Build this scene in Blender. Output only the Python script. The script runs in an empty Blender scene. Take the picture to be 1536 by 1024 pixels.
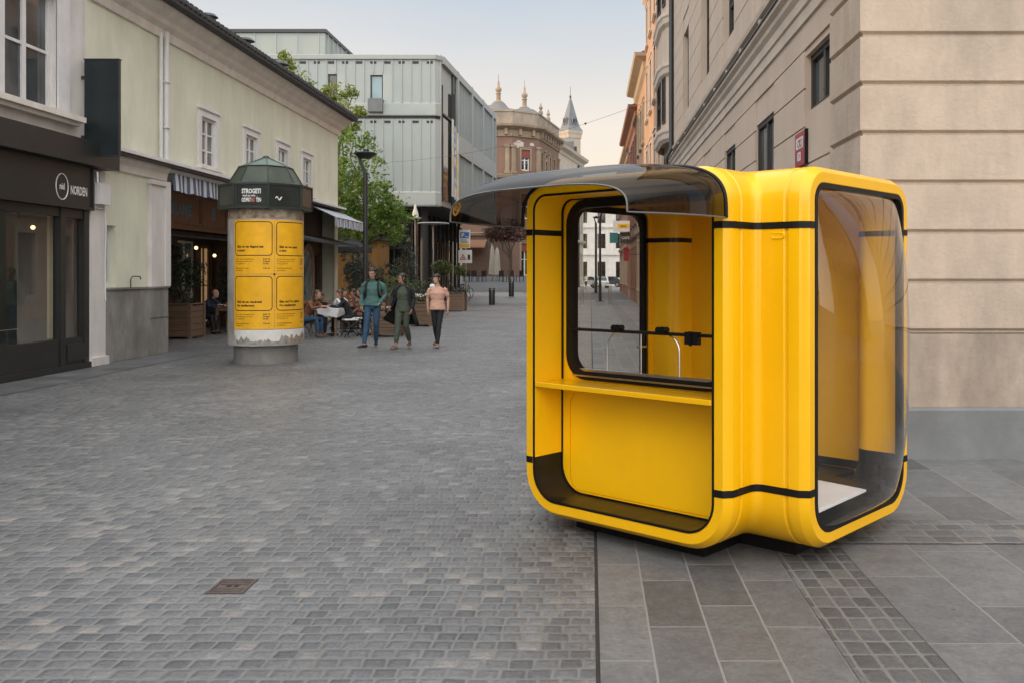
import bpy, bmesh, math, random
import numpy as np
from mathutils import Vector, Matrix, Euler
from mathutils.geometry import tessellate_polygon
random.seed(7)
PI = math.pi
R = math.radians
scene = bpy.context.scene
COL = scene.collection
CAMH = 1.7

# ------------------------------------------------------------------ objects
ORG = {}          # root name -> origin its children's coordinates are relative to

def link(o):
    COL.objects.link(o)
    return o

def tag(o, label=None, cat=None, group=None, kind=None):
    if label: o['label'] = label
    if cat: o['category'] = cat
    if group: o['group'] = group
    if kind: o['kind'] = kind
    return o

def thing(name, label, cat, loc=(0, 0, 0), rz=0.0, group=None, local=False):
    """Empty at the base of a thing; children give world coordinates unless local."""
    o = link(bpy.data.objects.new(name, None))
    o.empty_display_size = 0.2
    o.location = loc
    o.rotation_euler = (0, 0, rz)
    tag(o, label, cat, group)
    ORG[o.name] = Vector((0, 0, 0)) if local else Vector(loc)
    return o

def children(o):
    return [c for c in COL.objects if c.parent == o]

def copy_tree(o, loc, rz, label, group=None, scale=None):
    r = o.copy(); COL.objects.link(r)
    r.location = loc; r.rotation_euler = (0, 0, rz)
    r['label'] = label
    if group: r['group'] = group
    if scale: r.scale = scale
    for ch in children(o):
        c = ch.copy(); COL.objects.link(c); c.parent = r
        for g in children(ch):
            d = g.copy(); COL.objects.link(d); d.parent = c
    return r

class MB:
    """mesh builder: vertices, faces and a material slot per face"""
    def __init__(s):
        s.v = []; s.f = []; s.m = []
    def vert(s, p):
        s.v.append(tuple(p)); return len(s.v) - 1
    def face(s, idx, m=0):
        s.f.append(tuple(idx)); s.m.append(m)
    def quad(s, a, b, c, d, m=0):
        i = len(s.v); s.v += [tuple(a), tuple(b), tuple(c), tuple(d)]
        s.face((i, i+1, i+2, i+3), m)
    def box(s, x0, x1, y0, y1, z0, z1, m=0, mtx=None):
        P = [(x0,y0,z0),(x1,y0,z0),(x1,y1,z0),(x0,y1,z0),(x0,y0,z1),(x1,y0,z1),(x1,y1,z1),(x0,y1,z1)]
        if mtx is not None: P = [tuple(mtx @ Vector(p)) for p in P]
        i = len(s.v); s.v += P
        for f in ((0,3,2,1),(4,5,6,7),(0,1,5,4),(1,2,6,5),(2,3,7,6),(3,0,4,7)):
            s.face([i+k for k in f], m)
    def rings(s, rings, m=0, closed=True, cap0=False, cap1=False):
        """skin a list of equally long point rings"""
        n = len(rings[0]); base = len(s.v)
        for r in rings: s.v += [tuple(p) for p in r]
        for k in range(len(rings)-1):
            a = base + k*n; b = a + n
            for i in range(n if closed else n-1):
                j = (i+1) % n
                s.face((a+i, a+j, b+j, b+i), m)
        if cap0: s.face([base+i for i in reversed(range(n))], m)
        if cap1: s.face([base+(len(rings)-1)*n+i for i in range(n)], m)
    def tube(s, pts, r, m=0, n=8, cap=True, flat=None):
        """round tube along points; r number or list"""
        pts = [Vector(p) for p in pts]; N = len(pts)
        rr = r if isinstance(r, (list, tuple)) else [r]*N
        rings = []
        up = Vector((0,0,1)); prev = None
        for k in range(N):
            t = (pts[min(k+1,N-1)] - pts[max(k-1,0)])
            if t.length < 1e-9: t = Vector((0,0,1))
            t.normalize()
            if prev is None:
                a = up.cross(t)
                if a.length < 1e-3: a = Vector((1,0,0)).cross(t)
                a.normalize()
            else:
                a = prev - t*prev.dot(t)
                if a.length < 1e-6: a = up.cross(t)
                a.normalize()
            prev = a
            b = t.cross(a)
            rings.append([pts[k] + (a*math.cos(2*PI*i/n) + b*math.sin(2*PI*i/n)*(flat or 1))*rr[k] for i in range(n)])
        s.rings(rings, m, True, cap, cap)
    def cyl(s, c, r, z0, z1, m=0, n=24, r1=None):
        r1 = r if r1 is None else r1
        A = [(c[0]+r*math.cos(2*PI*i/n), c[1]+r*math.sin(2*PI*i/n), z0) for i in range(n)]
        B = [(c[0]+r1*math.cos(2*PI*i/n), c[1]+r1*math.sin(2*PI*i/n), z1) for i in range(n)]
        s.rings([A, B], m, True, True, True)
    def lathe(s, c, prof, m=0, n=24, rot=0.0, cap0=True, cap1=True):
        rings = [[(c[0]+r*math.cos(rot+2*PI*i/n), c[1]+r*math.sin(rot+2*PI*i/n), c[2]+z) for i in range(n)] for r, z in prof]
        s.rings(rings, m, True, cap0, cap1)
    def ball(s, c, r, m=0, n=10, k=6):
        rx, ry, rz = (r, r, r) if not isinstance(r, (tuple, list)) else r
        rings = []
        for j in range(k+1):
            th = -PI/2 + PI*j/k
            cr = max(math.cos(th), 0.02)
            rings.append([(c[0]+rx*cr*math.cos(2*PI*i/n), c[1]+ry*cr*math.sin(2*PI*i/n), c[2]+rz*math.sin(th)) for i in range(n)])
        s.rings(rings, m, True, True, True)
    def poly_prism(s, pts, d, m=0):
        """closed planar 3d polygon extruded by vector d"""
        d = Vector(d); n = len(pts)
        A = [Vector(p) for p in pts]
        s.rings([A, [p + d for p in A]], m, True, True, True)
    def plate(s, outer, holes, d, m=0):
        """planar 3d polygon with holes, extruded by d (solid)"""
        loops = [[Vector(p) for p in outer]] + [[Vector(p) for p in h] for h in holes]
        tris = tessellate_polygon(loops)
        flat = [p for l in loops for p in l]
        d = Vector(d); base = len(s.v); n = len(flat)
        s.v += [tuple(p) for p in flat] + [tuple(p+d) for p in flat]
        for t in tris:
            s.face([base+i for i in t], m)
            s.face([base+n+i for i in reversed(t)], m)
        o = base
        for l in loops:
            k = len(l)
            for i in range(k):
                j = (i+1) % k
                s.face((o+i, o+j, o+n+j, o+n+i), m)
            o += k
    def build(s, name, mats, parent=None, smooth=None, label=None, recalc=True, kind=None):
        if not isinstance(mats, (list, tuple)): mats = [mats]
        me = bpy.data.meshes.new(name)
        off = Vector((0,0,0))
        p = parent
        while p is not None and p.parent is not None: p = p.parent
        if p is not None: off = ORG.get(p.name, Vector((0,0,0)))
        me.from_pydata([(a-off.x, b-off.y, c-off.z) for a, b, c in s.v], [], s.f)
        for mt in mats: me.materials.append(mt)
        if len(mats) > 1: me.polygons.foreach_set('material_index', s.m)
        if recalc:
            bm = bmesh.new(); bm.from_mesh(me)
            bmesh.ops.remove_doubles(bm, verts=bm.verts, dist=1e-5)
            bmesh.ops.recalc_face_normals(bm, faces=bm.faces)
            bm.to_mesh(me); bm.free()
        if smooth is not None:
            me.polygons.foreach_set('use_smooth', [True]*len(me.polygons))
            me.set_sharp_from_angle(angle=R(smooth))
        me.update()
        o = link(bpy.data.objects.new(name, me))
        if parent is not None: o.parent = parent
        if label: o['label'] = label
        if kind: o['kind'] = kind
        return o

def rrect(w0, w1, h0, h1, r, n=6, rt=None):
    """rounded rectangle, 2d points counter-clockwise; rt = radius of top corners"""
    rt = r if rt is None else rt
    pts = []
    for cx, cy, a0, q in ((w1-r, h0+r, -90, r), (w1-rt, h1-rt, 0, rt), (w0+rt, h1-rt, 90, rt), (w0+r, h0+r, 180, r)):
        for i in range(n+1):
            a = R(a0 + 90*i/n)
            pts.append((cx+q*math.cos(a), cy+q*math.sin(a)))
    return pts

# ------------------------------------------------------------------ materials
def ramp(nt, fac, stops):
    n = nt.nodes.new('ShaderNodeValToRGB')
    e = n.color_ramp.elements
    while len(e) < len(stops): e.new(0.5)
    for k, (p, c) in enumerate(stops):
        e[k].position = p; e[k].color = (*c, 1) if len(c) == 3 else c
    nt.links.new(fac, n.inputs[0])
    return n.outputs[0]

def mixc(nt, fac, a, b, blend='MIX'):
    n = nt.nodes.new('ShaderNodeMix'); n.data_type = 'RGBA'; n.blend_type = blend
    for sock, val in ((n.inputs[0], fac), (n.inputs[6], a), (n.inputs[7], b)):
        if hasattr(val, 'links') or hasattr(val, 'is_linked'): nt.links.new(val, sock)
        elif isinstance(val, (int, float)): sock.default_value = val
        else: sock.default_value = (*val, 1)
    return n.outputs[2]

def noise(nt, vec, scale, detail=4, rough=0.55, stretch=None):
    if stretch:
        mp = nt.nodes.new('ShaderNodeMapping'); mp.inputs['Scale'].default_value = stretch
        nt.links.new(vec, mp.inputs['Vector']); vec = mp.outputs[0]
    n = nt.nodes.new('ShaderNodeTexNoise')
    n.inputs['Scale'].default_value = scale; n.inputs['Detail'].default_value = detail
    n.inputs['Roughness'].default_value = rough
    nt.links.new(vec, n.inputs['Vector'])
    return n.outputs['Fac']

def bump(nt, height, strength=0.3, dist=0.01, normal=None):
    b = nt.nodes.new('ShaderNodeBump')
    b.inputs['Strength'].default_value = strength; b.inputs['Distance'].default_value = dist
    nt.links.new(height, b.inputs['Height'])
    if normal is not None: nt.links.new(normal, b.inputs['Normal'])
    return b.outputs[0]

def new_mat(name):
    m = bpy.data.materials.new(name); m.use_nodes = True
    nt = m.node_tree
    p = nt.nodes['Principled BSDF']
    tc = nt.nodes.new('ShaderNodeTexCoord')
    return m, nt, p, tc.outputs['Object']

def M(name, col, rough=0.6, var=0.12, scale=6.0, bmp=0.0, bscale=None, metal=0.0, spec=0.5, coat=0.0, streak=0.0, dirt=None, rvar=0.0):
    """paint / plaster / wood / metal: colour broken up by noise, stains of its own, fine relief"""
    m, nt, p, vec = new_mat(name)
    c = tuple(col)
    f = noise(nt, vec, scale, 5, 0.6)
    lo = tuple(x*(1-var) for x in c); hi = tuple(min(1, x*(1+var)) for x in c)
    out = ramp(nt, f, [(0.3, lo), (0.7, hi)])
    if streak:
        f2 = noise(nt, vec, 1.0, 6, 0.68, (1.5, 1.5, 0.55))
        s2 = ramp(nt, f2, [(0.42, (0,0,0)), (0.75, (1,1,1))])
        out = mixc(nt, s2, out, tuple(x*(1-streak) for x in (dirt or c)))
    nt.links.new(out, p.inputs['Base Color'])
    p.inputs['Roughness'].default_value = rough
    if rvar:
        rr = nt.nodes.new('ShaderNodeMapRange')
        rr.inputs['To Min'].default_value = max(0, rough-rvar); rr.inputs['To Max'].default_value = min(1, rough+rvar)
        nt.links.new(noise(nt, vec, scale*0.7, 4), rr.inputs['Value']); nt.links.new(rr.outputs[0], p.inputs['Roughness'])
    p.inputs['Metallic'].default_value = metal
    p.inputs['Specular IOR Level'].default_value = spec
    p.inputs['Coat Weight'].default_value = coat
    p.inputs['Coat Roughness'].default_value = 0.06
    if bmp:
        nt.links.new(bump(nt, noise(nt, vec, bscale or scale*6, 4), bmp, 0.01), p.inputs['Normal'])
    return m

def M_glass(name, tint=(0.85,0.87,0.86), refl=1.0, rough=0.01, wav=0.0):
    """thin clear sheet: tinted transmission plus a Fresnel reflection"""
    m, nt, p, vec = new_mat(name)
    nt.nodes.remove(p)
    out = [n for n in nt.nodes if n.type == 'OUTPUT_MATERIAL'][0]
    tr = nt.nodes.new('ShaderNodeBsdfTransparent'); tr.inputs[0].default_value = (*tint, 1)
    gl = nt.nodes.new('ShaderNodeBsdfAnisotropic') if False else nt.nodes.new('ShaderNodeBsdfGlossy')
    gl.inputs['Roughness'].default_value = rough; gl.inputs['Color'].default_value = (1,1,1,1)
    fr = nt.nodes.new('ShaderNodeFresnel')
    gb = nt.nodes.new('ShaderNodeNewGeometry'); sw = nt.nodes.new('ShaderNodeMapRange')      # same sheet from either side
    sw.inputs['To Min'].default_value = 1.5; sw.inputs['To Max'].default_value = 1/1.5
    nt.links.new(gb.outputs['Backfacing'], sw.inputs['Value']); nt.links.new(sw.outputs[0], fr.inputs['IOR'])
    mul = nt.nodes.new('ShaderNodeMath'); mul.operation = 'MULTIPLY'; mul.inputs[1].default_value = refl; mul.use_clamp = True
    nt.links.new(fr.outputs[0], mul.inputs[0])
    mx = nt.nodes.new('ShaderNodeMixShader')
    nt.links.new(mul.outputs[0], mx.inputs[0]); nt.links.new(tr.outputs[0], mx.inputs[1]); nt.links.new(gl.outputs[0], mx.inputs[2])
    if wav:
        b = bump(nt, noise(nt, vec, 2.2, 1), wav, 0.05)
        nt.links.new(b, gl.inputs['Normal']); nt.links.new(b, fr.inputs['Normal'])
    nt.links.new(mx.outputs[0], out.inputs[0])
    return m

def M_pane(name, col=(0.02,0.024,0.028), rough=0.04, var=0.6, scale=0.7):
    """window pane over a dark room: dark, smooth, slightly wavy reflection"""
    m, nt, p, vec = new_mat(name)
    f = noise(nt, vec, scale, 2)
    nt.links.new(ramp(nt, f, [(0.35, tuple(x*(1-var) for x in col)), (0.65, tuple(x*(1+var) for x in col))]), p.inputs['Base Color'])
    p.inputs['Roughness'].default_value = rough
    p.inputs['Specular IOR Level'].default_value = 0.8
    nt.links.new(bump(nt, noise(nt, vec, 1.3, 1), 0.05, 0.05), p.inputs['Normal'])
    return m

def M_emit(name, col, s):
    m, nt, p, vec = new_mat(name)
    p.inputs['Emission Color'].default_value = (*col, 1); p.inputs['Emission Strength'].default_value = s
    p.inputs['Base Color'].default_value = (*col, 1)
    return m

def M_leaf(name, lo, hi, trans=0.35):
    m, nt, p, vec = new_mat(name)
    nt.nodes.remove(p)
    out = [n for n in nt.nodes if n.type == 'OUTPUT_MATERIAL'][0]
    g = nt.nodes.new('ShaderNodeNewGeometry')
    f = noise(nt, vec, 0.9, 3)
    ad = nt.nodes.new('ShaderNodeMath'); ad.operation = 'MULTIPLY_ADD'; ad.inputs[1].default_value = 0.55
    nt.links.new(g.outputs['Random Per Island'], ad.inputs[0])
    sc = nt.nodes.new('ShaderNodeMath'); sc.operation = 'MULTIPLY'; sc.inputs[1].default_value = 0.5
    nt.links.new(f, sc.inputs[0]); nt.links.new(sc.outputs[0], ad.inputs[2])
    c = ramp(nt, ad.outputs[0], [(0.15, lo), (0.85, hi)])
    d = nt.nodes.new('ShaderNodeBsdfDiffuse'); t = nt.nodes.new('ShaderNodeBsdfTranslucent')
    gl = nt.nodes.new('ShaderNodeBsdfGlossy'); gl.inputs['Roughness'].default_value = 0.45
    nt.links.new(c, d.inputs[0]); nt.links.new(c, t.inputs[0])
    mx = nt.nodes.new('ShaderNodeMixShader'); mx.inputs[0].default_value = trans
    nt.links.new(d.outputs[0], mx.inputs[1]); nt.links.new(t.outputs[0], mx.inputs[2])
    m2 = nt.nodes.new('ShaderNodeMixShader'); m2.inputs[0].default_value = 0.04
    nt.links.new(mx.outputs[0], m2.inputs[1]); nt.links.new(gl.outputs[0], m2.inputs[2])
    nt.links.new(m2.outputs[0], out.inputs[0])
    return m

def M_bricks(name, w, h, mortar, cols, joint, rough=0.65, wob=0.012, bmp=0.5, bdist=0.012, rot=0.0, offset=0.5, patch=0.25, msmooth=0.35, stain=None, squash=1.0, sqf=2, gloss_var=0.12):
    """paving: each stone its own tone, worn joints, large-scale soiling"""
    m, nt, p, vec = new_mat(name)
    mp = nt.nodes.new('ShaderNodeMapping'); mp.inputs['Rotation'].default_value = (0, 0, rot)
    nt.links.new(vec, mp.inputs['Vector'])
    nz = nt.nodes.new('ShaderNodeTexNoise'); nz.inputs['Scale'].default_value = 3.2; nz.inputs['Detail'].default_value = 3
    nt.links.new(mp.outputs[0], nz.inputs['Vector'])
    sub = nt.nodes.new('ShaderNodeVectorMath'); sub.operation = 'SUBTRACT'; sub.inputs[1].default_value = (0.5, 0.5, 0.5)
    nt.links.new(nz.outputs['Color'], sub.inputs[0])
    mad = nt.nodes.new('ShaderNodeVectorMath'); mad.operation = 'MULTIPLY_ADD'; mad.inputs[1].default_value = (wob*4, wob*4, 0)
    nt.links.new(sub.outputs[0], mad.inputs[0]); nt.links.new(mp.outputs[0], mad.inputs[2])
    b = nt.nodes.new('ShaderNodeTexBrick')
    b.offset = offset; b.squash = squash; b.squash_frequency = sqf
    b.inputs['Scale'].default_value = 1.0
    b.inputs['Brick Width'].default_value = w; b.inputs['Row Height'].default_value = h
    b.inputs['Mortar Size'].default_value = mortar; b.inputs['Mortar Smooth'].default_value = msmooth
    b.inputs['Bias'].default_value = 0.0
    b.inputs['Color1'].default_value = (0,0,0,1); b.inputs['Color2'].default_value = (1,1,1,1); b.inputs['Mortar'].default_value = (0.5,0.5,0.5,1)
    nt.links.new(mad.outputs[0], b.inputs['Vector'])
    stone = ramp(nt, b.outputs['Color'], cols)
    n1 = noise(nt, vec, 38, 5, 0.7)
    grain = ramp(nt, n1, [(0.25, (0.72,0.72,0.72)), (0.75, (1.28,1.28,1.28))])
    stone = mixc(nt, 1.0, stone, grain, 'MULTIPLY')
    n5 = noise(nt, vec, 7, 5, 0.7)
    stone = mixc(nt, 1.0, stone, ramp(nt, n5, [(0.28, (0.80,0.80,0.80)), (0.72, (1.2,1.2,1.2))]), 'MULTIPLY')
    base = mixc(nt, b.outputs['Fac'], stone, joint)
    n2 = noise(nt, vec, 0.45, 5, 0.6)
    base = mixc(nt, 1.0, base, ramp(nt, n2, [(0.3, (1-patch,)*3), (0.7, (1+patch*0.8,)*3)]), 'MULTIPLY')
    n3 = noise(nt, vec, 2.3, 6, 0.7)
    base = mixc(nt, ramp(nt, n3, [(0.62, (0,0,0)), (0.8, (0.3,0.3,0.3))]), base, stain or (0.04,0.036,0.032))
    vo = nt.nodes.new('ShaderNodeTexVoronoi'); vo.inputs['Scale'].default_value = 2.7
    nt.links.new(vec, vo.inputs['Vector'])
    base = mixc(nt, ramp(nt, vo.outputs['Distance'], [(0.018, (0.55,0.55,0.55)), (0.032, (0,0,0))]), base, (0.025,0.024,0.023))
    nt.links.new(base, p.inputs['Base Color'])
    mr = nt.nodes.new('ShaderNodeMapRange'); mr.inputs['To Min'].default_value = rough-gloss_var; mr.inputs['To Max'].default_value = rough+gloss_var
    nt.links.new(n3, mr.inputs['Value']); nt.links.new(mr.outputs[0], p.inputs['Roughness'])
    inv = nt.nodes.new('ShaderNodeMath'); inv.operation = 'SUBTRACT'; inv.inputs[0].default_value = 1
    nt.links.new(b.outputs['Fac'], inv.inputs[1])
    # each stone sits a little higher or lower than the next
    hs = nt.nodes.new('ShaderNodeMath'); hs.operation = 'MULTIPLY_ADD'; hs.inputs[1].default_value = 0.35
    nt.links.new(b.outputs['Color'], hs.inputs[0]); nt.links.new(inv.outputs[0], hs.inputs[2])
    h2 = nt.nodes.new('ShaderNodeMath'); h2.operation = 'MULTIPLY_ADD'; h2.inputs[1].default_value = 0.45
    nt.links.new(n1, h2.inputs[0]); nt.links.new(hs.outputs[0], h2.inputs[2])
    nt.links.new(bump(nt, h2.outputs[0], bmp, bdist), p.inputs['Normal'])
    return m

class NT:
    """small helper: shader maths as function calls"""
    def __init__(s, nt): s.nt = nt
    def m(s, op, a, b=None, c=None, clamp=False):
        n = s.nt.nodes.new('ShaderNodeMath'); n.operation = op; n.use_clamp = clamp
        for i, v in enumerate((a, b, c)):
            if v is None: continue
            if isinstance(v, (int, float)): n.inputs[i].default_value = v
            else: s.nt.links.new(v, n.inputs[i])
        return n.outputs[0]
    def xyz(s, x, y, z=0.0):
        n = s.nt.nodes.new('ShaderNodeCombineXYZ')
        for i, v in enumerate((x, y, z)):
            if isinstance(v, (int, float)): n.inputs[i].default_value = v
            else: s.nt.links.new(v, n.inputs[i])
        return n.outputs[0]
    def white(s, v):
        n = s.nt.nodes.new('ShaderNodeTexWhiteNoise'); n.noise_dimensions = '3D'; s.nt.links.new(v, n.inputs['Vector']); return n.outputs['Value']

def M_setts(name, w, h, gap, rad, cols, joint, rough=0.55, wob=0.012, bmp=0.8, bdist=0.012, shift=1.0, patch=0.2, jit=0.25, stain=(0.04,0.038,0.035)):
    """rounded paving stones in courses: every stone its own tone, size and height; worn, dirty joints"""
    m, nt, p, vec = new_mat(name); q = NT(nt)
    nz = nt.nodes.new('ShaderNodeTexNoise'); nz.inputs['Scale'].default_value = 2.1; nz.inputs['Detail'].default_value = 3
    nt.links.new(vec, nz.inputs['Vector'])
    sn = nt.nodes.new('ShaderNodeSeparateColor'); nt.links.new(nz.outputs['Color'], sn.inputs[0])
    sp = nt.nodes.new('ShaderNodeSeparateXYZ'); nt.links.new(vec, sp.inputs[0])
    x = q.m('MULTIPLY_ADD', q.m('SUBTRACT', sn.outputs[0], 0.5), wob*5, sp.outputs['X'])
    y = q.m('MULTIPLY_ADD', q.m('SUBTRACT', sn.outputs[1], 0.5), wob*5, sp.outputs['Y'])
    v = q.m('DIVIDE', y, h); row = q.m('FLOOR', v)
    rr = q.white(q.xyz(row, 3.7, 1.3))
    off = q.m('MULTIPLY_ADD', rr, 0.45*shift, q.m('MULTIPLY', row, 0.5*shift))
    wr = q.m('MULTIPLY_ADD', q.white(q.xyz(row, 9.1, 4.0)), 0.16*shift, 1.0-0.08*shift)
    u = q.m('ADD', q.m('DIVIDE', q.m('DIVIDE', x, w), wr), off); colm = q.m('FLOOR', u)
    cid = q.xyz(colm, row, 0.0)
    rnd = q.white(cid); rnd2 = q.white(q.xyz(colm, row, 5.5)); rnd3 = q.white(q.xyz(colm, row, 8.8))
    pxx = q.m('MULTIPLY', q.m('SUBTRACT', q.m('SUBTRACT', u, colm), 0.5), w)
    pyy = q.m('MULTIPLY', q.m('SUBTRACT', q.m('SUBTRACT', v, row), 0.5), h)
    pxx = q.m('MULTIPLY_ADD', q.m('SUBTRACT', rnd2, 0.5), gap*jit*2, pxx)
    g2 = q.m('MULTIPLY_ADD', rnd3, gap*jit, gap*0.5)
    fine = noise(nt, vec, 30, 3, 0.6)
    edge = q.m('MULTIPLY', q.m('SUBTRACT', fine, 0.5), gap*0.9)
    qx = q.m('SUBTRACT', q.m('ABSOLUTE', pxx), q.m('SUBTRACT', w/2-rad, g2))
    qy = q.m('SUBTRACT', q.m('ABSOLUTE', pyy), q.m('SUBTRACT', h/2-rad, g2))
    mx = q.m('MAXIMUM', qx, 0.0); my = q.m('MAXIMUM', qy, 0.0)
    ln = q.m('SQRT', q.m('ADD', q.m('MULTIPLY', mx, mx), q.m('MULTIPLY', my, my)))
    d = q.m('ADD', q.m('SUBTRACT', q.m('ADD', ln, q.m('MINIMUM', q.m('MAXIMUM', qx, qy), 0.0)), rad), edge)
    # 0 on the stone, 1 in the joint
    fj = nt.nodes.new('ShaderNodeMapRange'); fj.interpolation_type = 'SMOOTHSTEP'; fj.inputs['From Min'].default_value = -gap*0.45; fj.inputs['From Max'].default_value = gap*0.25
    nt.links.new(d, fj.inputs['Value'])
    stone = ramp(nt, rnd, cols)
    n1 = noise(nt, vec, 60, 6, 0.8)
    stone = mixc(nt, 1.0, stone, ramp(nt, n1, [(0.28, (0.55,0.55,0.55)), (0.72, (1.45,1.45,1.45))]), 'MULTIPLY')
    n4 = noise(nt, vec, 9, 4, 0.65)
    stone = mixc(nt, 1.0, stone, ramp(nt, n4, [(0.3, (0.86,0.86,0.86)), (0.7, (1.14,1.14,1.14))]), 'MULTIPLY')
    n2 = noise(nt, vec, 0.5, 5, 0.6)
    jc = mixc(nt, n4, joint, tuple(c*0.55 for c in joint))
    base = mixc(nt, fj.outputs[0], stone, jc)
    base = mixc(nt, 1.0, base, ramp(nt, n2, [(0.3, (1-patch,)*3), (0.7, (1+patch*0.8,)*3)]), 'MULTIPLY')
    n3 = noise(nt, vec, 1.7, 6, 0.7)
    base = mixc(nt, ramp(nt, n3, [(0.60, (0,0,0)), (0.82, (0.38,0.38,0.38))]), base, stain)
    vo = nt.nodes.new('ShaderNodeTexVoronoi'); vo.inputs['Scale'].default_value = 2.3; nt.links.new(vec, vo.inputs['Vector'])
    base = mixc(nt, ramp(nt, vo.outputs['Distance'], [(0.02, (0.5,0.5,0.5)), (0.036, (0,0,0))]), base, (0.025,0.024,0.023))
    nt.links.new(base, p.inputs['Base Color'])
    mr = nt.nodes.new('ShaderNodeMapRange'); mr.inputs['To Min'].default_value = rough-0.14; mr.inputs['To Max'].default_value = rough+0.14
    nt.links.new(n3, mr.inputs['Value']); nt.links.new(mr.outputs[0], p.inputs['Roughness'])
    dome = nt.nodes.new('ShaderNodeMapRange'); dome.interpolation_type = 'SMOOTHSTEP'; dome.inputs['From Min'].default_value = -w*0.22; dome.inputs['From Max'].default_value = gap*0.3; dome.inputs['To Min'].default_value = 1.0; dome.inputs['To Max'].default_value = 0.0
    nt.links.new(d, dome.inputs['Value'])
    hh = q.m('ADD', q.m('MULTIPLY_ADD', rnd2, 0.22, dome.outputs[0]), q.m('MULTIPLY_ADD', n1, 0.30, q.m('MULTIPLY', n4, 0.5)))
    nt.links.new(bump(nt, hh, bmp, bdist), p.inputs['Normal'])
    return m

def M_wood(name, c0, c1, axis=2, rough=0.55, scale=3.0):
    m, nt, p, vec = new_mat(name)
    st = [14.0, 14.0, 14.0]; st[axis] = 0.8
    f = noise(nt, vec, scale, 6, 0.65, tuple(st))
    nt.links.new(ramp(nt, f, [(0.3, c0), (0.7, c1)]), p.inputs['Base Color'])
    p.inputs['Roughness'].default_value = rough
    nt.links.new(bump(nt, f, 0.25, 0.004), p.inputs['Normal'])
    return m

def M_stripe(name, a, b, period, axis='Y', rough=0.8):
    m, nt, p, vec = new_mat(name)
    sp = nt.nodes.new('ShaderNodeSeparateXYZ'); nt.links.new(vec, sp.inputs[0])
    mu = nt.nodes.new('ShaderNodeMath'); mu.operation = 'MULTIPLY'; mu.inputs[1].default_value = 1/period
    nt.links.new(sp.outputs[axis], mu.inputs[0])
    fr = nt.nodes.new('ShaderNodeMath'); fr.operation = 'FRACT'; nt.links.new(mu.outputs[0], fr.inputs[0])
    c = ramp(nt, fr.outputs[0], [(0.0, a), (0.5, b)])
    nt.nodes[-1] if False else None
    for n in nt.nodes:
        if n.type == 'VALTORGB': n.color_ramp.interpolation = 'CONSTANT'
    f = noise(nt, vec, 5, 4)
    c = mixc(nt, 1.0, c, ramp(nt, f, [(0.3, (0.85,)*3), (0.7, (1.1,)*3)]), 'MULTIPLY')
    nt.links.new(c, p.inputs['Base Color']); p.inputs['Roughness'].default_value = rough
    return m

# ------------------------------------------------------------------ text as geometry
def text_pts(body, size, align='LEFT', bold=0.0, width=1.0):
    """flat text in the xy plane -> (verts, faces)"""
    cu = bpy.data.curves.new('lettering', 'FONT')
    cu.body = body; cu.size = size; cu.align_x = align; cu.offset = bold; cu.resolution_u = 2
    o = bpy.data.objects.new('lettering', cu); COL.objects.link(o)
    dg = bpy.context.evaluated_depsgraph_get(); dg.update()
    me = bpy.data.meshes.new_from_object(o.evaluated_get(dg))
    v = [(p.co.x*width, p.co.y) for p in me.vertices]; f = [tuple(p.vertices) for p in me.polygons]
    bpy.data.objects.remove(o); bpy.data.curves.remove(cu); bpy.data.meshes.remove(me)
    return v, f

def put_text(mb, body, size, fn, align='LEFT', bold=0.0, m=0, width=1.0, at=(0, 0)):
    """fn maps flat text coordinates (s, t) to a 3d point"""
    v, f = text_pts(body, size, align, bold, width)
    base = len(mb.v)
    mb.v += [tuple(fn(a+at[0], b+at[1])) for a, b in v]
    for q in f: mb.face([base+i for i in q], m)

# ------------------------------------------------------------------ facades
def facade(mb, O, U, N, L, z0, z1, holes=(), depth=0.2, m=0, mr=None):
    """wall sheet starting at O(x,y) along U with openings (u0,u1,z0,z1) and their reveals"""
    U = Vector((U[0], U[1], 0)).normalized(); N = Vector((N[0], N[1], 0)).normalized()
    P = lambda u, z, d=0.0: Vector((O[0], O[1], 0)) + U*u + Vector((0,0,z)) - N*d
    us = sorted({0.0, L} | {h[0] for h in holes} | {h[1] for h in holes})
    zs = sorted({z0, z1} | {h[2] for h in holes} | {h[3] for h in holes})
    us = [u for u in us if -1e-6 <= u <= L+1e-6]; zs = [z for z in zs if z0-1e-6 <= z <= z1+1e-6]
    for i in range(len(us)-1):
        for j in range(len(zs)-1):
            cu = (us[i]+us[i+1])/2; cz = (zs[j]+zs[j+1])/2
            if any(h[0] < cu < h[1] and h[2] < cz < h[3] for h in holes): continue
            mb.quad(P(us[i], zs[j]), P(us[i+1], zs[j]), P(us[i+1], zs[j+1]), P(us[i], zs[j+1]), m)
    mr = m if mr is None else mr
    for h in holes:
        a, b, c, d = h[:4]
        for (p, q) in (((a,c),(b,c)), ((b,c),(b,d)), ((b,d),(a,d)), ((a,d),(a,c))):
            mb.quad(P(*p), P(*q), P(q[0], q[1], depth), P(p[0], p[1], depth), mr)

def obox(mb, O, U, N, u0, u1, z0, z1, d0, d1, m=0):
    """box in facade coordinates; d measured outward along N"""
    U = Vector((U[0], U[1], 0)).normalized(); N = Vector((N[0], N[1], 0)).normalized()
    B = Vector((O[0], O[1], 0))
    P = [B + U*u + N*d + Vector((0,0,z)) for z in (z0, z1) for (u, d) in ((u0,d0),(u1,d0),(u1,d1),(u0,d1))]
    i = len(mb.v); mb.v += [tuple(p) for p in P]
    for f in ((0,3,2,1),(4,5,6,7),(0,1,5,4),(1,2,6,5),(2,3,7,6),(3,0,4,7)):
        mb.face([i+k for k in f], m)

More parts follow.
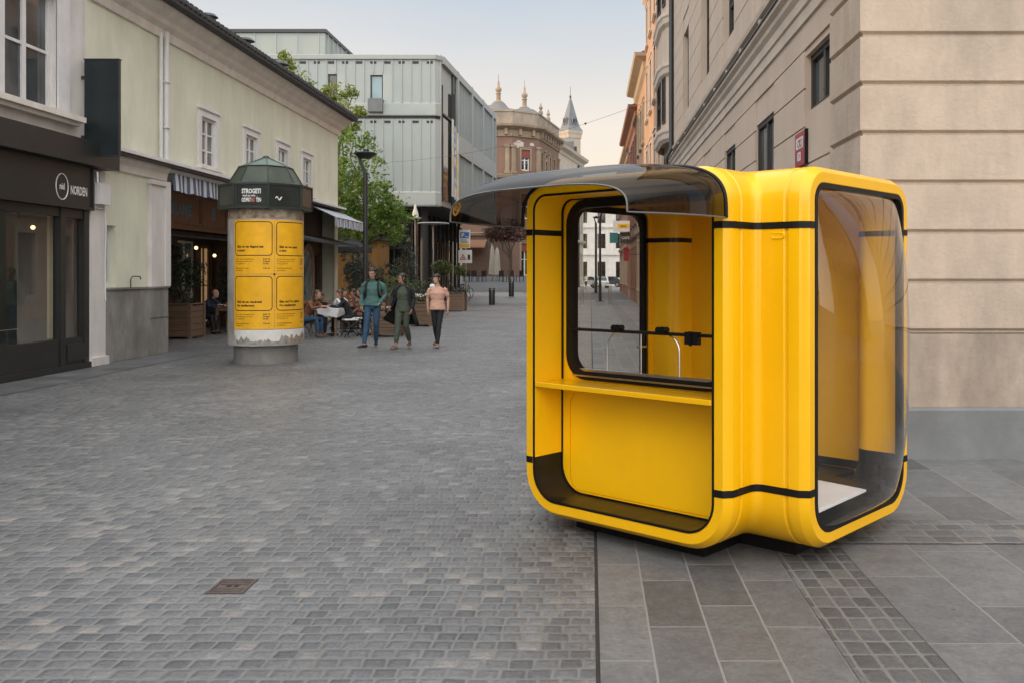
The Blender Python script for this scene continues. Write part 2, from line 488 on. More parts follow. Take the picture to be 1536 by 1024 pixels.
def window(parent, O, U, N, u0, u1, z0, z1, depth, fmat, gmat, nv=2, nh=2, fw=0.06, sill=None, smat=None, surround=0.0, sumat=None, name='window'):
    """frame (part) with its panes, sill and surround (sub-parts)"""
    mb = MB()
    d0, d1 = -depth-0.03, -depth+0.04
    obox(mb, O, U, N, u0, u1, z0, z0+fw, d0, d1); obox(mb, O, U, N, u0, u1, z1-fw, z1, d0, d1)
    obox(mb, O, U, N, u0, u0+fw, z0+fw, z1-fw, d0, d1); obox(mb, O, U, N, u1-fw, u1, z0+fw, z1-fw, d0, d1)
    for k in range(1, nv):
        u = u0 + (u1-u0)*k/nv
        obox(mb, O, U, N, u-fw*0.6, u+fw*0.6, z0+fw, z1-fw, d0, d1-0.005)
    for k in range(1, nh):
        z = z0 + (z1-z0)*k/nh
        obox(mb, O, U, N, u0+fw, u1-fw, z-fw*0.28, z+fw*0.28, d0, d1-0.012)
    w = mb.build(name, fmat, parent)
    g = MB(); obox(g, O, U, N, u0+fw*0.5, u1-fw*0.5, z0+fw*0.5, z1-fw*0.5, -depth-0.012, -depth)
    g.build('pane', gmat, w)
    if sill:
        s = MB(); e, t, pr = sill
        obox(s, O, U, N, u0-e, u1+e, z0-t, z0-0.002, -depth*0.5, pr); obox(s, O, U, N, u0-e+0.03, u1+e-0.03, z0-t*1.7, z0-t-0.002, -0.02, pr*0.6)
        s.build('sill', smat, w)
    if surround:
        s = MB(); e = surround
        for (a, b, c, d, pr) in ((u0-e, u0, z0-0.0, z1+e, 0.04), (u1, u1+e, z0, z1+e, 0.04), (u0, u1, z1, z1+e, 0.04)):
            obox(s, O, U, N, a, b, c, d, -depth*0.8 if False else -0.01, pr)
        obox(s, O, U, N, u0-e-0.04, u1+e+0.04, z1+e, z1+e+0.06, -0.01, 0.08)
        s.build('surround', sumat or fmat, w)
    return w

def sweep(mb, path, prof, m=0, closed=False):
    """profile [(out, z)] swept along plan polyline; out is to the right of travel"""
    P = [Vector((p[0], p[1])) for p in path]; n = len(P)
    rings = []
    for k in range(n):
        if closed: a, b = P[k]-P[k-1], P[(k+1) % n]-P[k]
        else:
            a = P[k]-P[k-1] if k > 0 else P[1]-P[0]
            b = P[k+1]-P[k] if k < n-1 else P[n-1]-P[n-2]
        na = Vector((a.y, -a.x)).normalized(); nb = Vector((b.y, -b.x)).normalized()
        d = (na+nb); d = d / max(d.dot(na), 0.2) if d.length > 1e-6 else na
        rings.append([(P[k].x+d.x*o, P[k].y+d.y*o, z) for o, z in prof])
    if closed: rings.append(rings[0])
    mb.rings(rings, m, True, not closed, not closed)
# ------------------------------------------------------------------ shared materials
m_yellow = M('yellow_gloss_paint', (0.82, 0.435, 0.002), 0.22, 0.05, 3.0, 0.03, 9, coat=0.18, rvar=0.07, streak=0.05, spec=0.34)
m_yellow_in = M('yellow_inner_shell', (0.90, 0.49, 0.003), 0.42, 0.05, 2.5, 0.03, 14, coat=0.05, rvar=0.08, streak=0.05, spec=0.3)
m_black = M('black_rubber', (0.007, 0.007, 0.0075), 0.45, 0.25, 9, 0.08, 40, spec=0.2)
m_tray = M('black_plastic_tray', (0.008, 0.0075, 0.007), 0.34, 0.4, 5, 0.12, 14, rvar=0.1, spec=0.28)
m_steel = M('brushed_steel', (0.55, 0.56, 0.58), 0.28, 0.1, 20, metal=1.0)
m_clear = M_glass('clear_pane', (0.90, 0.91, 0.90), 0.85)
m_hood = M_glass('smoked_acrylic', (0.20, 0.193, 0.188), 0.6, 0.012, 0.06)
m_dome = M_glass('smoked_dome_acrylic', (0.99, 0.975, 0.955), 1.45, 0.006, 0.05)
m_white_board = M('white_board', (0.72, 0.73, 0.76), 0.45, 0.04, 4)
m_dark_metal = M('dark_grey_metal', (0.028, 0.030, 0.033), 0.45, 0.2, 7, 0.05, 30)
m_white_paint = M('white_window_paint', (0.66, 0.66, 0.67), 0.5, 0.06, 5, 0.05, 30, streak=0.15)
m_pane = M_pane('dark_pane')
m_pane_grey = M_pane('grey_pane', (0.07, 0.078, 0.085), 0.05)
m_asphalt = None

# ------------------------------------------------------------------ ground
STONES = [(0.0, (0.092,0.096,0.101)), (0.25, (0.116,0.120,0.125)), (0.55, (0.150,0.153,0.157)), (0.80, (0.130,0.133,0.138)), (0.90, (0.185,0.185,0.185)), (0.965, (0.215,0.203,0.192)), (1.0, (0.235,0.218,0.205))]
STONES = [(p, tuple(x*k for x, k in zip(c, (0.84,0.85,0.87)))) for p, c in STONES]
m_setts = M_setts('granite_setts', 0.106, 0.100, 0.0085, 0.012, STONES, (0.195,0.193,0.188), 0.5, 0.012, 0.6, 0.012, 1.0, 0.27)
FLAGS = [(0.0, (0.095,0.097,0.100)), (0.35, (0.135,0.137,0.140)), (0.6, (0.165,0.166,0.168)), (0.8, (0.125,0.128,0.133)), (1.0, (0.205,0.203,0.200))]
FLAGS = [(p, tuple((0.018 + 0.66*x)*k for x, k in zip(c, (0.97,1.0,1.03)))) for p, c in FLAGS]
m_flags = M_bricks('long_flagstones', 0.68, 0.283, 0.006, FLAGS, (0.205,0.203,0.198), 0.5, 0.003, 0.35, 0.008, R(-90), 0.42, 0.2, 0.2)
m_flags_big = M_bricks('wide_flagstones', 0.95, 0.50, 0.006, [(p, tuple(x*1.12 for x in c)) for p, c in FLAGS], (0.20,0.198,0.194), 0.5, 0.003, 0.35, 0.008, R(-90), 0.5, 0.22, 0.2)
m_small = M_setts('small_setts', 0.106, 0.148, 0.010, 0.012, [(p, tuple(x*0.80 for x in c)) for p, c in FLAGS], (0.20,0.198,0.19), 0.55, 0.005, 0.5, 0.01, 0.0, 0.25)
m_cross = M_setts('cross_strip_setts', 0.20, 0.14, 0.010, 0.012, [(p, tuple(x*0.95 for x in c)) for p, c in FLAGS[:-1]] + [(1.0, (0.25,0.215,0.19))], (0.20,0.198,0.19), 0.55, 0.006, 0.5, 0.01, 1.0, 0.25)
m_side = M_bricks('worn_footway_slabs', 0.8, 0.5, 0.007, [(p, tuple(x*0.95 for x in c)) for p, c in FLAGS], (0.09,0.088,0.085), 0.6, 0.004, 0.4, 0.01, 0, 0.5, 0.25, 0.3)
m_gravel = M('road_asphalt', (0.085, 0.090, 0.096), 0.75, 0.15, 0.6, 0.4, 180, streak=0.12)
m_far_ground = M('plaza_paving', (0.19, 0.192, 0.196), 0.7, 0.14, 0.4, 0.2, 60)

def sheet(name, x0, x1, y0, y1, z, mat):
    mb = MB(); mb.quad((x0,y0,z), (x1,y0,z), (x1,y1,z), (x0,y1,z))
    o = mb.build(name, mat); tag(o, kind='structure'); return o

sheet('ground', -400, 400, -120, 900, -0.016, m_far_ground)
sheet('cobbled_street', -13.0, 0.022, -30, 62, -0.012, m_setts)
sheet('pavement_flags', 0.042, 1.13, -30, 62, -0.010, m_flags)
sheet('pavement_drain_strip', 1.136, 1.56, -30, 62, -0.009, m_small)
sheet('pavement_wide_flags', 1.566, 14, -30, 62, -0.011, m_flags_big)
sheet('pavement_cross_strip', 1.57, 14, 5.85, 6.42, -0.006, m_cross)
sheet('footway', -13, -8.35, -30, 20.4, -0.006, m_side)
sheet('plaza_road', -60, 40, 62, 86, -0.012, m_gravel)
mb = MB(); mb.quad((0.020,-30,-0.0145), (0.044,-30,-0.0145), (0.044,62,-0.0145), (0.020,62,-0.0145))
tag(mb.build('paving_joint', M('dirt_joint', (0.02,0.018,0.016), 0.9, 0.3, 20)), kind='structure')

# iron cover let into the setts
t = thing('drain_cover', 'small square rusty brown iron cover set flush in the grey setts', 'drain cover', (-2.02, 5.06, 0))
m_rust = M('rusty_iron', (0.068, 0.048, 0.042), 0.6, 0.35, 14, 0.3, 60)
mb = MB(); mb.plate([(-2.072,4.94,-0.010),(-1.868,4.94,-0.010),(-1.868,5.175,-0.010),(-2.072,5.175,-0.010)], [[(-2.056,4.96,-0.010),(-1.884,4.96,-0.010),(-1.884,5.155,-0.010),(-2.056,5.155,-0.010)]], (0,0,0.013))
mb.build('rim', m_rust, t)
mb = MB(); mb.box(-2.053,-1.887,4.964,5.151,-0.012,0.000)
for k in range(5): mb.box(-2.045,-1.895,4.975+k*0.036,4.990+k*0.036,0.000,0.003) if k != 2 else None
mb.build('lid', m_rust, t)
mb = MB(); mb.box(-2.00,-1.975,5.050,5.066,0.000,0.0025); mb.box(-1.96,-1.935,5.050,5.066,0.000,0.0025)
mb.build('lifting_slot', m_black, t)
t.location.z = -0.009

# ------------------------------------------------------------------ the yellow kiosk
KC = (0.834, 6.538, 0.0)
KA, KB, LA, LB = 0.825, 0.735, 1.03, 1.16
LC = 1.085
ZB, ZT, RB, RT = 0.085, 2.335, 0.30, 0.21
RF = 0.06
LEVZ = [0.429, 0.469, 1.966, 2.004]
# profile levels: (r, cos, sin, zc) so that offset d shrinks the corner radius
LEV = []
for i in range(10): a = R(-90 + 90*i/9); LEV.append((RB, math.cos(a), math.sin(a), ZB+RB))
for z in LEVZ: LEV.append(('s', 1.0, 0.0, z))
for i in range(10): a = R(90*i/9); LEV.append((RT, math.cos(a), math.sin(a), ZT-RT))
NL = len(LEV)
def lev_xz(half, i, d):
    r, c, s, zc = LEV[i]
    if r == 's': return half - d, zc
    q = max(r-d, 0.02)
    return half - r + q*c + (r-d-q)*0, zc + q*s
def inset0(i):
    r, c, s, zc = LEV[i]
    return 0.0 if r == 's' else r*(1-c)
def arm_ring(axis, sgn, half, t, d):
    """closed profile ring across an arm; t number or function(level)"""
    pts = []
    for side in (1, -1):
        order = range(NL) if side == 1 else reversed(range(NL))
        for i in order:
            x, z = lev_xz(half, i, d)
            tt = t(i) if callable(t) else t
            c, a = side*x, sgn*tt
            pts.append((c, a, z) if axis == 'y' else (a, c, z))
    return pts
RINGLEN = 2*NL
def start_t(other): return lambda i: other + RF - inset0(i)
ARMS = [('y', -1, KA, KB, LA), ('y', 1, KA, KB, LA), ('x', 1, KB, KA, LB), ('x', -1, KB, KA, LC)]
kiosk = thing('yellow_kiosk', 'glossy bright yellow rounded modular kiosk with smoked canopy and bubble window standing on the paving', 'kiosk', KC, R(-41), local=True)

def zmat(z, inner):
    if inner and z < 0.45: return 1
    if inner and 1.966 <= z <= 2.004: return 1
    return 0

def cross_body(d, stations, inner):
    """union of two rounded tubes crossing at right angles, concave fillets in the four corners"""
    mb = MB()
    starts = {}
    for (ax, sg, half, oth, L) in ARMS:
        rings = [arm_ring(ax, sg, half, start_t(oth), d)]
        st = stations(ax, sg, L)
        rings += [arm_ring(ax, sg, half, t, dd) for t, dd in st]
        starts[(ax, sg)] = rings[0]
        for k in range(len(rings)-1):
            base = len(mb.v); mb.v += rings[k] + rings[k+1]
            for i in range(RINGLEN):
                j = (i+1) % RINGLEN
                zc = (rings[k][i][2] + rings[k][j][2])/2
                mb.face((base+i, base+j, base+RINGLEN+j, base+RINGLEN+i), zmat(zc, inner))
    NA = 7
    roof = {}
    for sx in (1, -1):
        for sy in (1, -1):
            grid = []
            for i in range(NL):
                r, c, s, zc = LEV[i]
                x, z = lev_xz(KA, i, d)
                ins = inset0(i)
                cx, cy = KA - ins + RF, KB - ins + RF      # fillet centre
                rad = RF + (KA - ins - x)
                row = []
                for k in range(NA+1):
                    a = PI + (PI/2)*k/NA                    # from (-1,0) to (0,-1)
                    row.append((sx*(cx+rad*math.cos(a)), sy*(cy+rad*math.sin(a)), z))
                grid.append(row)
            for i in range(NL-1):
                for k in range(NA):
                    zc = (grid[i][k][2]+grid[i+1][k][2])/2
                    mb.quad(grid[i][k], grid[i][k+1], grid[i+1][k+1], grid[i+1][k], zmat(zc, inner))
            roof[(sx, sy)] = (grid[0], grid[NL-1])
    for lvl, mm in ((0, 1 if inner else 0), (1, 0)):
        loop = []
        loop += list(reversed(roof[(1,1)][lvl])) if False else roof[(1,1)][lvl][::-1]
        loop += roof[(-1,1)][lvl]
        # order: start at +x side of (+,+): fillet rows run from the y-arm side to the x-arm side
        loop = roof[(1,1)][lvl][::-1] + roof[(-1,1)][lvl] + roof[(-1,-1)][lvl][::-1] + roof[(1,-1)][lvl]
        base = len(mb.v); mb.v += loop
        mb.face(range(base, base+len(loop)), mm)
    return mb

def st_outer(ax, sg, L):
    return [(L-0.150, 0.0), (L-0.142, 0.009), (L-0.126, 0.009), (L-0.118, 0.0), (L-0.052, 0.0), (L-0.046, 0.002), (L-0.008, 0.030), (L, 0.037), (L, 0.094), (L-0.004, 0.100)]
body = cross_body(0.0, st_outer, False)
body.build('shell', m_yellow, kiosk, smooth=32)

def st_inner(ax, sg, L):
    if ax == 'y' and sg < 0: return [(0.802, 0.05)]
    if ax == 'y': return [(0.93, 0.05)]
    if sg > 0: return [(L-0.06, 0.05), (L-0.05, 0.10), (L-0.016, 0.113)]
    return [(L-0.07, 0.05), (L-0.065, 0.10)]
inn = cross_body(0.05, st_inner, True)
inn.build('interior_lining', [m_yellow_in, m_tray], kiosk, smooth=32)

# recess at the serving side: yellow reveal, black tray below the band
mb = MB()
sts = [(LA-0.004, 0.112), (LA-0.02, 0.114), (0.745, 0.114)]
rings = [arm_ring('y', -1, KA, t, d) for t, d in sts]
for k in range(len(rings)-1):
    base = len(mb.v); mb.v += rings[k] + rings[k+1]
    for i in range(RINGLEN):
        j = (i+1) % RINGLEN
        zc = (rings[k][i][2]+rings[k][j][2])/2
        mb.face((base+i, base+j, base+RINGLEN+j, base+RINGLEN+i), 1 if (zc < 0.45 or 1.966 <= zc <= 2.004) else 0)
mb.build('recess_lining', [m_yellow_in, m_tray], kiosk, smooth=32)

def gasket(ax, sg, half, t0, t1, d0, d1):
    mb = MB()
    rr = [arm_ring(ax, sg, half, t0, d0), arm_ring(ax, sg, half, t1, d0), arm_ring(ax, sg, half, t1, d1), arm_ring(ax, sg, half, t0, d1)]
    mb.rings(rr + [rr[0]], 0, True)
    return mb
for (ax, sg, half, oth, L) in ARMS:
    gasket(ax, sg, half, L-0.045, L+0.003, 0.0985, 0.110 if (ax, sg) != ('x', 1) else 0.130).build('seal', m_black, kiosk, smooth=32)
gasket('y', -1, KA, 0.752, 0.766, 0.106, 0.122).build('seal', m_black, kiosk, smooth=32)

# black joint bands round the outside (upper and lower)
def band_path(sx, sy):
    P = [(KA-0.094, LA), (KA-0.037, LA), (KA-0.030, LA-0.008), (KA, LA-0.050)]
    P += [(KA, LA-0.118), (KA, KB+RF)]
    for k in range(1, 8): a = PI + (PI/2)*k/8; P.append((KA+RF+RF*math.cos(a), KB+RF+RF*math.sin(a)))
    E = LB if sx > 0 else LC
    P += [(KA+RF, KB), (E-0.118, KB), (E-0.050, KB), (E-0.008, KB-0.030), (E, KB-0.037), (E, KB-0.094)]
    return [Vector((p[0], p[1])) for p in P]
for z0, z1 in ((LEVZ[0]-0.001, LEVZ[1]+0.001), (LEVZ[2]-0.001, LEVZ[3]+0.001)):
    for sx in (1,-1):
        for sy in (1,-1):
            mb = MB()
            P = band_path(sx, sy)
            rings = []
            for k in range(len(P)):
                a = P[max(k-1,0)]; b = P[min(k+1,len(P)-1)]
                t = (b-a).normalized(); n = Vector((-t.y, t.x))
                if k == 0: n = Vector((0.0, 1.0))
                o = P[k] + n*0.0035; q = P[k] - n*0.006
                rings.append([(sx*o.x, sy*o.y, z0), (sx*o.x, sy*o.y, z1), (sx*q.x, sy*q.y, z1), (sx*q.x, sy*q.y, z0)])
            mb.rings(rings, 0, True, True, True)
            mb.build('joint_band', m_black, kiosk, smooth=40)

# window wall of the serving side
YW = -0.745
W3 = lambda pts, y: [(p[0], y, p[1]) for p in pts]
out2 = [(p[0], p[2]) for p in arm_ring('y', -1, KA, 0.0, 0.108)]
win_o = rrect(-0.668, 0.668, 0.985, 2.212, 0.17, 7)
win_i = rrect(-0.612, 0.612, 1.042, 2.156, 0.125, 7)
mb = MB(); mb.plate(W3(out2, YW), [W3([(x*0.985, 1.6+(z-1.6)*0.985) for x, z in win_o], YW)], (0, 0.03, 0))
mb.build('window_wall', m_yellow_in, kiosk)
mb = MB()
ro = rrect(-0.712, 0.712, 0.135, 0.944, 0.17, 6, 0.02); r1 = rrect(-0.640, 0.640, 0.215, 0.905, 0.10, 6); r2 = rrect(-0.632, 0.632, 0.223, 0.897, 0.093, 6)
mb.plate(W3(ro, YW-0.001), [W3(r1, YW-0.001)], (0,-0.009,0)); mb.plate(W3(r2, YW-0.001), [], (0,-0.010,0))
mb.build('counter_panel', m_yellow_in, kiosk, smooth=30)
mb = MB(); mb.plate(W3(win_o, YW-0.018), [W3(win_i, YW-0.018)], (0, 0.062, 0))
fr = mb.build('window_frame', m_black, kiosk, smooth=40)
mb = MB(); mb.quad(*[(x, YW+0.012, z) for x, z in ((-0.62,1.03),(0.62,1.03),(0.62,2.165),(-0.62,2.165))])
mb.build('pane', m_clear, fr)
mb = MB(); mb.box(-0.56, 0.612, YW-0.012, YW+0.008, 1.043, 1.060); mb.box(-0.60, 0.60, YW-0.030, YW-0.020, 1.008, 1.018)
mb.build('sill_rail', m_steel, fr)
mb = MB(); mb.tube([(-0.64, YW-0.024, 1.325), (0.64, YW-0.024, 1.325)], 0.011, n=8)
mb.build('cross_rail', m_black, kiosk, smooth=40)
for kx in (-0.197, 0.169):
    mb = MB()
    for dx in (-0.018, 0.018):
        mb.tube([(kx+dx, YW-0.055, 1.348), (kx+dx, YW+0.0, 1.348)], 0.020, n=14)
    mb.box(kx-0.03, kx+0.03, YW-0.045, YW-0.01, 1.333, 1.342)
    mb.build('slide_knob', m_black, kiosk, smooth=40)
mb = MB(); mb.box(0.355, 0.455, YW-0.05, YW-0.012, 1.268, 1.345); mb.box(0.396, 0.412, YW-0.062, YW-0.05, 1.262, 1.350)
mb.build('latch', m_black, kiosk)
mb = MB()
arc = [(-0.306, 1.06)] + [(-0.306+0.1-0.1*math.cos(R(90*k/8)), 1.215+0.1*math.sin(R(90*k/8))) for k in range(9)]
mb.tube([(x, YW-0.004, z) for x, z in arc], 0.0045, n=6)
mb.build('hatch_edge', m_steel, kiosk, smooth=40); mb = MB()
mb.tube([(-x-0.02, YW-0.004, z) for x, z in arc], 0.0045, n=6); mb.build('hatch_edge', m_steel, kiosk, smooth=40); mb = MB()
mb.tube([(-0.02, YW-0.002, 1.06), (-0.02, YW-0.002, 1.32)], 0.004, n=6)
mb.build('hatch_edge', m_steel, kiosk, smooth=40)
# counter shelf
mb = MB(); mb.box(-0.709, 0.709, -LA-0.004, YW-0.020, 0.945, 0.980)
o = mb.build('counter_shelf', m_yellow, kiosk)
bv = o.modifiers.new('edge', 'BEVEL'); bv.width = 0.006; bv.segments = 3
# floor inside and tray floor
mb = MB(); mb.box(-1.0, 1.02, -0.58, 0.58, 0.235, 0.275); mb.box(-0.68, 0.68, 0.58, 0.90, 0.235, 0.275); mb.box(-0.68, 0.68, -0.70, -0.58, 0.235, 0.275)
mb.build('floor', m_tray, kiosk)
# solid rear panel, and its black skirting
mb = MB(); mb.plate([(p[0], 0.915, p[2]) for p in arm_ring('y', 1, KA, 0, 0.052)], [], (0, 0.03, 0))
mb.build('rear_panel', m_yellow_in, kiosk)
mb = MB(); mb.box(-0.72, 0.72, 0.900, 0.914, 0.28, 0.335)
mb.build('skirting', m_black, kiosk)
# glazed door on the far left arm
dr_o = [(p[1], p[2]) for p in arm_ring('x', -1, KB, 0, 0.106)]
XD = -(LC-0.045)
mb = MB()
inner = rrect(-0.592, 0.592, 0.27, 2.185, 0.10, 6, 0.13)
mb.plate([(XD, p[0], p[1]) for p in dr_o], [[(XD, p[0], p[1]) for p in inner]], (-0.04, 0, 0))
door = mb.build('door', m_black, kiosk, smooth=40)
mb = MB(); mb.quad(*[(XD-0.02, y, z) for y, z in ((-0.60,0.26),(0.60,0.26),(0.60,2.19),(-0.60,2.19))])
mb.build('pane', m_clear, door)
mb = MB(); mb.box(XD+0.0, XD+0.045, 0.56, 0.585, 1.10, 1.115); mb.box(XD+0.035, XD+0.047, 0.47, 0.585, 1.10, 1.115)
mb.build('handle', m_steel, door)
# bubble window
mb = MB(); NS, NT = 26, 36
hw, zc, hh = 0.617, (0.185+2.222)/2, (2.222-0.185)/2
def dome_pt(s, t):
    # square grid squashed to the rounded opening
    q = 0.86 + 0.14*min(1, math.sqrt(max(0.0, 2-s*s-t*t)) if s*s+t*t > 1 else 1)
    y = hw*s*(1 - 0.035*abs(t)**6); z = zc + hh*t*(1-0.02*abs(s)**6)
    hx = max(0.0, 1-abs(s)**2.2)**0.72 * max(0.0, 1-abs(t)**2.4)**0.66
    return (LB - 0.022 + 0.235*hx, y, z)
def ease(k, n):
    x = -1 + 2*k/n
    return math.copysign(1-(1-abs(x))**1.45, x)
grid = [[dome_pt(ease(i, NS), ease(j, NT)) for i in range(NS+1)] for j in range(NT+1)]
mb.rings(grid, 0, False)
mb.build('bubble_window', m_dome, kiosk, smooth=180)
mb = MB()
edge = grid[0] + [g[-1] for g in grid[1:]] + grid[-1][-2::-1] + [g[0] for g in grid[-2:0:-1]]
# smoked canopy over the counter
mb = MB(); NP, NQ = 30, 44; Z0 = 2.022
def hood_pt(p, q):
    """p 0..1 outward, q 0..1 from left foot over the top to right foot"""
    ph = PI*(1-q)
    out = 0.75*p
    c = 0.815 + 0.028*math.sin(PI*min(p*1.1, 1)) - 0.12*p**2.2
    zt = 2.352 - 0.02*p - 0.20*(1-math.sqrt(max(0, 1-max(0, (p-0.15)/0.88)**2.6)))
    n = 3.6
    cs, sn = math.cos(ph), math.sin(ph)
    x = c*math.copysign(abs(cs)**(2/n), cs)
    z = Z0 + (zt-Z0)*abs(sn)**(2/n)
    return (x, -LA-0.004-out, z)
grid = [[hood_pt(i/NP, j/NQ) for j in range(NQ+1)] for i in range(NP+1)]
mb.rings(grid, 0, False)
hood = mb.build('canopy', m_hood, kiosk, smooth=180)
mb = MB()
for i in (0,): mb.tube([Vector(hood_pt(0.0, j/NQ)) + Vector((0, -0.004, 0)) for j in range(NQ+1)], 0.012, n=8)
mb.build('canopy_seal', m_black, hood, smooth=60)
m_edge = M('polished_acrylic_edge', (0.10, 0.10, 0.10), 0.25, 0.1, 10)
mb = MB(); mb.tube([hood_pt(1.0, j/NQ) for j in range(NQ+1)], 0.006, n=6)
for q in (0.0, 1.0): mb.tube([hood_pt(i/NP, q) for i in range(NP+1)], 0.005, n=6)
mb.build('canopy_lip', m_edge, hood, smooth=60)
# round maker's badge at the canopy's left front, small bolts
m_badge = M('amber_badge', (0.55, 0.30, 0.06), 0.3, 0.1, 20)
c = Vector(hood_pt(0.93, 0.06)); 
a1 = (Vector(hood_pt(0.96, 0.06))-Vector(hood_pt(0.90, 0.06))).normalized(); a2 = (Vector(hood_pt(0.93, 0.08))-Vector(hood_pt(0.93, 0.04))).normalized()
nrm = a1.cross(a2).normalized(); nrm = nrm if nrm.x > 0 else -nrm
mb = MB()
for r0, r1, mm in ((0.030, 0.045, 0), (0.010, 0.017, 0)):
    ring_ = []
    for k in range(25):
        a = 2*PI*k/24; e = a1*math.cos(a)+a2*math.sin(a)
        ring_.append([c+e*r0+nrm*0.004, c+e*r1+nrm*0.004, c+e*r1+nrm*0.008, c+e*r0+nrm*0.008])
    mb.rings(ring_, 0, True)
mb.build('badge', m_badge, hood, smooth=40)
# embossed grip plate under the upper band on the right flank
mb = MB(); q = [(x, -KB-0.001, z) for x, z in rrect(0.93, 1.02, 1.905, 1.945, 0.018, 4)]
mb.rings([q, [(0.975+(x-0.975)*0.93, -KB-0.007, 1.925+(z-1.925)*0.82) for x, _, z in q], [(0.975+(x-0.975)*0.80, -KB-0.004, 1.925+(z-1.925)*0.5) for x, _, z in q]], 0, True, False, True); mb.build('embossed_plate', m_yellow, kiosk, smooth=40)
# recessed black base, widened to darken the shade under the kiosk
mb = MB(); mb.box(-0.52, 0.52, -0.82, 0.80, -0.012, ZB+0.03); mb.box(0.52, 0.92, -0.42, 0.42, -0.012, ZB+0.03); mb.box(-0.86, -0.52, -0.42, 0.42, -0.012, ZB+0.03)
mb.build('base_shade_block', m_black, kiosk)
# white board lying on the kiosk floor
t = thing('white_board', 'flat white rectangular board lying on the dark floor behind the bubble window', 'board', KC, R(-41), local=True)
mb = MB(); mb.poly_prism([(0.42,-0.50,0.278),(1.08,-0.47,0.278),(1.06,0.27,0.278),(0.40,0.36,0.278)], (0,0,0.014))
o = mb.build('sheet', m_white_board, t)
mb = MB(); mb.poly_prism([(0.44,-0.48,0.2935),(1.075,-0.455,0.2935),(1.058,0.24,0.2935),(0.42,0.33,0.2935)], (0,0,0.006))
mb.build('cover_sheet', m_white_board, t)
# ------------------------------------------------------------------ left row of houses
m_green = M('pale_green_stucco', (0.66, 0.675, 0.55), 0.85, 0.05, 0.9, 0.25, 45, streak=0.07, dirt=(0.60,0.60,0.49))
m_white_st = M('white_stucco', (0.62, 0.60, 0.59), 0.85, 0.06, 1.4, 0.25, 40, streak=0.10, dirt=(0.52,0.50,0.48))
m_cream_tr = M('cream_cornice', (0.70, 0.66, 0.61), 0.75, 0.08, 3.0, 0.12, 30, streak=0.2)
m_rooft = M('dark_roof_tiles', (0.045, 0.046, 0.050), 0.75, 0.35, 8, 0.6, 9)
m_shopblack = M('black_shop_paint', (0.017, 0.019, 0.020), 0.4, 0.15, 4, 0.04, 30)
m_plinth = M('stained_grey_plinth', (0.235, 0.232, 0.225), 0.8, 0.28, 1.4, 0.35, 12, streak=0.45, dirt=(0.20,0.18,0.16))
m_wood = M_wood('brown_wood_panel', (0.18, 0.090, 0.055), (0.36, 0.20, 0.12), 2)
m_wood_d = M_wood('dark_wood', (0.045, 0.027, 0.019), (0.105, 0.062, 0.042), 2)
m_wood_p = M_wood('planter_boards', (0.095, 0.058, 0.036), (0.21, 0.135, 0.088), 0)
m_wood_t = M_wood('table_wood', (0.14, 0.09, 0.06), (0.27, 0.19, 0.13), 0)
m_curtain = M_pane('curtained_pane', (0.15, 0.16, 0.165), 0.08, 0.5, 1.4)
m_stripe_w = M_stripe('awning_stripes', (0.50, 0.53, 0.60), (0.085, 0.105, 0.16), 0.26)
m_stripe_f = M_stripe('awning_fine_stripes', (0.52, 0.55, 0.60), (0.13, 0.17, 0.26), 0.13)
m_awn = M('awning_canvas', (0.36, 0.40, 0.48), 0.8, 0.08, 4)
m_bulb = M_emit('warm_lamp', (1.0, 0.72, 0.36), 1.6)
m_lit = M_emit('lit_back_room', (0.55, 0.36, 0.18), 0.25)
m_white_let = M('white_lettering', (0.72, 0.72, 0.72), 0.5, 0.05, 10)
XF = -9.40
UY, NX = (0, 1), (1, 0)

house = thing('townhouse', 'pale green stucco house with white framed upper windows, cream cornice and striped awnings', 'house', (XF, 26, 0))
O0 = (XF, 17.65)
yu = lambda y: y - 17.65
wins = [22.60, 25.45, 28.05, 30.43]
holes = [(yu(y-0.43), yu(y+0.43), 4.32, 5.52) for y in wins]
mb = MB()
facade(mb, (XF, 17.10), UY, NX, 17.10, 4.10, 7.0, [(a+0.55, b+0.55, c, d) for a, b, c, d in holes], 0.2)
facade(mb, (XF, 17.65), UY, NX, 2.65, 0, 4.10, [(0.06, 0.56, 1.46, 2.66)], 0.25)
mb.quad((XF,20.30,0),(-12.5,20.30,0),(-12.5,20.30,4.10),(XF,20.30,4.10))
mb.quad((XF,20.30,4.04),(-12.5,20.30,4.04),(-12.5,30.0,4.04),(XF,30.0,4.04))
mb.quad((XF,34.2,0),(-18,34.2,0),(-18,34.2,7.4),(XF,34.2,7.4))
mb.quad((-18,17.1,0),(-18,34.2,0),(-18,34.2,7.4),(-18,17.1,7.4))
facade(mb, (XF, 33.75), UY, NX, 0.45, 0, 4.10)
mb.build('wall', m_green, house)
for y in wins:
    window(house, O0, UY, NX, yu(y-0.43), yu(y+0.43), 4.32, 5.52, 0.07, m_white_paint, m_curtain, 2, 3, 0.07, (0.24, 0.07, 0.14), m_cream_tr, 0.17, m_white_paint)
window(house, O0, UY, NX, 0.06, 0.56, 1.46, 2.66, 0.16, m_white_paint, m_pane_grey, 1, 1, 0.09)
mb = MB(); sweep(mb, [(XF, 17.10), (XF, 34.2), (-18, 34.2)], [(-0.05,6.86),(0.05,6.86),(0.08,6.95),(0.08,7.03),(0.20,7.12),(0.22,7.22),(0.36,7.30),(0.42,7.42),(0.42,7.48),(-0.05,7.48)])
mb.build('cornice', m_cream_tr, house, smooth=25)
mb = MB()
def rp(y, k): return (XF+0.62 - k*6.2, y, 7.48 + k*3.4)
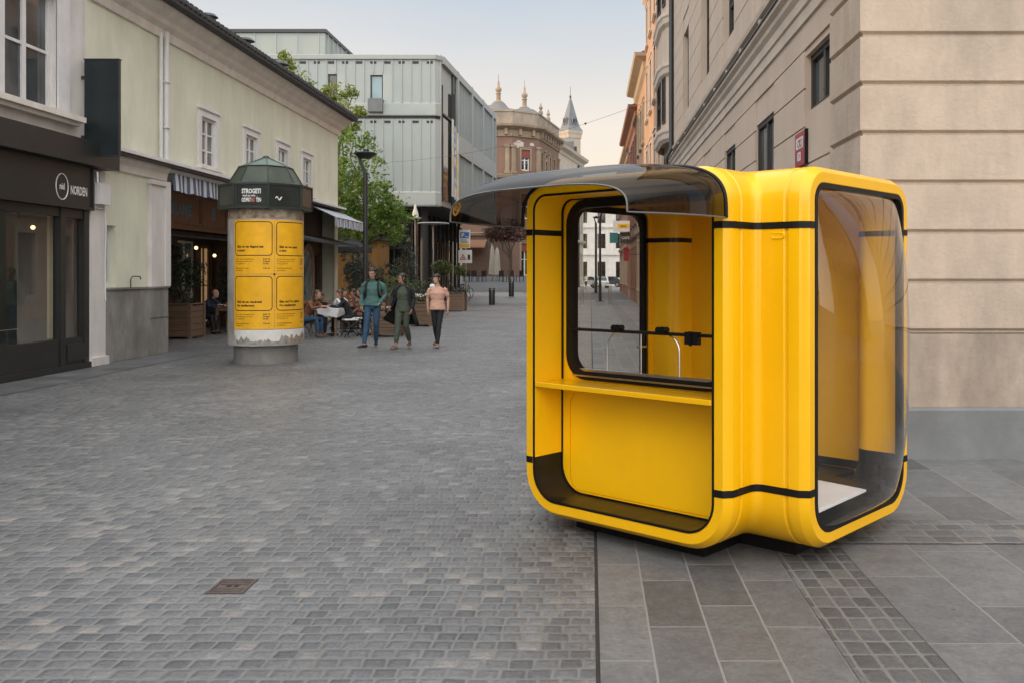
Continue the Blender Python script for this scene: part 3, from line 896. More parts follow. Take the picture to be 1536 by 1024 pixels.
mb.quad(rp(17.1,0), rp(34.6,0), rp(34.6,1), rp(17.1,1)); mb.quad(rp(17.1,1), rp(34.6,1), (-21,34.6,7.48), (-21,17.1,7.48))
mb.box(XF+0.42, XF+0.64, 17.1, 34.6, 7.44, 7.56)
for k in range(72): mb.box(XF+0.56, XF+0.68, 17.15+k*0.243, 17.30+k*0.243, 7.52, 7.62)
roof = mb.build('roof', m_rooft, house)
for (y, k) in ((22.6, 0.10), (24.4, 0.06), (27.0, 0.05)):
    mb = MB(); p = rp(y, k)
    mb.cyl((p[0], p[1]), 0.07, p[2]-0.1, p[2]+0.21, n=12); mb.cyl((p[0], p[1]), 0.24, p[2]+0.20, p[2]+0.27, n=16, r1=0.17)
    mb.build('roof_vent', m_dark_metal, roof)
mb = MB(); mb.tube([(XF+0.09,20.2,7.02),(XF+0.08,20.2,6.4),(XF+0.08,20.2,4.16)], 0.058, n=10)
for z in (4.9, 5.9): mb.box(XF, XF+0.16, 20.12, 20.28, z, z+0.03)
mb.build('downpipe', m_white_paint, house, smooth=40)
mb = MB(); mb.tube([(XF+0.07,19.98,6.95),(XF+0.07,19.98,4.16)], 0.04, n=10); mb.build('downpipe', m_white_paint, house, smooth=40)
mb = MB(); mb.box(XF-0.02, XF+0.30, 17.67, 34.3, 4.10, 4.17); mb.build('ledge', m_white_paint, house)
mb = MB(); mb.box(XF-0.02, XF+0.26, 17.67, 34.25, 4.045, 4.097); mb.build('ledge_gutter', m_dark_metal, house)
mb = MB(); sweep(mb, [(XF, 17.68), (XF, 20.30)], [(0.002,3.74),(0.05,3.76),(0.07,3.9),(0.14,4.0),(0.14,4.043),(0.002,4.043)]); mb.build('string_course', m_cream_tr, house)
mb = MB(); mb.box(XF+0.002, XF+0.07, 17.67, 20.32, 0, 1.40); mb.box(XF+0.002, XF+0.10, 17.66, 20.34, 1.402, 1.44); mb.box(XF+0.072, XF+0.085, 19.42, 19.44, 0.0, 1.39); mb.box(XF+0.072, XF+0.085, 19.44, 20.3, 0.78, 0.80); mb.build('plinth', m_plinth, house)
mb = MB(); mb.box(XF+0.002, XF+0.09, 19.52, 20.10, 1.44, 3.62); mb.box(XF-0.02, XF+0.12, 20.10, 20.34, 1.44, 3.73); mb.box(XF+0.002, XF+0.13, 19.48, 20.12, 3.62, 3.72); mb.build('pilaster', m_white_st, house)
mb = MB(); mb.tube([(XF+0.10,18.60,1.44),(XF+0.10,18.60,1.60),(XF+0.10,18.68,1.66),(XF+0.10,18.98,1.66),(XF+0.10,19.02,1.60)], 0.012, n=6); mb.build('wall_bracket', m_dark_metal, house)
# cafe front set back under the upper floor
mb = MB()
facade(mb, (-12.3, 20.3), UY, NX, 9.7, 0, 4.04, [(7.1, 8.35, 0.35, 2.72), (8.75, 9.55, 0.1, 2.6), (4.6, 6.3, 0.35, 2.72)], 0.2)
mb.quad((-12.4,30.0,0),(-9.85,30.0,0),(-9.85,30.0,4.04),(-12.4,30.0,4.04))
facade(mb, (-9.85, 30.0), UY, NX, 3.75, 0, 4.04, [(1.15, 2.45, 0.7, 2.45), (2.75, 3.55, 0.1, 2.45)], 0.15)
front = mb.build('shopfront', m_wood_d, house)
mb = MB(); FX = -11.0
mb.box(FX-0.12, FX, 20.36, 29.98, 2.98, 4.03)
for a, b in ((20.5, 25.95), (26.0, 27.75), (27.8, 29.95)):
    mb.box(FX+0.001, FX+0.03, a, b, 3.06, 3.12); mb.box(FX+0.001, FX+0.03, a, b, 3.78, 3.84); mb.box(FX+0.001, FX+0.03, a, a+0.07, 3.12, 3.78); mb.box(FX+0.001, FX+0.03, b-0.07, b, 3.12, 3.78)
mb.box(FX-0.1, FX+0.10, 20.4, 29.97, 2.90, 2.978); mb.box(FX+0.001, FX+0.10, 20.4, 29.97, 3.90, 3.98)
fascia = mb.build('fascia', m_wood, house)
m_bluelet = M('faded_blue_lettering', (0.17, 0.30, 0.40), 0.6, 0.3, 20)
mb = MB(); put_text(mb, 'KUBILANJE', 0.42, lambda s, t: (FX+0.006, 23.55+s, 3.30+t), bold=0.012, width=0.88); mb.build('lettering', m_bluelet, fascia)
mb = MB(); put_text(mb, '8', 0.56, lambda s, t: (FX+0.006, 26.68+s, 3.26+t), bold=0.01); mb.build('emblem', m_bluelet, fascia)
mb = MB(); mb.rings([[(-11.12,y,2.89),(-11.12,y,2.82),(-10.45,y,2.66),(-10.45,y,2.70)] for y in (20.4, 29.9)], 0, True, True, True)
mb.build('tile_canopy', m_rooft, house)
mb = MB(); mb.rings([[(-9.85,y,3.08),(-9.85,y,2.93),(-8.78,y,2.74),(-8.78,y,2.82)] for y in (29.2, 34.9)], 0, True, True, True)
mb.build('tile_canopy', m_rooft, house)
m_panel_g = M_pane('pale_green_glazing', (0.22, 0.27, 0.25), 0.12, 0.4, 2.0)
window(house, (-12.3, 20.3), UY, NX, 7.1, 8.35, 0.35, 2.72, 0.12, m_cream_tr, m_panel_g, 2, 3, 0.07)
window(house, (-12.3, 20.3), UY, NX, 4.6, 6.3, 0.35, 2.72, 0.12, m_wood_d, m_pane, 2, 1, 0.07)
window(house, (-12.3, 20.3), UY, NX, 8.75, 9.55, 0.1, 2.6, 0.12, m_wood, m_lit, 2, 2, 0.07)
m_panel_b = M_pane('pale_blue_glazing', (0.17, 0.23, 0.25), 0.10, 0.35, 2.5)
# arched window right of the advertising column
mb = MB(); n = 12
arch = lambda w, h0, h1, yc: [(yc-w, h0)] + [(yc+w, h0)] + [(yc+w*math.cos(PI*k/n), h1+w*1.15*math.sin(PI*k/n)) for k in range(n+1)]
A = arch(0.68, 0.7, 2.0, 31.8); B = arch(0.55, 0.82, 1.98, 31.8)
mb.plate([(-9.84, y, z) for y, z in A], [[(-9.84, y, z) for y, z in B]], (0.09, 0, 0))
aw = mb.build('window', m_wood, house)
mb = MB(); mb.poly_prism([(-9.83, y, z) for y, z in B], (0.02, 0, 0)); mb.build('pane', m_panel_b, aw)
mb = MB()
for k in range(3): mb.tube([(-9.805, 31.55+0.1*math.sin(j*1.1+k*2), 1.0+0.35*k+0.03*j) for j in range(12)], 0.012, n=5)
mb.build('etched_ornament', m_dark_metal, aw)
window(house, (-9.85, 30.0), UY, NX, 2.75, 3.55, 0.1, 2.45, 0.1, m_wood_d, m_pane, 1, 2, 0.08)
for (x, y, z) in ((-11.9, 27.75, 2.50), (-12.0, 29.35, 2.30)):
    mb = MB(); mb.tube([(-12.2, y, z+0.22), (x, y, z+0.22), (x, y, z+0.08)], 0.012, n=6)
    lamp = mb.build('lamp_bracket', m_dark_metal, house)
    mb = MB(); mb.ball((x, y, z), 0.055); mb.build('bulb', m_bulb, lamp, smooth=60)
# awnings
mb = MB(); mb.box(XF+0.02, XF+0.10, 20.42, 29.4, 3.96, 4.04); mb.build('awning_case', m_white_paint, house)
mb = MB()
P = [(XF+0.08, 20.45+8.9*k/46, 0) for k in range(47)]
mb.rings([[(x+0.02*math.sin(k*1.35)+0.03, y, 3.95) for k, (x, y, _) in enumerate(P)], [(x+0.05+0.035*math.sin(k*1.35), y, 3.56+0.018*math.sin(k*2.7)) for k, (x, y, _) in enumerate(P)]], 0, False)
mb.build('awning_valance', m_stripe_w, house)
mb = MB(); mb.quad((XF+0.05,30.6,4.02),(XF+0.05,34.3,4.02),(-8.50,34.3,3.62),(-8.50,30.6,3.62)); mb.quad((XF+0.05,30.6,4.0),(XF+0.05,34.3,4.0),(-8.50,34.3,3.6),(-8.50,30.6,3.6))
aw2 = mb.build('awning', m_awn, house)
mb = MB(); mb.rings([[(-8.50+0.02*math.sin(k*1.3), 30.6+3.7*k/30, 3.62) for k in range(31)], [(-8.49+0.04*math.sin(k*1.3), 30.6+3.7*k/30, 3.30+0.02*math.sin(k*2.6)) for k in range(31)]], 0, False)
mb.build('valance', m_stripe_f, aw2)
mb = MB(); mb.tube([(-8.50,30.58,3.62),(-8.50,34.32,3.62)], 0.025, n=6); mb.build('front_bar', m_white_paint, aw2)

# white house with the black shopfront
shop = thing('white_house', 'white plastered house with a black shopfront and lit display window at the street corner', 'house', (XF, 5, 0))
mb = MB()
ws = [15.45, 11.6, 7.2, 3.8, 0.4]
facade(mb, (XF, -12), UY, NX, 29.10, 3.9, 8.6, [(w+12-0.75, w+12+0.75, 4.55, 6.6) for w in ws], 0.2)
mb.quad((XF,17.1,3.9),(-18,17.1,3.9),(-18,17.1,8.6),(XF,17.1,8.6)); mb.quad((XF,-12,0),(-18,-12,0),(-18,-12,8.6),(XF,-12,8.6))
mb.quad((XF,17.64,0),(-11,17.64,0),(-11,17.64,3.9),(XF,17.64,3.9))
mb.build('wall', m_white_st, shop)
mb = MB(); mb.box(-18.5, XF+0.5, -12.2, 17.3, 8.6, 8.85); mb.quad((XF+0.6,-12.2,8.85),(XF+0.6,17.3,8.85),(-14,17.3,11.6),(-14,-12.2,11.6)); mb.quad((-14,-12.2,11.6),(-14,17.3,11.6),(-18.6,17.3,8.85),(-18.6,-12.2,8.85)); mb.build('roof', m_rooft, shop)
for w in ws:
    window(shop, (XF, -12), UY, NX, w+12-0.75, w+12+0.75, 4.55, 6.6, 0.15, m_white_paint, m_pane_grey, 2, 2, 0.09, (0.55, 0.10, 0.22), m_cream_tr, 0.34, m_white_paint)
mb = MB(); mb.box(XF, XF+0.10, 17.10, 17.64, 0.16, 3.66); mb.box(XF, XF+0.16, 17.08, 17.66, 0, 0.16); mb.build('pillar', m_white_st, shop)
mb = MB(); mb.box(XF+0.10, XF+0.22, 17.22, 17.60, 3.02, 3.42); mb.build('meter_box', m_white_paint, shop)
mb = MB(); mb.tube([(XF+0.14,17.30,3.42),(XF+0.14,17.28,3.62)], 0.035, n=8); mb.build('pipe_stub', m_steel, shop)
mb = MB(); mb.tube([(XF+0.12,17.56,3.0),(XF+0.13,17.60,2.6),(XF+0.12,17.58,1.9),(XF+0.12,17.6,1.2)], 0.012, n=6); mb.tube([(XF+0.11,17.14,2.98),(XF+0.13,17.35,2.93),(XF+0.12,17.6,2.97)], 0.01, n=6); mb.build('cable', m_white_paint, shop)
mb = MB(); mb.box(XF-0.02, XF+0.36, -12, 17.66, 3.68, 4.12); mb.build('fascia_hood', m_shopblack, shop)
mb = MB(); mb.box(XF-0.02, XF+0.16, -12, 17.08, 2.88, 3.675); mb.box(XF+0.16, XF+0.19, -12, 17.08, 2.88, 2.93); mb.box(XF+0.16, XF+0.19, 17.03, 17.08, 2.93, 3.66)
sf = mb.build('sign_board', m_shopblack, shop)
xs = XF+0.168
mb = MB(); put_text(mb, 'NORDEN', 0.215, lambda s, t: (xs, 16.33+s, 3.13+t), bold=0.006, width=0.60); mb.build('lettering', m_white_let, sf)
mb = MB(); put_text(mb, 'nid', 0.15, lambda s, t: (xs, 16.07+s, 3.19+t), 'CENTER', bold=0.005, width=0.85); mb.build('lettering', m_white_let, sf)
mb = MB(); mb.tube([(xs, 16.07+0.185*math.cos(2*PI*k/40), 3.235+0.225*math.sin(2*PI*k/40)) for k in range(41)], 0.009, n=6); mb.build('logo_ring', m_white_let, sf)
mb = MB()
for (a, b) in ((-12, -11.8), (16.17, 16.32), (16.92, 17.08)) + tuple((y, y+0.14) for y in (13.4, 10.4, 7.4, 4.4, 1.4, -1.6, -4.6, -7.6)): mb.box(XF-0.05, XF+0.09, a, b, 0.10, 2.876)
mb.box(XF-0.05, XF+0.07, -12, 17.07, 2.72, 2.874); mb.box(XF-0.05, XF+0.07, -12, 17.07, 0.10, 0.56); mb.box(XF+0.07, XF+0.10, 16.36, 16.90, 0.16, 0.46); mb.box(XF-0.05, XF+0.14, -12, 17.07, 0, 0.10)
mb.build('window_frame', m_shopblack, shop)
mb = MB(); mb.quad((XF-0.01,-12,0.5),(XF-0.01,17.0,0.5),(XF-0.01,17.0,2.8),(XF-0.01,-12,2.8)); mb.build('display_pane', M_glass('display_glass', (0.82,0.83,0.82), 1.1), shop)
m_shopin = M('shop_interior', (0.20, 0.165, 0.125), 0.8, 0.5, 1.6)
mb = MB(); mb.quad((-12.2,-12,0),(-12.2,17.6,0),(-12.2,17.6,3.6),(-12.2,-12,3.6)); mb.quad((-12.2,-12,0.1),(-12.2,17.6,0.1),(XF-.05,17.6,0.1),(XF-.05,-12,0.1)); mb.quad((-12.2,-12,3.0),(-12.2,17.6,3.0),(XF-.05,17.6,3.0),(XF-.05,-12,3.0))
mb.build('shop_room', m_shopin, shop)
mb = MB(); mb.rings([[(XF-0.35+0.03*math.sin(k*1.9), 16.50+0.03*k, z) for k in range(18)] for z in (0.55, 2.9)], 0, False); mb.build('curtain', M('cream_curtain', (0.62,0.57,0.42), 0.8, 0.1, 4), shop)
mb = MB()
for k in range(7): mb.box(-12.15, -11.8, 15.5-k*1.1, 16.4-k*1.1, 0.1, 2.2)
for k in range(4): mb.box(-11.3, -10.7, 15.2-k*1.3, 16.0-k*1.3, 0.1, 0.95)
mb.build('shop_shelf', m_wood, shop)
mb = MB(); mb.ball((XF-0.7, 16.66, 2.55), 0.04); mb.build('lamp', m_bulb, shop, smooth=60)

t = thing('blade_sign', 'tall blank dark blue-black projecting sign fixed above the black shopfront', 'sign', (XF, 17.0, 3.9))
mb = MB(); mb.box(-9.33, -8.70, 16.95, 17.04, 3.90, 5.66); o = mb.build('panel', M('sign_panel', (0.010,0.017,0.021), 0.35, 0.2, 3, 0.03, 20), t)
for z in (4.2, 5.3):
    mb = MB(); mb.box(XF, -9.33, 16.97, 17.02, z, z+0.06); mb.build('bracket', m_dark_metal, t)
mb = MB(); mb.box(-9.345, -8.685, 16.94, 17.05, 5.661, 5.675); mb.box(-9.345, -8.685, 16.94, 17.05, 3.885, 3.899); mb.build('edge_strip', m_dark_metal, t)

# ------------------------------------------------------------------ advertising column
CC = Vector((-6.42, 18.2, 0)); CR = 0.71
toC = Vector((0.3317, -0.9434, 0)); rtC = Vector((0.9434, 0.3317, 0))
def cyl_pt(phi, z, r): return CC + toC*(r*math.cos(phi)) + rtC*(r*math.sin(phi)) + Vector((0,0,z))
m_conc = M('worn_grey_concrete', (0.22, 0.217, 0.21), 0.85, 0.2, 5, 0.4, 30, streak=0.3)
m_colwhite = M('peeling_white_column', (0.50, 0.49, 0.47), 0.8, 0.22, 3.5, 0.3, 25, streak=0.5, dirt=(0.30,0.25,0.19))
m_paste = M('torn_paper_layers', (0.30, 0.24, 0.18), 0.9, 0.55, 9, 0.6, 22)
m_verdi = M('green_copper_hood', (0.018, 0.028, 0.024), 0.45, 0.35, 4, 0.1, 20, streak=0.3, dirt=(0.05,0.065,0.055))
m_verdi_l = M('verdigris_roof', (0.085, 0.135, 0.110), 0.5, 0.3, 4, 0.1, 20, streak=0.3)
m_hoodpane = M_pane('hood_glass', (0.012, 0.018, 0.017), 0.30, 0.4, 3)
m_poster = M('yellow_poster_paper', (0.86, 0.445, 0.008), 0.6, 0.12, 4, 0.7, 5, streak=0.16)
m_ink = M('poster_ink', (0.03, 0.022, 0.012), 0.7, 0.2, 20)
col = thing('advertising_column', 'round advertising column pasted with four yellow posters under a green copper hood', 'advertising column', CC)
mb = MB(); mb.lathe(CC, [(0.60,-0.012),(0.60,0.33),(0.62,0.34)], n=48); mb.build('base', m_conc, col, smooth=40)
mb = MB(); mb.lathe(CC, [(0.60,0.34),(0.705,0.345),(CR,0.37),(CR,2.80),(0.69,2.81),(0.69,2.97)], n=64); mb.build('drum', m_colwhite, col, smooth=40)
def wrap_patch(name, pts2, r, mat, par, seg=1):
    mb = MB(); mb.plate([tuple(cyl_pt(a, z, r)) for a, z in pts2], [], (0,0,0.0001)); return mb.build(name, mat, par)
def strip(mb, a0, a1, zf0, zf1, r, n=40):
    lo = [cyl_pt(a0+(a1-a0)*k/n, zf0(k/n), r) for k in range(n+1)]; hi = [cyl_pt(a0+(a1-a0)*k/n, zf1(k/n), r) for k in range(n+1)]
    mb.rings([lo, hi], 0, False)
rng = random.Random(5)
def jag(b, amp):
    tab = []; v = 0.0
    for k in range(61):
        v = 0.72*v + rng.gauss(0, 0.55) if rng.random() > 0.12 else rng.uniform(-1, 1)
        tab.append(max(-1.1, min(1.1, v)))
    return lambda t: b + amp*tab[int(round(t*60))]
mb = MB(); strip(mb, -1.35, 1.5, lambda t: 2.765, jag(2.93, 0.03), CR+0.004, 60); mb.build('torn_paper', m_paste, col)
mb = MB(); strip(mb, -0.92, 1.5, jag(0.52, 0.085), lambda t: 0.645, CR+0.006, 60); mb.build('torn_paper', M('white_paper_scraps', (0.66,0.65,0.63), 0.8, 0.1, 6, 0.2, 20), col)
mb = MB(); strip(mb, -0.85, 1.45, lambda t: 0.375, jag(0.55, 0.035), CR+0.0035, 60); mb.build('bare_patch', M('bare_concrete_patch', (0.27,0.262,0.25), 0.9, 0.4, 9, 0.5, 18), col)
mb = MB(); strip(mb, 0.55, 1.5, jag(0.40, 0.02), jag(0.55, 0.06), CR+0.005, 60); mb.build('rusty_stain', m_paste, col)
lines_a = [('Elsk du ver Bigand tek', 0.055), ('a mand', 0.055)]
POST = [(-0.925, 0.205, 1.71, 2.74, 'Elsk du ver Bigand tek', 'a mand'), (0.215, 1.345, 1.71, 2.74, 'Elsk du ver quest', 'a stue'),
        (-0.925, 0.205, 0.655, 1.70, 'Elsk de ver vandretal', 'for studiernavn'), (0.215, 1.345, 0.655, 1.70, 'Elsk ved Tor stikker', 'For studiernavn')]
for (a0, a1, z0, z1, l1, l2) in POST:
    mb = MB(); strip(mb, a0, a1, lambda t: z0, lambda t: z1, CR+0.008, 30)
    ps = mb.build('poster', m_poster, col, smooth=40)
    W = (a1-a0)*CR; H = z1-z0
    fn = lambda s, t, r=CR+0.0105: tuple(cyl_pt(a0 + s/CR, z0 + t, r))
    mb = MB()
    o_ = rrect(0.03, W-0.03, H*0.335, H-0.03, 0.07, 5); i_ = rrect(0.045, W-0.045, H*0.335+0.015, H-0.045, 0.057, 5)
    def dense(L):
        out = []
        for k in range(len(L)):
            p, q = L[k], L[(k+1) % len(L)]; n = max(1, int(math.hypot(q[0]-p[0], q[1]-p[1])/0.05))
            out += [(p[0]+(q[0]-p[0])*j/n, p[1]+(q[1]-p[1])*j/n) for j in range(n)]
        return out
    # matched inner / outer outlines
    do = []; di = []
    for k in range(len(o_)):
        p, q = o_[k], o_[(k+1) % len(o_)]; pi_, qi = i_[k], i_[(k+1) % len(i_)]
        n = max(1, int(math.hypot(q[0]-p[0], q[1]-p[1])/0.05))
        for j in range(n):
            do.append(fn(p[0]+(q[0]-p[0])*j/n, p[1]+(q[1]-p[1])*j/n)); di.append(fn(pi_[0]+(qi[0]-pi_[0])*j/n, pi_[1]+(qi[1]-pi_[1])*j/n))
    mb.rings([do, di], 0, True)
    mb.build('printed_border', m_ink, ps)
    mb = MB()
    put_text(mb, l1, 0.058, lambda s, t: fn(s+0.09, t+H*0.335+0.155), bold=0.0025); put_text(mb, l2, 0.058, lambda s, t: fn(s+0.09, t+H*0.335+0.085), bold=0.0025)
    mb.build('headline', m_ink, ps)
    mb = MB()
    for k, s_ in enumerate(('du ver alle mitropolitanere', 'til hvermansnoterne ved', 'Tor og Alle til', '', 'kontaktsignalet dage', 'ved aftenen')):
        if s_: put_text(mb, s_, 0.037, lambda s, t: fn(s+0.04, t+H*0.335-0.075-k*0.043))
    for k, s_ in enumerate(('ELSK 20', 'fredager', 'lorden', '', 'S BL ver')):
        if s_: put_text(mb, s_, 0.037, lambda s, t: fn(s+W-0.20, t+H*0.335-0.075-k*0.043), bold=0.001)
    mb.build('small_print', m_ink, ps)
mb = MB(); mb.ball(tuple(cyl_pt(0.21, 1.705, CR+0.006)), 0.022); mb.build('rivet', m_dark_metal, col)
OCT0 = math.atan2(toC.y, toC.x) + R(3)
rotk = OCT0
mb = MB(); mb.lathe(CC, [(0.70,2.97),(0.875,2.955),(0.875,3.00),(0.865,3.00),(0.865,3.40),(0.89,3.40),(0.89,3.44),(0.72,3.47)], n=8, rot=rotk)
for k in range(8):
    a = rotk + 2*PI*k/8; p = (CC.x+0.868*math.cos(a), CC.y+0.868*math.sin(a)); mb.cyl(p, 0.022, 2.96, 3.44, n=6)
hood_ = mb.build('hood', m_verdi, col)
for k in range(8):
    a = rotk + 2*PI*(k+0.5)/8; ra = 0.865*math.cos(PI/8)+0.004; hw_ = 0.865*math.sin(PI/8)-0.045
    c = Vector((CC.x+ra*math.cos(a), CC.y+ra*math.sin(a), 0)); tdir = Vector((-math.sin(a), math.cos(a), 0)); n_ = Vector((math.cos(a), math.sin(a), 0))
    mb = MB(); mb.poly_prism([tuple(c+tdir*s+Vector((0,0,z))) for s, z in rrect(-hw_, hw_, 3.025, 3.385, 0.03, 3)], n_*0.006); mb.build('light_panel', m_hoodpane, hood_)
    face_l = k
a = rotk - 2*PI*0.5/8
def panel_fn(a):
    ra = 0.865*math.cos(PI/8)+0.0125; c = Vector((CC.x+ra*math.cos(a), CC.y+ra*math.sin(a), 0)); tdir = Vector((-math.sin(a), math.cos(a), 0))
    return lambda s, t: tuple(c + tdir*s + Vector((0,0,t)))
f1 = panel_fn(rotk - PI/8)
mb = MB(); put_text(mb, 'STROGETI', 0.12, lambda s, t: f1(s-0.175, t+3.235), bold=0.005, width=0.66); put_text(mb, 'grad na robu . .', 0.052, lambda s, t: f1(s-0.16, t+3.175), bold=0.002, width=0.9); put_text(mb, 'ODPRT', 0.105, lambda s, t: f1(s-0.175, t+3.075), bold=0.004, width=0.5); put_text(mb, 'TEN', 0.105, lambda s, t: f1(s+0.095, t+3.075), bold=0.004, width=0.5); mb.build('lettering', m_white_let, hood_)
mb = MB(); put_text(mb, 'MO', 0.105, lambda s, t: f1(s-0.0, t+3.075), bold=0.004, width=0.45); mb.build('lettering', M('red_lettering', (0.55,0.16,0.13), 0.6), hood_)
f2 = panel_fn(rotk + PI/8)
mb = MB(); mb.tube([f2(-0.20+0.012*k, 3.145+0.03*math.sin(k*0.75)) for k in range(12)], [0.008+0.008*math.sin(k*0.6)**2 for k in range(12)], n=6); mb.build('paint_mark', m_white_let, hood_)
rf_ = MB(); rf_.lathe(CC, [(0.69,3.45),(0.70,3.46),(0.50,3.80)], n=8, rot=rotk, cap0=False)
rf_.build('roof_skirt', M('dark_olive_copper', (0.042,0.058,0.042), 0.5, 0.3, 4, 0.1, 20, streak=0.3), col)
rf_ = MB(); rf_.lathe(CC, [(0.515,3.802),(0.52,3.806),(0.05,4.00)], n=8, rot=rotk)
cr_ = rf_.build('copper_roof', m_verdi_l, col)
mb = MB()
for k in range(8):
    a = rotk+2*PI*k/8
    q = lambda r, z: (CC.x+r*math.cos(a), CC.y+r*math.sin(a), z)
    mb.tube([q(0.705,3.46), q(0.505,3.803), q(0.05,4.005)], 0.012, n=6)
for r, z in ((0.507, 3.803),):
    mb.tube([(CC.x+r*math.cos(rotk+2*PI*k/8), CC.y+r*math.sin(rotk+2*PI*k/8), z) for k in range(9)], 0.012, n=6)
mb.lathe(CC, [(0.07,3.99),(0.06,4.03),(0.02,4.05)], n=12)
mb.build('roof_rib', m_verdi, cr_)
# ------------------------------------------------------------------ right corner house
m_beige = M('beige_render', (0.53, 0.425, 0.345), 0.85, 0.06, 1.5, 0.3, 30, streak=0.07, dirt=(0.50,0.41,0.33))
m_beige_f = M('beige_render_rough', (0.475, 0.385, 0.31), 0.88, 0.09, 2.2, 0.55, 26, streak=0.05, dirt=(0.33,0.28,0.23))
m_beige_dirty = M('soiled_beige_render', (0.37, 0.305, 0.25), 0.9, 0.14, 2.0, 0.5, 22, streak=0.35, dirt=(0.26,0.22,0.18))
m_beige_l = M('light_beige_trim', (0.58, 0.49, 0.41), 0.8, 0.06, 2.0, 0.15, 30, streak=0.2)
m_plg = M('grey_stone_plinth', (0.165, 0.175, 0.182), 0.75, 0.16, 1.8, 0.35, 16, streak=0.25)
m_frame_br = M('dark_brown_frame', (0.03, 0.025, 0.022), 0.5, 0.2, 10)
XR = 2.60
corner = thing('beige_corner_house', 'large beige rendered corner house with grooved masonry courses and grey stone plinth', 'house', (6.0, 12.0, 0))
G = [1.16 + 0.463*k for k in range(8)]
prof = [(0.0, 0.466)]
for g in G: prof += [(0.0, g-0.018), (-0.022, g-0.014), (-0.034, g-0.006), (-0.034, g+0.014), (-0.004, g+0.034), (0.0, g+0.040)]
prof += [(0.0, 4.74), (-0.4, 4.74), (-0.4, 0.466)]
# lower dirty course below the first groove
mb = MB(); sweep(mb, [(2.52, 9.70), (2.52, 8.60), (16.0, 8.60)], [(-0.002, 0.466)] + prof[1:3] + [(-0.4, G[0]-0.012), (-0.4, 0.466)])
mb.build('lower_course', m_beige_dirty, corner)
mb = MB(); sweep(mb, [(2.52, 9.70), (2.52, 8.60), (16.0, 8.60)], [(-0.4, G[0]-0.010)] + prof[3:])
mb.build('corner_masonry', m_beige_f, corner)
mb = MB(); sweep(mb, [(XR, 28.8), (XR, 9.70), (2.52, 9.70), (2.52, 8.60), (16.0, 8.60)], [(0.002,-0.02), (0.045,-0.02), (0.045,0.44), (0.02,0.466), (0.002,0.466)])
mb.build('plinth', m_plg, corner)
OR, UR, NR = (XR, 9.70), (0, 1), (-1, 0)
ur = lambda y: y - 9.70
low = [(ur(9.86), ur(11.10), 3.64, 4.33), (ur(12.95), ur(14.40), 1.9, 4.02), (ur(16.40), ur(17.72), 1.9, 4.06), (ur(19.7), ur(21.0), 1.9, 4.06), (ur(22.9), ur(24.2), 1.9, 4.06), (ur(26.0), ur(27.3), 1.9, 4.06)]
upp = [(ur(y), ur(y+1.45), 6.15, 8.35) for y in (9.9, 13.2, 16.55, 20.0, 24.2)]
up2 = [(a, b, 10.6, 12.7) for a, b, _, _ in upp]
mb = MB(); facade(mb, OR, UR, NR, 19.1, 0.3, 13.8, low+upp+up2, 0.20)
mb.quad((2.52,8.7,4.7),(16,8.7,4.7),(16,8.7,13.8),(2.52,8.7,13.8)); mb.quad((2.56,8.7,4.7),(XR,9.70,4.7),(XR,9.70,13.8),(2.56,8.7,13.8)); mb.quad((XR,28.8,0),(14,28.8,0),(14,28.8,13.8),(XR,28.8,13.8)); mb.quad((2.2,8.2,13.8),(16,8.2,13.8),(16,28.8,13.8),(2.2,28.8,13.8))
mb.build('wall', m_beige, corner)
def courses(mb, O, U, N, L, zs, holes, d, gap):
    for k in range(len(zs)-1):
        za, zb = zs[k]+gap/2, zs[k+1]-gap/2
        segs = [(0.0, L)]
        cuts = [(h[0], h[1]) for h in holes if h[2] < zb and h[3] > za]
        for a, b in sorted(cuts):
            ns = []
            for s0, s1 in segs:
                if b <= s0 or a >= s1: ns.append((s0, s1)); continue
                if a > s0: ns.append((s0, a))
                if b < s1: ns.append((b, s1))
            segs = ns
        for s0, s1 in segs:
            if s1-s0 > 0.02: obox(mb, O, U, N, s0, s1, za, zb, 0.001, d)
mb = MB(); courses(mb, OR, UR, NR, 19.05, [0.466]+G[:7]+[4.40, 4.74], low, 0.022, 0.022)
mb.build('masonry_courses', m_beige, corner)
mb = MB(); courses(mb, OR, UR, NR, 19.05, [5.68+0.52*k for k in range(16)], upp+up2, 0.022, 0.02)
mb.build('masonry_courses', m_beige, corner)
for h in low: window(corner, OR, UR, NR, *h, 0.10 if h[2] > 3 else 0.06, m_frame_br, m_pane_grey, 2, 1 if h[2] > 3 else 2, 0.07)
for h in upp+up2: window(corner, OR, UR, NR, *h, 0.15, m_frame_br, m_pane, 2, 3, 0.07)
mb = MB(); sweep(mb, [(XR, 28.8), (XR, 9.70), (2.52, 9.70), (2.52, 8.60), (16.0, 8.60)], [(0.001,4.70),(0.05,4.72),(0.055,4.86),(0.08,4.88),(0.085,5.00),(0.13,5.06),(0.135,5.12),(0.19,5.17),(0.195,5.22),(0.001,5.24)])
mb.build('belt_cornice', m_beige_l, corner, smooth=25)
mb = MB(); sweep(mb, [(XR, 28.8), (XR, 9.70), (2.52, 9.70), (2.52, 8.60), (16.0, 8.60)], [(0.0,5.243),(0.215,5.224),(0.215,5.25),(0.0,5.30)])
mb.build('flashing', m_dark_metal, corner)
mb = MB(); sweep(mb, [(XR, 28.8), (XR, 9.70), (2.52, 9.70), (2.52, 8.60), (16.0, 8.60)], [(0.001,5.55),(0.07,5.57),(0.085,5.64),(0.001,5.68)]); mb.build('sill_course', m_beige_l, corner, smooth=25)
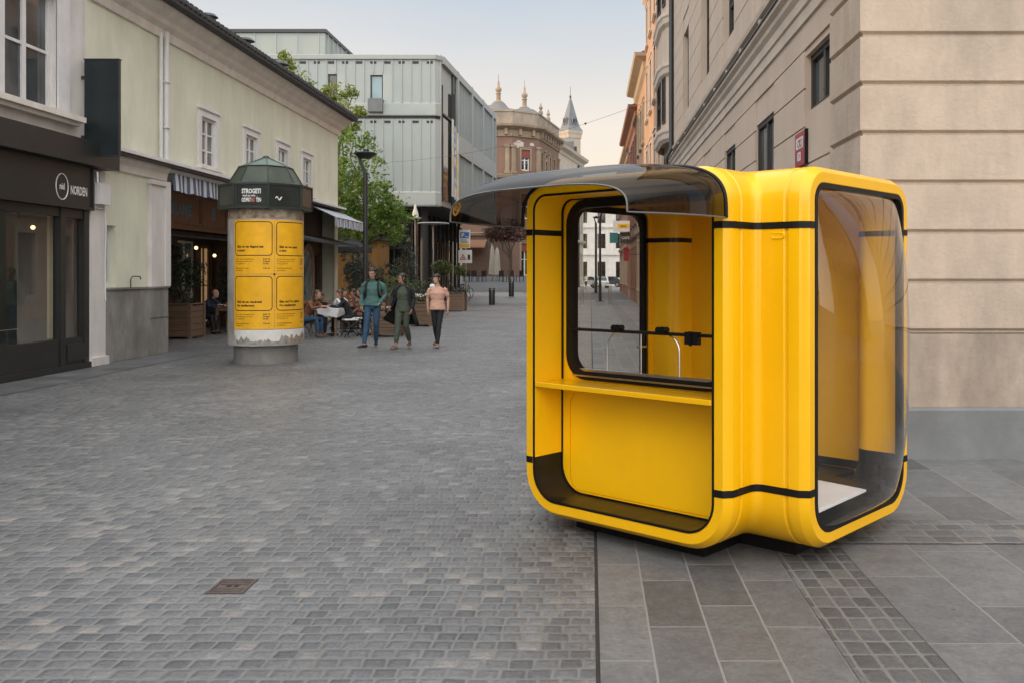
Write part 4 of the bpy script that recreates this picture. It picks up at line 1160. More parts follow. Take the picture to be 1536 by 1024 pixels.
mb = MB(); sweep(mb, [(XR, 28.8), (XR, 9.70), (2.52, 9.70), (2.52, 8.60), (16.0, 8.60)], [(0.001,13.2),(0.1,13.3),(0.15,13.5),(0.5,13.6),(0.55,13.8),(0.001,13.82)]); mb.build('roof_cornice', m_beige_l, corner, smooth=25)
for y in (10.2, 11.9, 13.9, 15.7, 17.3, 19.0, 20.7, 22.6, 24.9, 26.8):
    mb = MB(); mb.rings([[(XR+0.001, y+s, 5.54), (XR-0.065, y+s, 5.54), (XR-0.03, y+s, 5.33), (XR+0.001, y+s, 5.33)] for s in (-0.06, 0.06)], 0, True, True, True); mb.build('console', m_beige_l, corner)
mb = MB(); mb.tube([(XR-0.10,28.55,13.5),(XR-0.10,28.55,5.6),(XR-0.27,28.5,5.3),(XR-0.27,28.5,5.1),(XR-0.10,28.5,4.6),(XR-0.10,28.5,0.1)], 0.075, n=10); mb.build('downpipe', m_dark_metal, corner, smooth=40)

t = thing('house_number_sign', 'small red street sign with two white label fields fixed to the beige corner house', 'sign', (XR-0.03, 11.15, 3.1))
m_redsign = M('red_enamel', (0.34, 0.035, 0.05), 0.4, 0.08, 8)
mb = MB(); mb.box(XR-0.062, XR-0.024, 10.91, 11.43, 3.02, 3.42); mb.build('plate', m_redsign, t)
xs = XR-0.0635
sgn = lambda s, t_: (xs, 11.17-s, t_)
mb = MB(); mb.box(xs-0.001, xs+0.001, 11.00, 11.36, 3.225, 3.36); mb.box(xs-0.001, xs+0.001, 11.12, 11.29, 3.08, 3.185); mb.build('label_field', m_white_paint, t)
mb = MB(); put_text(mb, 'CKS', 0.13, lambda s, t_: (xs-0.003, 11.17-s, 3.245+t_), 'CENTER', bold=0.003); put_text(mb, '17', 0.09, lambda s, t_: (xs-0.003, 11.205-s, 3.10+t_), 'CENTER', bold=0.002); mb.build('lettering', m_redsign, t)
mb = MB(); mb.box(XR-0.066, XR-0.02, 10.895, 10.909, 3.01, 3.43); mb.build('edge', m_black, t)

# ------------------------------------------------------------------ helper: regular rows of windows on a facade
def win_rows(root, O, U, N, L, floors, pitch, w, fmat, gmat, depth=0.18, start=None, nv=2, nh=2, fw=0.09, sill=None, smat=None, surround=0.0, sumat=None):
    n = max(1, int(L // pitch)); s = (L - (n-1)*pitch)/2 if start is None else start
    hs = []
    for (z0, z1) in floors:
        for k in range(n):
            u = s + k*pitch
            if u + w/2 > L: continue
            h = (u-w/2, u+w/2, z0, z1); hs.append(h)
            window(root, O, U, N, *h, depth*0.8, fmat, gmat, nv, nh, fw, sill, smat, surround, sumat)
    return hs

# oriel house and the row beyond it on the right
m_orange = M('orange_stucco', (0.46, 0.285, 0.18), 0.85, 0.1, 1.2, 0.2, 20, streak=0.2)
m_brickr = M('brick_red_stucco', (0.27, 0.14, 0.10), 0.85, 0.12, 1.2, 0.2, 20, streak=0.2)
m_tan = M('tan_stucco', (0.45, 0.35, 0.25), 0.85, 0.1, 1.2, 0.2, 20, streak=0.2)
oh = thing('oriel_house', 'cream house with a rounded oriel bay and moulded balconies beyond the dark drainpipe', 'house', (2.6, 31, 0))
L_ = 4.5
hs = win_rows(oh, (2.62, 28.82), (0,1), (-1,0), L_, [(10.3,12.3)], 3.6, 1.2, m_frame_br, m_pane, start=3.6)
mb = MB(); facade(mb, (2.62, 28.82), (0,1), (-1,0), L_, 0, 16, hs, 0.18); mb.quad((2.62,33.3,0),(12,33.3,0),(12,33.3,16),(2.62,33.3,16)); mb.quad((2.62,28.83,13),(12,28.83,13),(12,28.83,16),(2.62,28.83,16)); mb.build('wall', m_beige, oh)
bay = [(2.62, 33.0), (2.44, 32.7), (2.34, 32.2), (2.34, 30.2), (2.44, 29.6), (2.62, 29.3)]
mb = MB()
for z0, z1 in ((6.2, 16.0),):
    mb.rings([[(x, y, z0) for x, y in bay], [(x, y, z1) for x, y in bay]], 0, False)
mb.face([mb.vert((x, y, 6.2)) for x, y in bay]); mb.build('oriel', m_beige, oh)
for z in (6.2, 8.3, 9.9, 12.8):
    mb = MB(); sweep(mb, bay, [(0.0,z-0.25),(0.10,z-0.15),(0.12,z),(0.16,z+0.06),(0.16,z+0.18),(0.0,z+0.22)]); mb.build('balcony_moulding', m_beige_l, oh)
for z in (6.6, 10.4, 13.3):
    for (a, b) in ((bay[1], bay[2]), (bay[2], bay[3]), (bay[3], bay[4])):
        d = Vector((b[0]-a[0], b[1]-a[1])); ln = d.length; d.normalize(); nn = (d.y, -d.x)
        window(oh, a, (d.x, d.y), nn, ln*0.18, ln*0.82, z, z+1.5, 0.0, m_frame_br, m_pane, 1, 2, 0.07)
mb = MB(); sweep(mb, [(2.62,33.3),(2.62,28.83)], [(0,15.6),(0.5,15.7),(0.6,16),(0,16.02)]); mb.build('cornice', m_beige_l, oh)

def row_house(name, label, y0, y1, x, h, mat, trim, floors, pitch, top=0.5):
    r = thing(name, label, 'house', (x, (y0+y1)/2, 0))
    L = y1-y0
    hs = win_rows(r, (x, y0), (0,1), (-1,0), L, floors, pitch, 1.1, m_frame_br, m_pane, 0.2, sill=(0.15, 0.08, 0.12), smat=trim, surround=0.14, sumat=trim)
    mb = MB(); facade(mb, (x, y0), (0,1), (-1,0), L, 0, h, hs, 0.2); mb.quad((x,y0,0),(x+10,y0,0),(x+10,y0,h),(x,y0,h)); mb.quad((x,y1,0),(x+10,y1,0),(x+10,y1,h),(x,y1,h)); mb.quad((x,y0,h),(x+10,y0,h),(x+10,y1,h),(x,y1,h))
    mb.build('wall', mat, r)
    mb = MB(); sweep(mb, [(x+1,y1+0.02),(x,y1+0.02),(x,y0-0.02),(x+1,y0-0.02)], [(0,h-top),(0.15,h-top*0.8),(0.2,h-top*0.4),(0.55,h-top*0.2),(0.6,h),(0,h+0.02)]); mb.build('cornice', trim, r)
    mb = MB(); mb.quad((x-0.5,y0,h+0.02),(x-0.5,y1,h+0.02),(x+4,y1,h+2.4),(x+4,y0,h+2.4)); mb.build('roof', m_rooft, r)
    mb = MB(); sweep(mb, [(x,y1),(x,y0)], [(0.001,3.9),(0.12,3.95),(0.16,4.15),(0.001,4.2)]); mb.build('belt', trim, r)
    return r
row_house('orange_house', 'tall orange stuccoed house catching warm evening light behind the cream oriel', 33.34, 44.0, 2.62, 15.4, m_orange, m_beige_l, [(0.9,3.3),(5.2,7.4),(8.8,11.0),(12.2,14.0)], 2.5, 0.9)
row_house('tan_house', 'tan house with deep bracketed cornice next along from the tall orange house', 44.04, 53.0, 2.66, 12.2, m_orange, m_tan, [(0.9,3.3),(5.0,7.0),(8.3,10.3)], 2.4, 0.8)
row_house('red_house', 'brick red stuccoed house lower than its tan neighbour on the right side', 53.04, 68.0, 2.72, 11.4, m_brickr, m_brickr, [(0.9,3.2),(4.8,6.8),(7.8,9.8)], 2.6, 0.7)
row_house('small_red_house', 'farthest low reddish house of the right row where the street narrows', 68.04, 95.0, 3.0, 11.2, m_brickr, m_tan, [(0.9,3.2),(4.8,6.8),(7.8,9.8)], 2.8, 0.7)

# ------------------------------------------------------------------ grey ribbed modern building
m_rib = M('grey_green_cladding', (0.335, 0.37, 0.365), 0.6, 0.05, 0.8, 0.06, 8, streak=0.06)
m_rib_s = M('grey_blue_cladding', (0.30, 0.34, 0.35), 0.5, 0.05, 0.8, 0.06, 8, streak=0.06)
m_glassf = M_pane('dark_facade_glass', (0.016, 0.024, 0.026), 0.05, 0.5, 0.4)
m_bluep = M_pane('blue_window_glass', (0.13, 0.21, 0.24), 0.06, 0.3, 0.8)
m_soffit = M('dark_soffit', (0.018, 0.021, 0.023), 0.6, 0.15, 2)
mod = thing('modern_gallery', 'pale grey modern building clad in vertical ribs, overhanging a dark glazed ground floor', 'building', (-10, 50, 0))
YM = 45.0; X0, X1 = -17.0, -7.62
Of, Uf, Nf = (X0, YM), (1, 0), (0, -1)
uf = lambda x: x - X0
wl = [(uf(-10.78), uf(-10.16), 10.26, 11.46), (uf(-12.85), uf(-12.4), 10.2, 11.5)]
path = [(X0, YM), (X1, YM), (-7.42, 45.25), (-6.55, 62.0), (-20, 62.0)]
mb = MB(); facade(mb, Of, Uf, Nf, X1-X0, 5.1, 12.4, wl, 0.25)
for k in range(1, 4): a, b = path[k], path[k+1]; mb.quad((a[0],a[1],5.1),(b[0],b[1],5.1),(b[0],b[1],12.4),(a[0],a[1],12.4))
mb.face([mb.vert((p[0], p[1], 12.3)) for p in path + [(-20, 45.0)]])
mb.build('wall', m_rib, mod)
mb = MB(); mb.face([mb.vert((p[0], p[1], 5.1)) for p in path + [(-20, 45.0)]]); mb.build('soffit', m_soffit, mod)
mb = MB(); sweep(mb, path, [(0.0,12.2),(0.10,12.22),(0.12,12.42),(0.0,12.46)]); mb.build('parapet', m_rib, mod)
mb = MB(); sweep(mb, path[:3], [(0.003,9.46),(0.09,9.46),(0.10,9.52),(0.10,10.05),(0.003,10.10)]); mb.build('spandrel_band', m_rib, mod)
mb = MB(); sweep(mb, path[:3], [(0.003,5.05),(0.06,5.02),(0.10,5.10),(0.10,5.70),(0.003,5.76)]); mb.build('base_band', m_rib, mod)
mb = MB(); sweep(mb, path[:3], [(0.002,9.32),(0.02,9.32),(0.02,9.45),(0.002,9.45)]); mb.build('shadow_gap', m_soffit, mod)
mb = MB()
for k in range(20):
    x = -16.6 + 0.46*k
    for z0, z1 in ((5.76, 9.32), (10.10, 12.2)):
        hit = any(X0+h[0]-0.05 < x < X0+h[1]+0.05 and z1 > 11 for h in wl)
        if hit: mb.box(x-0.022, x+0.022, YM-0.055, YM-0.001, 11.55, z1)
        else: mb.box(x-0.022, x+0.022, YM-0.055, YM-0.001, z0, z1)
mb.build('front_rib', m_rib, mod)
mb = MB()
for k in range(13):
    x = -16.3 + 0.69*k
    for z0 in (12.0, 9.1):
        mb = MB(); mb.box(x, x+0.30, YM-0.012, YM-0.002, z0, z0+0.12); mb.build('vent_slot', m_soffit, mod)
window(mod, Of, Uf, Nf, *wl[0], 0.10, m_dark_metal, m_bluep, 1, 1, 0.06); window(mod, Of, Uf, Nf, *wl[1], 0.10, m_dark_metal, m_pane, 1, 1, 0.05)
mb = MB(); mb.rings([[(x, YM-0.001, 10.24), (x, YM-0.38, 10.24), (x, YM-0.30, 9.62), (x, YM-0.001, 9.56)] for x in (-10.82, -10.12)], 0, True, True, True); mb.build('window_box', M('grey_metal_box', (0.16,0.18,0.19), 0.5, 0.1, 4), mod)
# street side bays
dS = Vector((-6.55+7.42, 62-45.25, 0)).normalized(); US = (dS.x, dS.y); NS_ = (dS.y, -dS.x); OS = (-7.42, 45.25)
bays = [(0.15, 3.6), (3.9, 7.8), (8.1, 11.6), (11.9, 15.3), (15.6, 16.7)]
for bi, (a, b) in enumerate(bays):
    mb = MB(); obox(mb, OS, US, NS_, a-0.15, a, 5.05, 12.5, 0.001, 0.06 if bi == 0 else 0.2); obox(mb, OS, US, NS_, b, b+0.14, 5.05, 12.5, 0.001, 0.2); obox(mb, OS, US, NS_, a, b, 12.1, 12.46, 0.001, 0.18)
    mb.build('bay_frame', m_rib_s, mod)
    if bi == 0: continue
    mb = MB()
    n = int((b-a)/0.42)
    for k in range(n): u = a + (k+0.5)*(b-a)/n; obox(mb, OS, US, NS_, u-0.05, u+0.05, 5.6, 12.1, 0.001, 0.10)
    mb.build('side_rib', m_rib_s, mod)
    mb = MB(); obox(mb, OS, US, NS_, a, b, 8.15, 9.15, 0.101, 0.18); mb.build('spandrel_panel', m_rib, mod); mb = MB(); obox(mb, OS, US, NS_, a, b, 5.05, 5.6, 0.001, 0.20); mb.build('base_panel', m_rib, mod)
# tall glazed slot with hanging banners in the first bay
mb = MB(); obox(mb, OS, US, NS_, 0.5, 2.7, 5.4, 11.0, 0.002, 0.03); slot = mb.build('tall_window', m_glassf, mod)
mb = MB(); obox(mb, OS, US, NS_, 0.4, 0.5, 5.3, 11.1, 0.002, 0.06); obox(mb, OS, US, NS_, 2.7, 2.8, 5.3, 11.1, 0.002, 0.22); obox(mb, OS, US, NS_, 0.5, 2.7, 9.6, 9.7, 0.031, 0.12); obox(mb, OS, US, NS_, 2.8, 3.6, 5.05, 12.1, 0.002, 0.08); mb.build('frame', m_dark_metal, slot)
bcols = [((0.62,0.52,0.32), (0.60,0.62,0.62)), ((0.60,0.62,0.64), (0.16,0.26,0.48)), ((0.64,0.64,0.62), (0.62,0.50,0.14))]
for k, (c0, c1) in enumerate(bcols):
    mb = MB(); u0 = 0.85 + 0.62*k
    obox(mb, OS, US, NS_, u0, u0+0.44, 5.6-0.1*k, 9.5-0.25*k, 0.42, 0.44)
    m_, nt, p, vec = new_mat('banner_print')
    nt.links.new(ramp(nt, noise(nt, vec, 1.0, 3, 0.6, (0.6,0.6,1.3)), [(0.38, c0), (0.52, c1), (0.66, (0.6,0.62,0.64))]), p.inputs['Base Color']); p.inputs['Roughness'].default_value = 0.8
    mb.build('banner', m_, mod)
# recessed ground floor
mb = MB(); mb.quad((-20,48.6,0),(-9.6,48.6,0),(-9.6,48.6,5.1),(-20,48.6,5.1)); mb.quad((-9.6,48.6,0),(-8.6,61.5,0),(-8.6,61.5,5.1),(-9.6,48.6,5.1)); g = mb.build('ground_floor_glazing', m_glassf, mod)
mb = MB()
for k in range(14): x = -19.6 + 0.77*k; mb.box(x-0.03, x+0.03, 48.48, 48.598, 0, 5.09)
for k in range(12): y = 48.7 + 1.07*k; x = -9.6 + (y-48.6)*0.0775; mb.box(x+0.002, x+0.10, y-0.03, y+0.03, 0, 5.09)
mb.box(-20, -9.55, 48.46, 48.59, 3.05, 3.14); mb.build('mullion', m_dark_metal, g)
m_goldlit = M('interior_glow_tone', (0.16, 0.11, 0.06), 0.6, 0.3, 3)  # gold-brown colour standing for lit strips of the interior
mb = MB()
for k in range(7): y = 51.0 + 1.2*k; x = -9.6 + (y-48.6)*0.0775; mb.box(x+0.02, x+0.06, y, y+0.22, 0.2, 3.6)
mb.build('interior_glow_strips', m_goldlit, g)
mb = MB()
for k in range(6): x = -18.9 + 1.54*k; mb.quad((x,48.45,0.3),(x+0.5,48.45,0.3),(x+0.5,48.45,2.95),(x,48.45,2.95))
mb.build('reflective_panel', M_pane('pale_reflective_panel', (0.045,0.055,0.055), 0.08, 0.5, 0.8), g)
for (x, y) in ((-8.3, 45.9), (-11.6, 45.9), (-14.9, 45.9)):
    mb = MB(); mb.cyl((x, y), 0.20, 0, 5.1, n=16); mb.build('column', m_soffit, mod, smooth=40)
# higher block behind
mb = MB(); facade(mb, (-30, 49.0), (1,0), (0,-1), 15.85, 5.1, 14.7, [(uf(-16.9)+13, uf(-15.6)+13, 10.4, 12.3)], 0.15); mb.quad((-14.15,49,5),(-14.15,54.6,5),(-14.15,54.6,14.7),(-14.15,49,14.7)); mb.quad((-30,49,14.6),(-14.15,49,14.6),(-14.15,54.6,14.6),(-30,54.6,14.6)); mb.quad((-30,54.6,5),(-14.15,54.6,5),(-14.15,54.6,14.7),(-30,54.6,14.7))
mb.build('upper_block', M('upper_block_cladding', (0.275,0.30,0.285), 0.6, 0.05, 0.8), mod)
mb = MB()
for k in range(14): x = -29.3 + 1.14*k; mb.box(x-0.02, x+0.02, 48.96, 48.998, 5.1, 14.6)
for k in range(6): y = 49.4 + 0.9*k; mb.box(-14.149, -14.08, y-0.04, y+0.04, 12.4, 14.6)
mb.build('panel_joint', m_rib_s, mod)
mb = MB(); sweep(mb, [(-30,49),(-14.15,49),(-14.15,54.6)], [(0.001,14.55),(0.10,14.58),(0.10,14.74),(0.001,14.78)]); mb.build('parapet', m_dark_metal, mod)
window(mod, (-30,49.0), (1,0), (0,-1), uf(-16.9)+13, uf(-15.6)+13, 10.4, 12.3, 0.08, m_rib_s, m_bluep, 2, 1, 0.06)

# ------------------------------------------------------------------ historic corner building
m_brown = M('faded_brown_plaster', (0.185, 0.108, 0.082), 0.85, 0.12, 0.7, 0.2, 8, streak=0.25, dirt=(0.20,0.14,0.10))
m_ochre = M('ochre_trim', (0.27, 0.21, 0.15), 0.8, 0.16, 1.2, 0.2, 10, streak=0.3)
m_peel = M('bare_patch_plaster', (0.46, 0.42, 0.38), 0.9, 0.12, 2)
m_attic = M('weathered_attic_stone', (0.28, 0.235, 0.19), 0.85, 0.28, 1.0, 0.2, 8, streak=0.35)
m_slate = M('grey_slate_roof', (0.13, 0.125, 0.12), 0.7, 0.2, 2, 0.2, 8)
m_redblind = M('red_blind', (0.20, 0.055, 0.042), 0.8, 0.15, 3)
hist = thing('historic_corner_building', 'ornate brown historic corner building with peeling plaster and twin finials on its roof', 'building', (-8, 90, 0))
HP = [(-22, 85.2), (-7.27, 85.2), (-4.92, 87.0), (-3.34, 96.0)]
segs = []
for k in range(3):
    a, b = Vector(HP[k]), Vector(HP[k+1]); d = (b-a); L = d.length; d.normalize(); segs.append((HP[k], (d.x, d.y), (d.y, -d.x), L))
mb = MB(); wmb = []
spec = [[(11.35, 13.0, 14.73-1.85-0.55+0.0, 0.9)], [], []]
for k, (O, U, N, L) in enumerate(segs):
    if k == 0: us = [L-2.35-0.0, L-5.2, L-8.0, L-10.8]; w = 0.9
    elif k == 1: us = [L/2]; w = 0.95
    else: us = [1.4, 3.2, 5.0, 6.9]; w = 0.8
    hs = []
    for u in us:
        for z0, z1 in ((11.4, 13.35), (6.9, 9.2), (1.6, 4.6)):
            hs.append((u-w/2, u+w/2, z0, z1))
            fr_ = window(hist, O, U, N, u-w/2, u+w/2, z0, z1, 0.2, m_white_paint, m_pane, 2, 2, 0.11, None, None, 0.20, m_ochre)
            b_ = MB(); obox(b_, O, U, N, u-w/2+0.02, u+w/2-0.02, z1-0.75, z1-0.01, -0.12, -0.06); b_.build('blind', m_redblind, fr_)
    facade(mb, O, U, N, L, 0, 14.5, hs, 0.25)
mb.build('wall', m_brown, hist)
ext = HP
for nm, pr, mt in (('main_cornice', [(0,14.45),(0.12,14.5),(0.14,14.62),(0.05,14.66),(0.06,15.1),(0.35,15.25),(0.62,15.4),(0.66,15.6),(0,15.65)], m_ochre),
                   ('lower_cornice', [(0.001,10.6),(0.15,10.65),(0.22,10.85),(0.25,11.0),(0.001,11.05)], m_ochre),
                   ('ground_cornice', [(0.001,5.2),(0.2,5.3),(0.3,5.55),(0.001,5.6)], m_ochre),
                   ('attic', [(0.1,15.64),(0.02,15.66),(0.02,16.75),(0.10,16.8),(0.10,16.95),(-0.5,17.0),(-0.5,15.64)], m_attic)):
    mb = MB(); sweep(mb, ext, pr); mb.build(nm, mt, hist)
for k, (O, U, N, L) in enumerate(segs):
    n = int(L/1.05)
    for j in range(n):
        u = (j+0.5)*L/n
        if k == 0 and u < L-8: continue
        mb = MB(); obox(mb, O, U, N, u-0.14, u+0.14, 14.66, 15.2, 0.04, 0.34); mb.build('bracket', m_ochre, hist)
    for u in (0.12, L-0.12) if k == 1 else ((L-0.45,) if k == 0 else (0.25, 2.3, 4.1, 8.9)):
        mb = MB(); obox(mb, O, U, N, u-0.2, u+0.2, 11.05, 13.5, 0.003, 0.14); obox(mb, O, U, N, u-0.28, u+0.28, 13.5, 13.7, 0.003, 0.2); obox(mb, O, U, N, u-0.28, u+0.28, 11.05, 11.3, 0.003, 0.2); mb.build('pilaster', m_ochre, hist)
rng = random.Random(3)
for (k, u0, z0, s) in ((1, 0.75, 13.85, 0.75), (1, 2.2, 13.9, 0.35), (2, 4.0, 12.9, 0.8)):
    O, U, N, L = segs[k]; mb = MB()
    pts = []
    for j in range(14):
        a = 2*PI*j/14; r = s*rng.uniform(0.55, 1.0)
        pts.append((u0+r*math.cos(a), z0+0.55*r*math.sin(a)))
    Ux = Vector((U[0],U[1],0)); Nx = Vector((N[0],N[1],0)); B = Vector((O[0],O[1],0))
    mb.poly_prism([tuple(B+Ux*u+Vector((0,0,z))+Nx*0.004) for u, z in pts], Nx*0.006); mb.build('plaster_patch', m_peel, hist)
mb = MB()
mb.rings([[(-22,85.4,16.9),(-7.3,85.4,16.9),(-5.1,87.1,16.9),(-3.6,96,16.9),(-22,100,16.9)], [(-18,92,18.0),(-9.5,88.5,18.0),(-8.8,89.2,18.0),(-9,94,18.0),(-18,95,18.0)]], 0, True, False, True)
mb.build('roof', m_slate, hist)
for (px, y, zb_, zt_) in ((-8.75, 87.3, 17.1, 19.6), (-6.35, 88.3, 17.0, 19.0)):
    mb = MB(); mb.lathe((px, y, 0), [(1.7,16.95),(1.0,17.45),(0.62,17.9 if px < -7 else 17.55),(0.45,18.05 if px < -7 else 17.7)], n=12, cap1=True); du = mb.build('cupola', m_slate, hist, smooth=40)
    z = 18.0 if px < -7 else 17.65
    mb = MB(); mb.lathe((px, y, z), [(0.45,0),(0.42,0.1),(0.22,0.2),(0.20,0.75),(0.28,0.85),(0.16,0.95),(0.30,1.15),(0.28,1.35),(0.12,1.5),(0.10,1.9),(0.03,2.1),(0.02,2.7)], n=12); mb.build('finial', m_ochre, du, smooth=50)
for (x, y) in ((-4.75, 87.6), (-4.2, 91.0)):
    mb = MB(); mb.lathe((x, y, 16.95), [(0.22,0),(0.2,0.25),(0.08,0.35),(0.2,0.6),(0.1,0.8),(0.02,1.1)], n=10); mb.build('urn', m_attic, hist)
# shop at its foot
mb = MB(); mb.box(-13, -7.3, 85.0, 85.19, 1.4, 5.1); mb.build('shop_panelling', m_wood_d, hist)
mb = MB(); mb.rings([[(x,85.0,4.9),(x,83.4,4.2),(x,83.4,4.1),(x,85.0,4.8)] for x in (-12.2,-9.6)], 0, True, True, True); mb.build('shop_awning', M('brown_awning', (0.16,0.085,0.05), 0.8), hist)

cream = thing('cream_terrace_house', 'cream coloured old house adjoining the brown historic building, with a long roof eave', 'building', (-2, 103, 0))
m_creamw = M('cream_plaster', (0.47, 0.42, 0.35), 0.85, 0.08, 0.8, 0.2, 8, streak=0.22)
O = (-3.34, 96.0); d = Vector((-0.88+3.34, 14.0)); L = d.length; d.normalize(); U = (d.x, d.y); N = (d.y, -d.x)
hs = win_rows(cream, O, U, N, L, [(1.5,4.0),(6.6,8.8),(10.6,12.6)], 2.3, 0.95, m_white_paint, m_pane, 0.2, fw=0.1, surround=0.15, sumat=m_creamw)
mb = MB(); facade(mb, O, U, N, L, 0, 15.2, hs, 0.2); mb.quad((-0.88,110,0),(-12,112,0),(-12,112,15.2),(-0.88,110,15.2)); mb.build('wall', m_creamw, cream)
for nm, pr in (('cornice', [(0,14.4),(0.1,14.45),(0.15,14.8),(0.6,15.0),(0.7,15.3),(0,15.35)]), ('belt', [(0.001,5.2),(0.3,5.4),(0.35,5.6),(0.001,5.7)])):
    mb = MB(); sweep(mb, [O, (-0.88,110)], pr); mb.build(nm, m_creamw, cream)
mb = MB(); mb.quad((-3.0,96,15.4),(-0.4,110,15.4),(-5,111,17.2),(-8,97,17.2)); rf2 = mb.build('roof', m_slate, cream)
mb = MB(); mb.rings([[(-1.9,104.5,15.9),(-1.9,105.7,15.9),(-1.9,105.7,16.8),(-1.9,105.1,17.3),(-1.9,104.5,16.8)], [(-3.4,104.5,15.9),(-3.4,105.7,15.9),(-3.4,105.7,16.8),(-3.4,105.1,17.3),(-3.4,104.5,16.8)]], 0, True, True, True); mb.build('dormer', m_slate, rf2)
mb = MB(); q = Vector((O[0],O[1],0))+Vector((U[0],U[1],0))*10.5+Vector((N[0],N[1],0))*0.15; mb.tube([tuple(q+Vector((0,0,z))) for z in (14.3, 8.0, 0.2)], 0.11, n=8); mb.build('downpipe', m_dark_metal, cream)

tow = thing('church_tower', 'pale square tower with a steep pointed slate spire glowing in low sun', 'tower', (-2.6, 118, 0))
m_tow = M('pale_tower_plaster', (0.37, 0.315, 0.255), 0.85, 0.06, 0.8, streak=0.15)
m_spire = M('blue_grey_spire', (0.13, 0.14, 0.155), 0.6, 0.15, 1.2)
tc_ = (-2.6, 118.0); hd = 1.32; rt_ = R(-8)
mb = MB(); mb.lathe((*tc_, 0), [(hd,0),(hd,19.6)], n=4, rot=rt_-PI/2, cap1=True); mb.build('shaft', m_tow, tow)
mb = MB(); mb.lathe((*tc_, 0), [(hd,19.0),(hd+0.12,19.1),(hd+0.15,19.5),(hd+0.26,19.75),(hd+0.30,20.05),(hd+0.2,20.1)], n=4, rot=rt_-PI/2, cap0=False); mb.build('cornice', m_tow, tow)
mb = MB(); mb.lathe((*tc_, 0), [(hd+0.30,20.08),(hd-0.10,20.6),(0.88,21.6),(0.60,22.6),(0.42,23.2),(0.05,24.5)], n=4, rot=rt_-PI/2); sp_ = mb.build('spire', m_spire, tow)
mb = MB(); mb.lathe((*tc_, 24.3), [(0.07,0),(0.15,0.15),(0.06,0.35),(0.03,0.5),(0.02,1.5)], n=8); mb.build('finial', m_dark_metal, sp_)
for a in (rt_-PI/2+PI/4, rt_-PI/2-PI/4):
    U = (-math.sin(a), math.cos(a)); N = (math.cos(a), math.sin(a)); ap = hd*math.cos(PI/4)
    O = (tc_[0]+N[0]*ap, tc_[1]+N[1]*ap)
    mb = MB(); obox(mb, O, U, N, -0.30, 0.30, 16.2, 18.0, 0.002, 0.04); mb.build('sound_opening', m_frame_br, tow)
    mb = MB(); obox(mb, O, U, N, -1.05, 1.05, 15.6, 15.75, 0.001, 0.10); mb.build('belt', m_tow, tow)
    for s in (-0.22, 0.22):
        mb = MB(); obox(mb, O, U, N, s-0.13, s+0.13, 20.9, 21.7, -0.28, 0.02); mb.build('dormer', m_spire, sp_)
        mb = MB(); obox(mb, O, U, N, s-0.07, s+0.07, 21.05, 21.5, 0.022, 0.03); mb.build('louvre', m_black, sp_)

end = thing('white_end_building', 'pale white building closing the far end of the street beyond the kiosk window', 'building', (2, 138, 0))
hs = win_rows(end, (-8, 138), (1,0), (0,-1), 22, [(1.2,3.6),(5.6,7.8),(9.4,11.4)], 2.75, 1.2, m_frame_br, m_pane, 0.2)
mb = MB(); facade(mb, (-8, 138), (1,0), (0,-1), 22, 0, 14.5, hs, 0.25); mb.build('wall', m_white_st, end)
mb = MB(); mb.box(-8.3, 14.3, 137.5, 150, 14.5, 14.9); mb.build('roof', m_slate, end)
for z in (4.6, 8.7):
    mb = MB(); mb.box(-8, 14, 137.8, 137.998, z, z+0.25); mb.build('belt', m_white_st, end)

# unseen block added behind the left row to keep low sun off the street
rear = thing('added_sun_block', 'long plain unseen block added behind the left houses to keep sun off the street', 'building', (-30, 8, 0))
mb = MB(); mb.box(-40, -29, -24, 33, 0, 19.0); mb.build('wall', m_white_st, rear)
mb = MB(); mb.box(-40.4, -28.6, -24.4, 33.4, 19.0, 19.4); mb.build('roof', m_rooft, rear)
added_shade_block = thing('added_shade_block', 'plain unseen block added beyond the grey modern building to shade the plaza', 'building', (-28, 71, 0))  # unseen block added to throw shade over the plaza
mb = MB(); mb.box(-42, -17, 63.5, 80, 0, 15.0); mb.build('wall', m_white_st, added_shade_block)
mb = MB(); mb.box(-42.3, -16.7, 63.2, 80.3, 15.0, 15.3); mb.build('roof', m_rooft, added_shade_block)
# houses across the side street and behind the viewpoint, seen in the kiosk's reflections
m_refl = M('apricot_stucco', (0.52, 0.39, 0.27), 0.85, 0.1, 1.2, streak=0.2)
def plain_house(name, label, O, U, N, L, h, mat, depth):
    r = thing(name, label, 'house', (O[0], O[1], 0))
    hs = win_rows(r, O, U, N, L, [(1.2,3.2),(4.8,6.8),(8.2,10.2)][:int(h//3.6)], 3.0, 1.1, m_white_paint, m_pane, 0.2, sill=(0.15,0.08,0.12), smat=m_cream_tr)
    mb = MB(); facade(mb, O, U, N, L, 0, h, hs, 0.2)
    a = Vector(O); b = a + Vector(U)*L; c = b - Vector(N)*depth; d_ = a - Vector(N)*depth
    for p, q in ((b,c),(c,d_),(d_,a)): mb.quad((p.x,p.y,0),(q.x,q.y,0),(q.x,q.y,h),(p.x,p.y,h))
    mb.build('wall', mat, r)
    mb = MB(); mb.face([mb.vert((p.x,p.y,h)) for p in (a,b,c,d_)]); mb.build('roof', m_rooft, r)
    mb = MB(); obox(mb, O, U, N, 0, L, h-0.5, h+0.02, 0.002, 0.4); mb.build('cornice', m_cream_tr, r)
plain_house('apricot_house', 'apricot stuccoed house far along the side street on the near right', (28.0, -24), (0,1), (-1,0), 26, 12.5, m_refl, 12)
plain_house('pale_house', 'pale house standing across the street end behind the viewpoint', (10, -58), (-1,0), (0,1), 20, 11, m_white_st, 10)
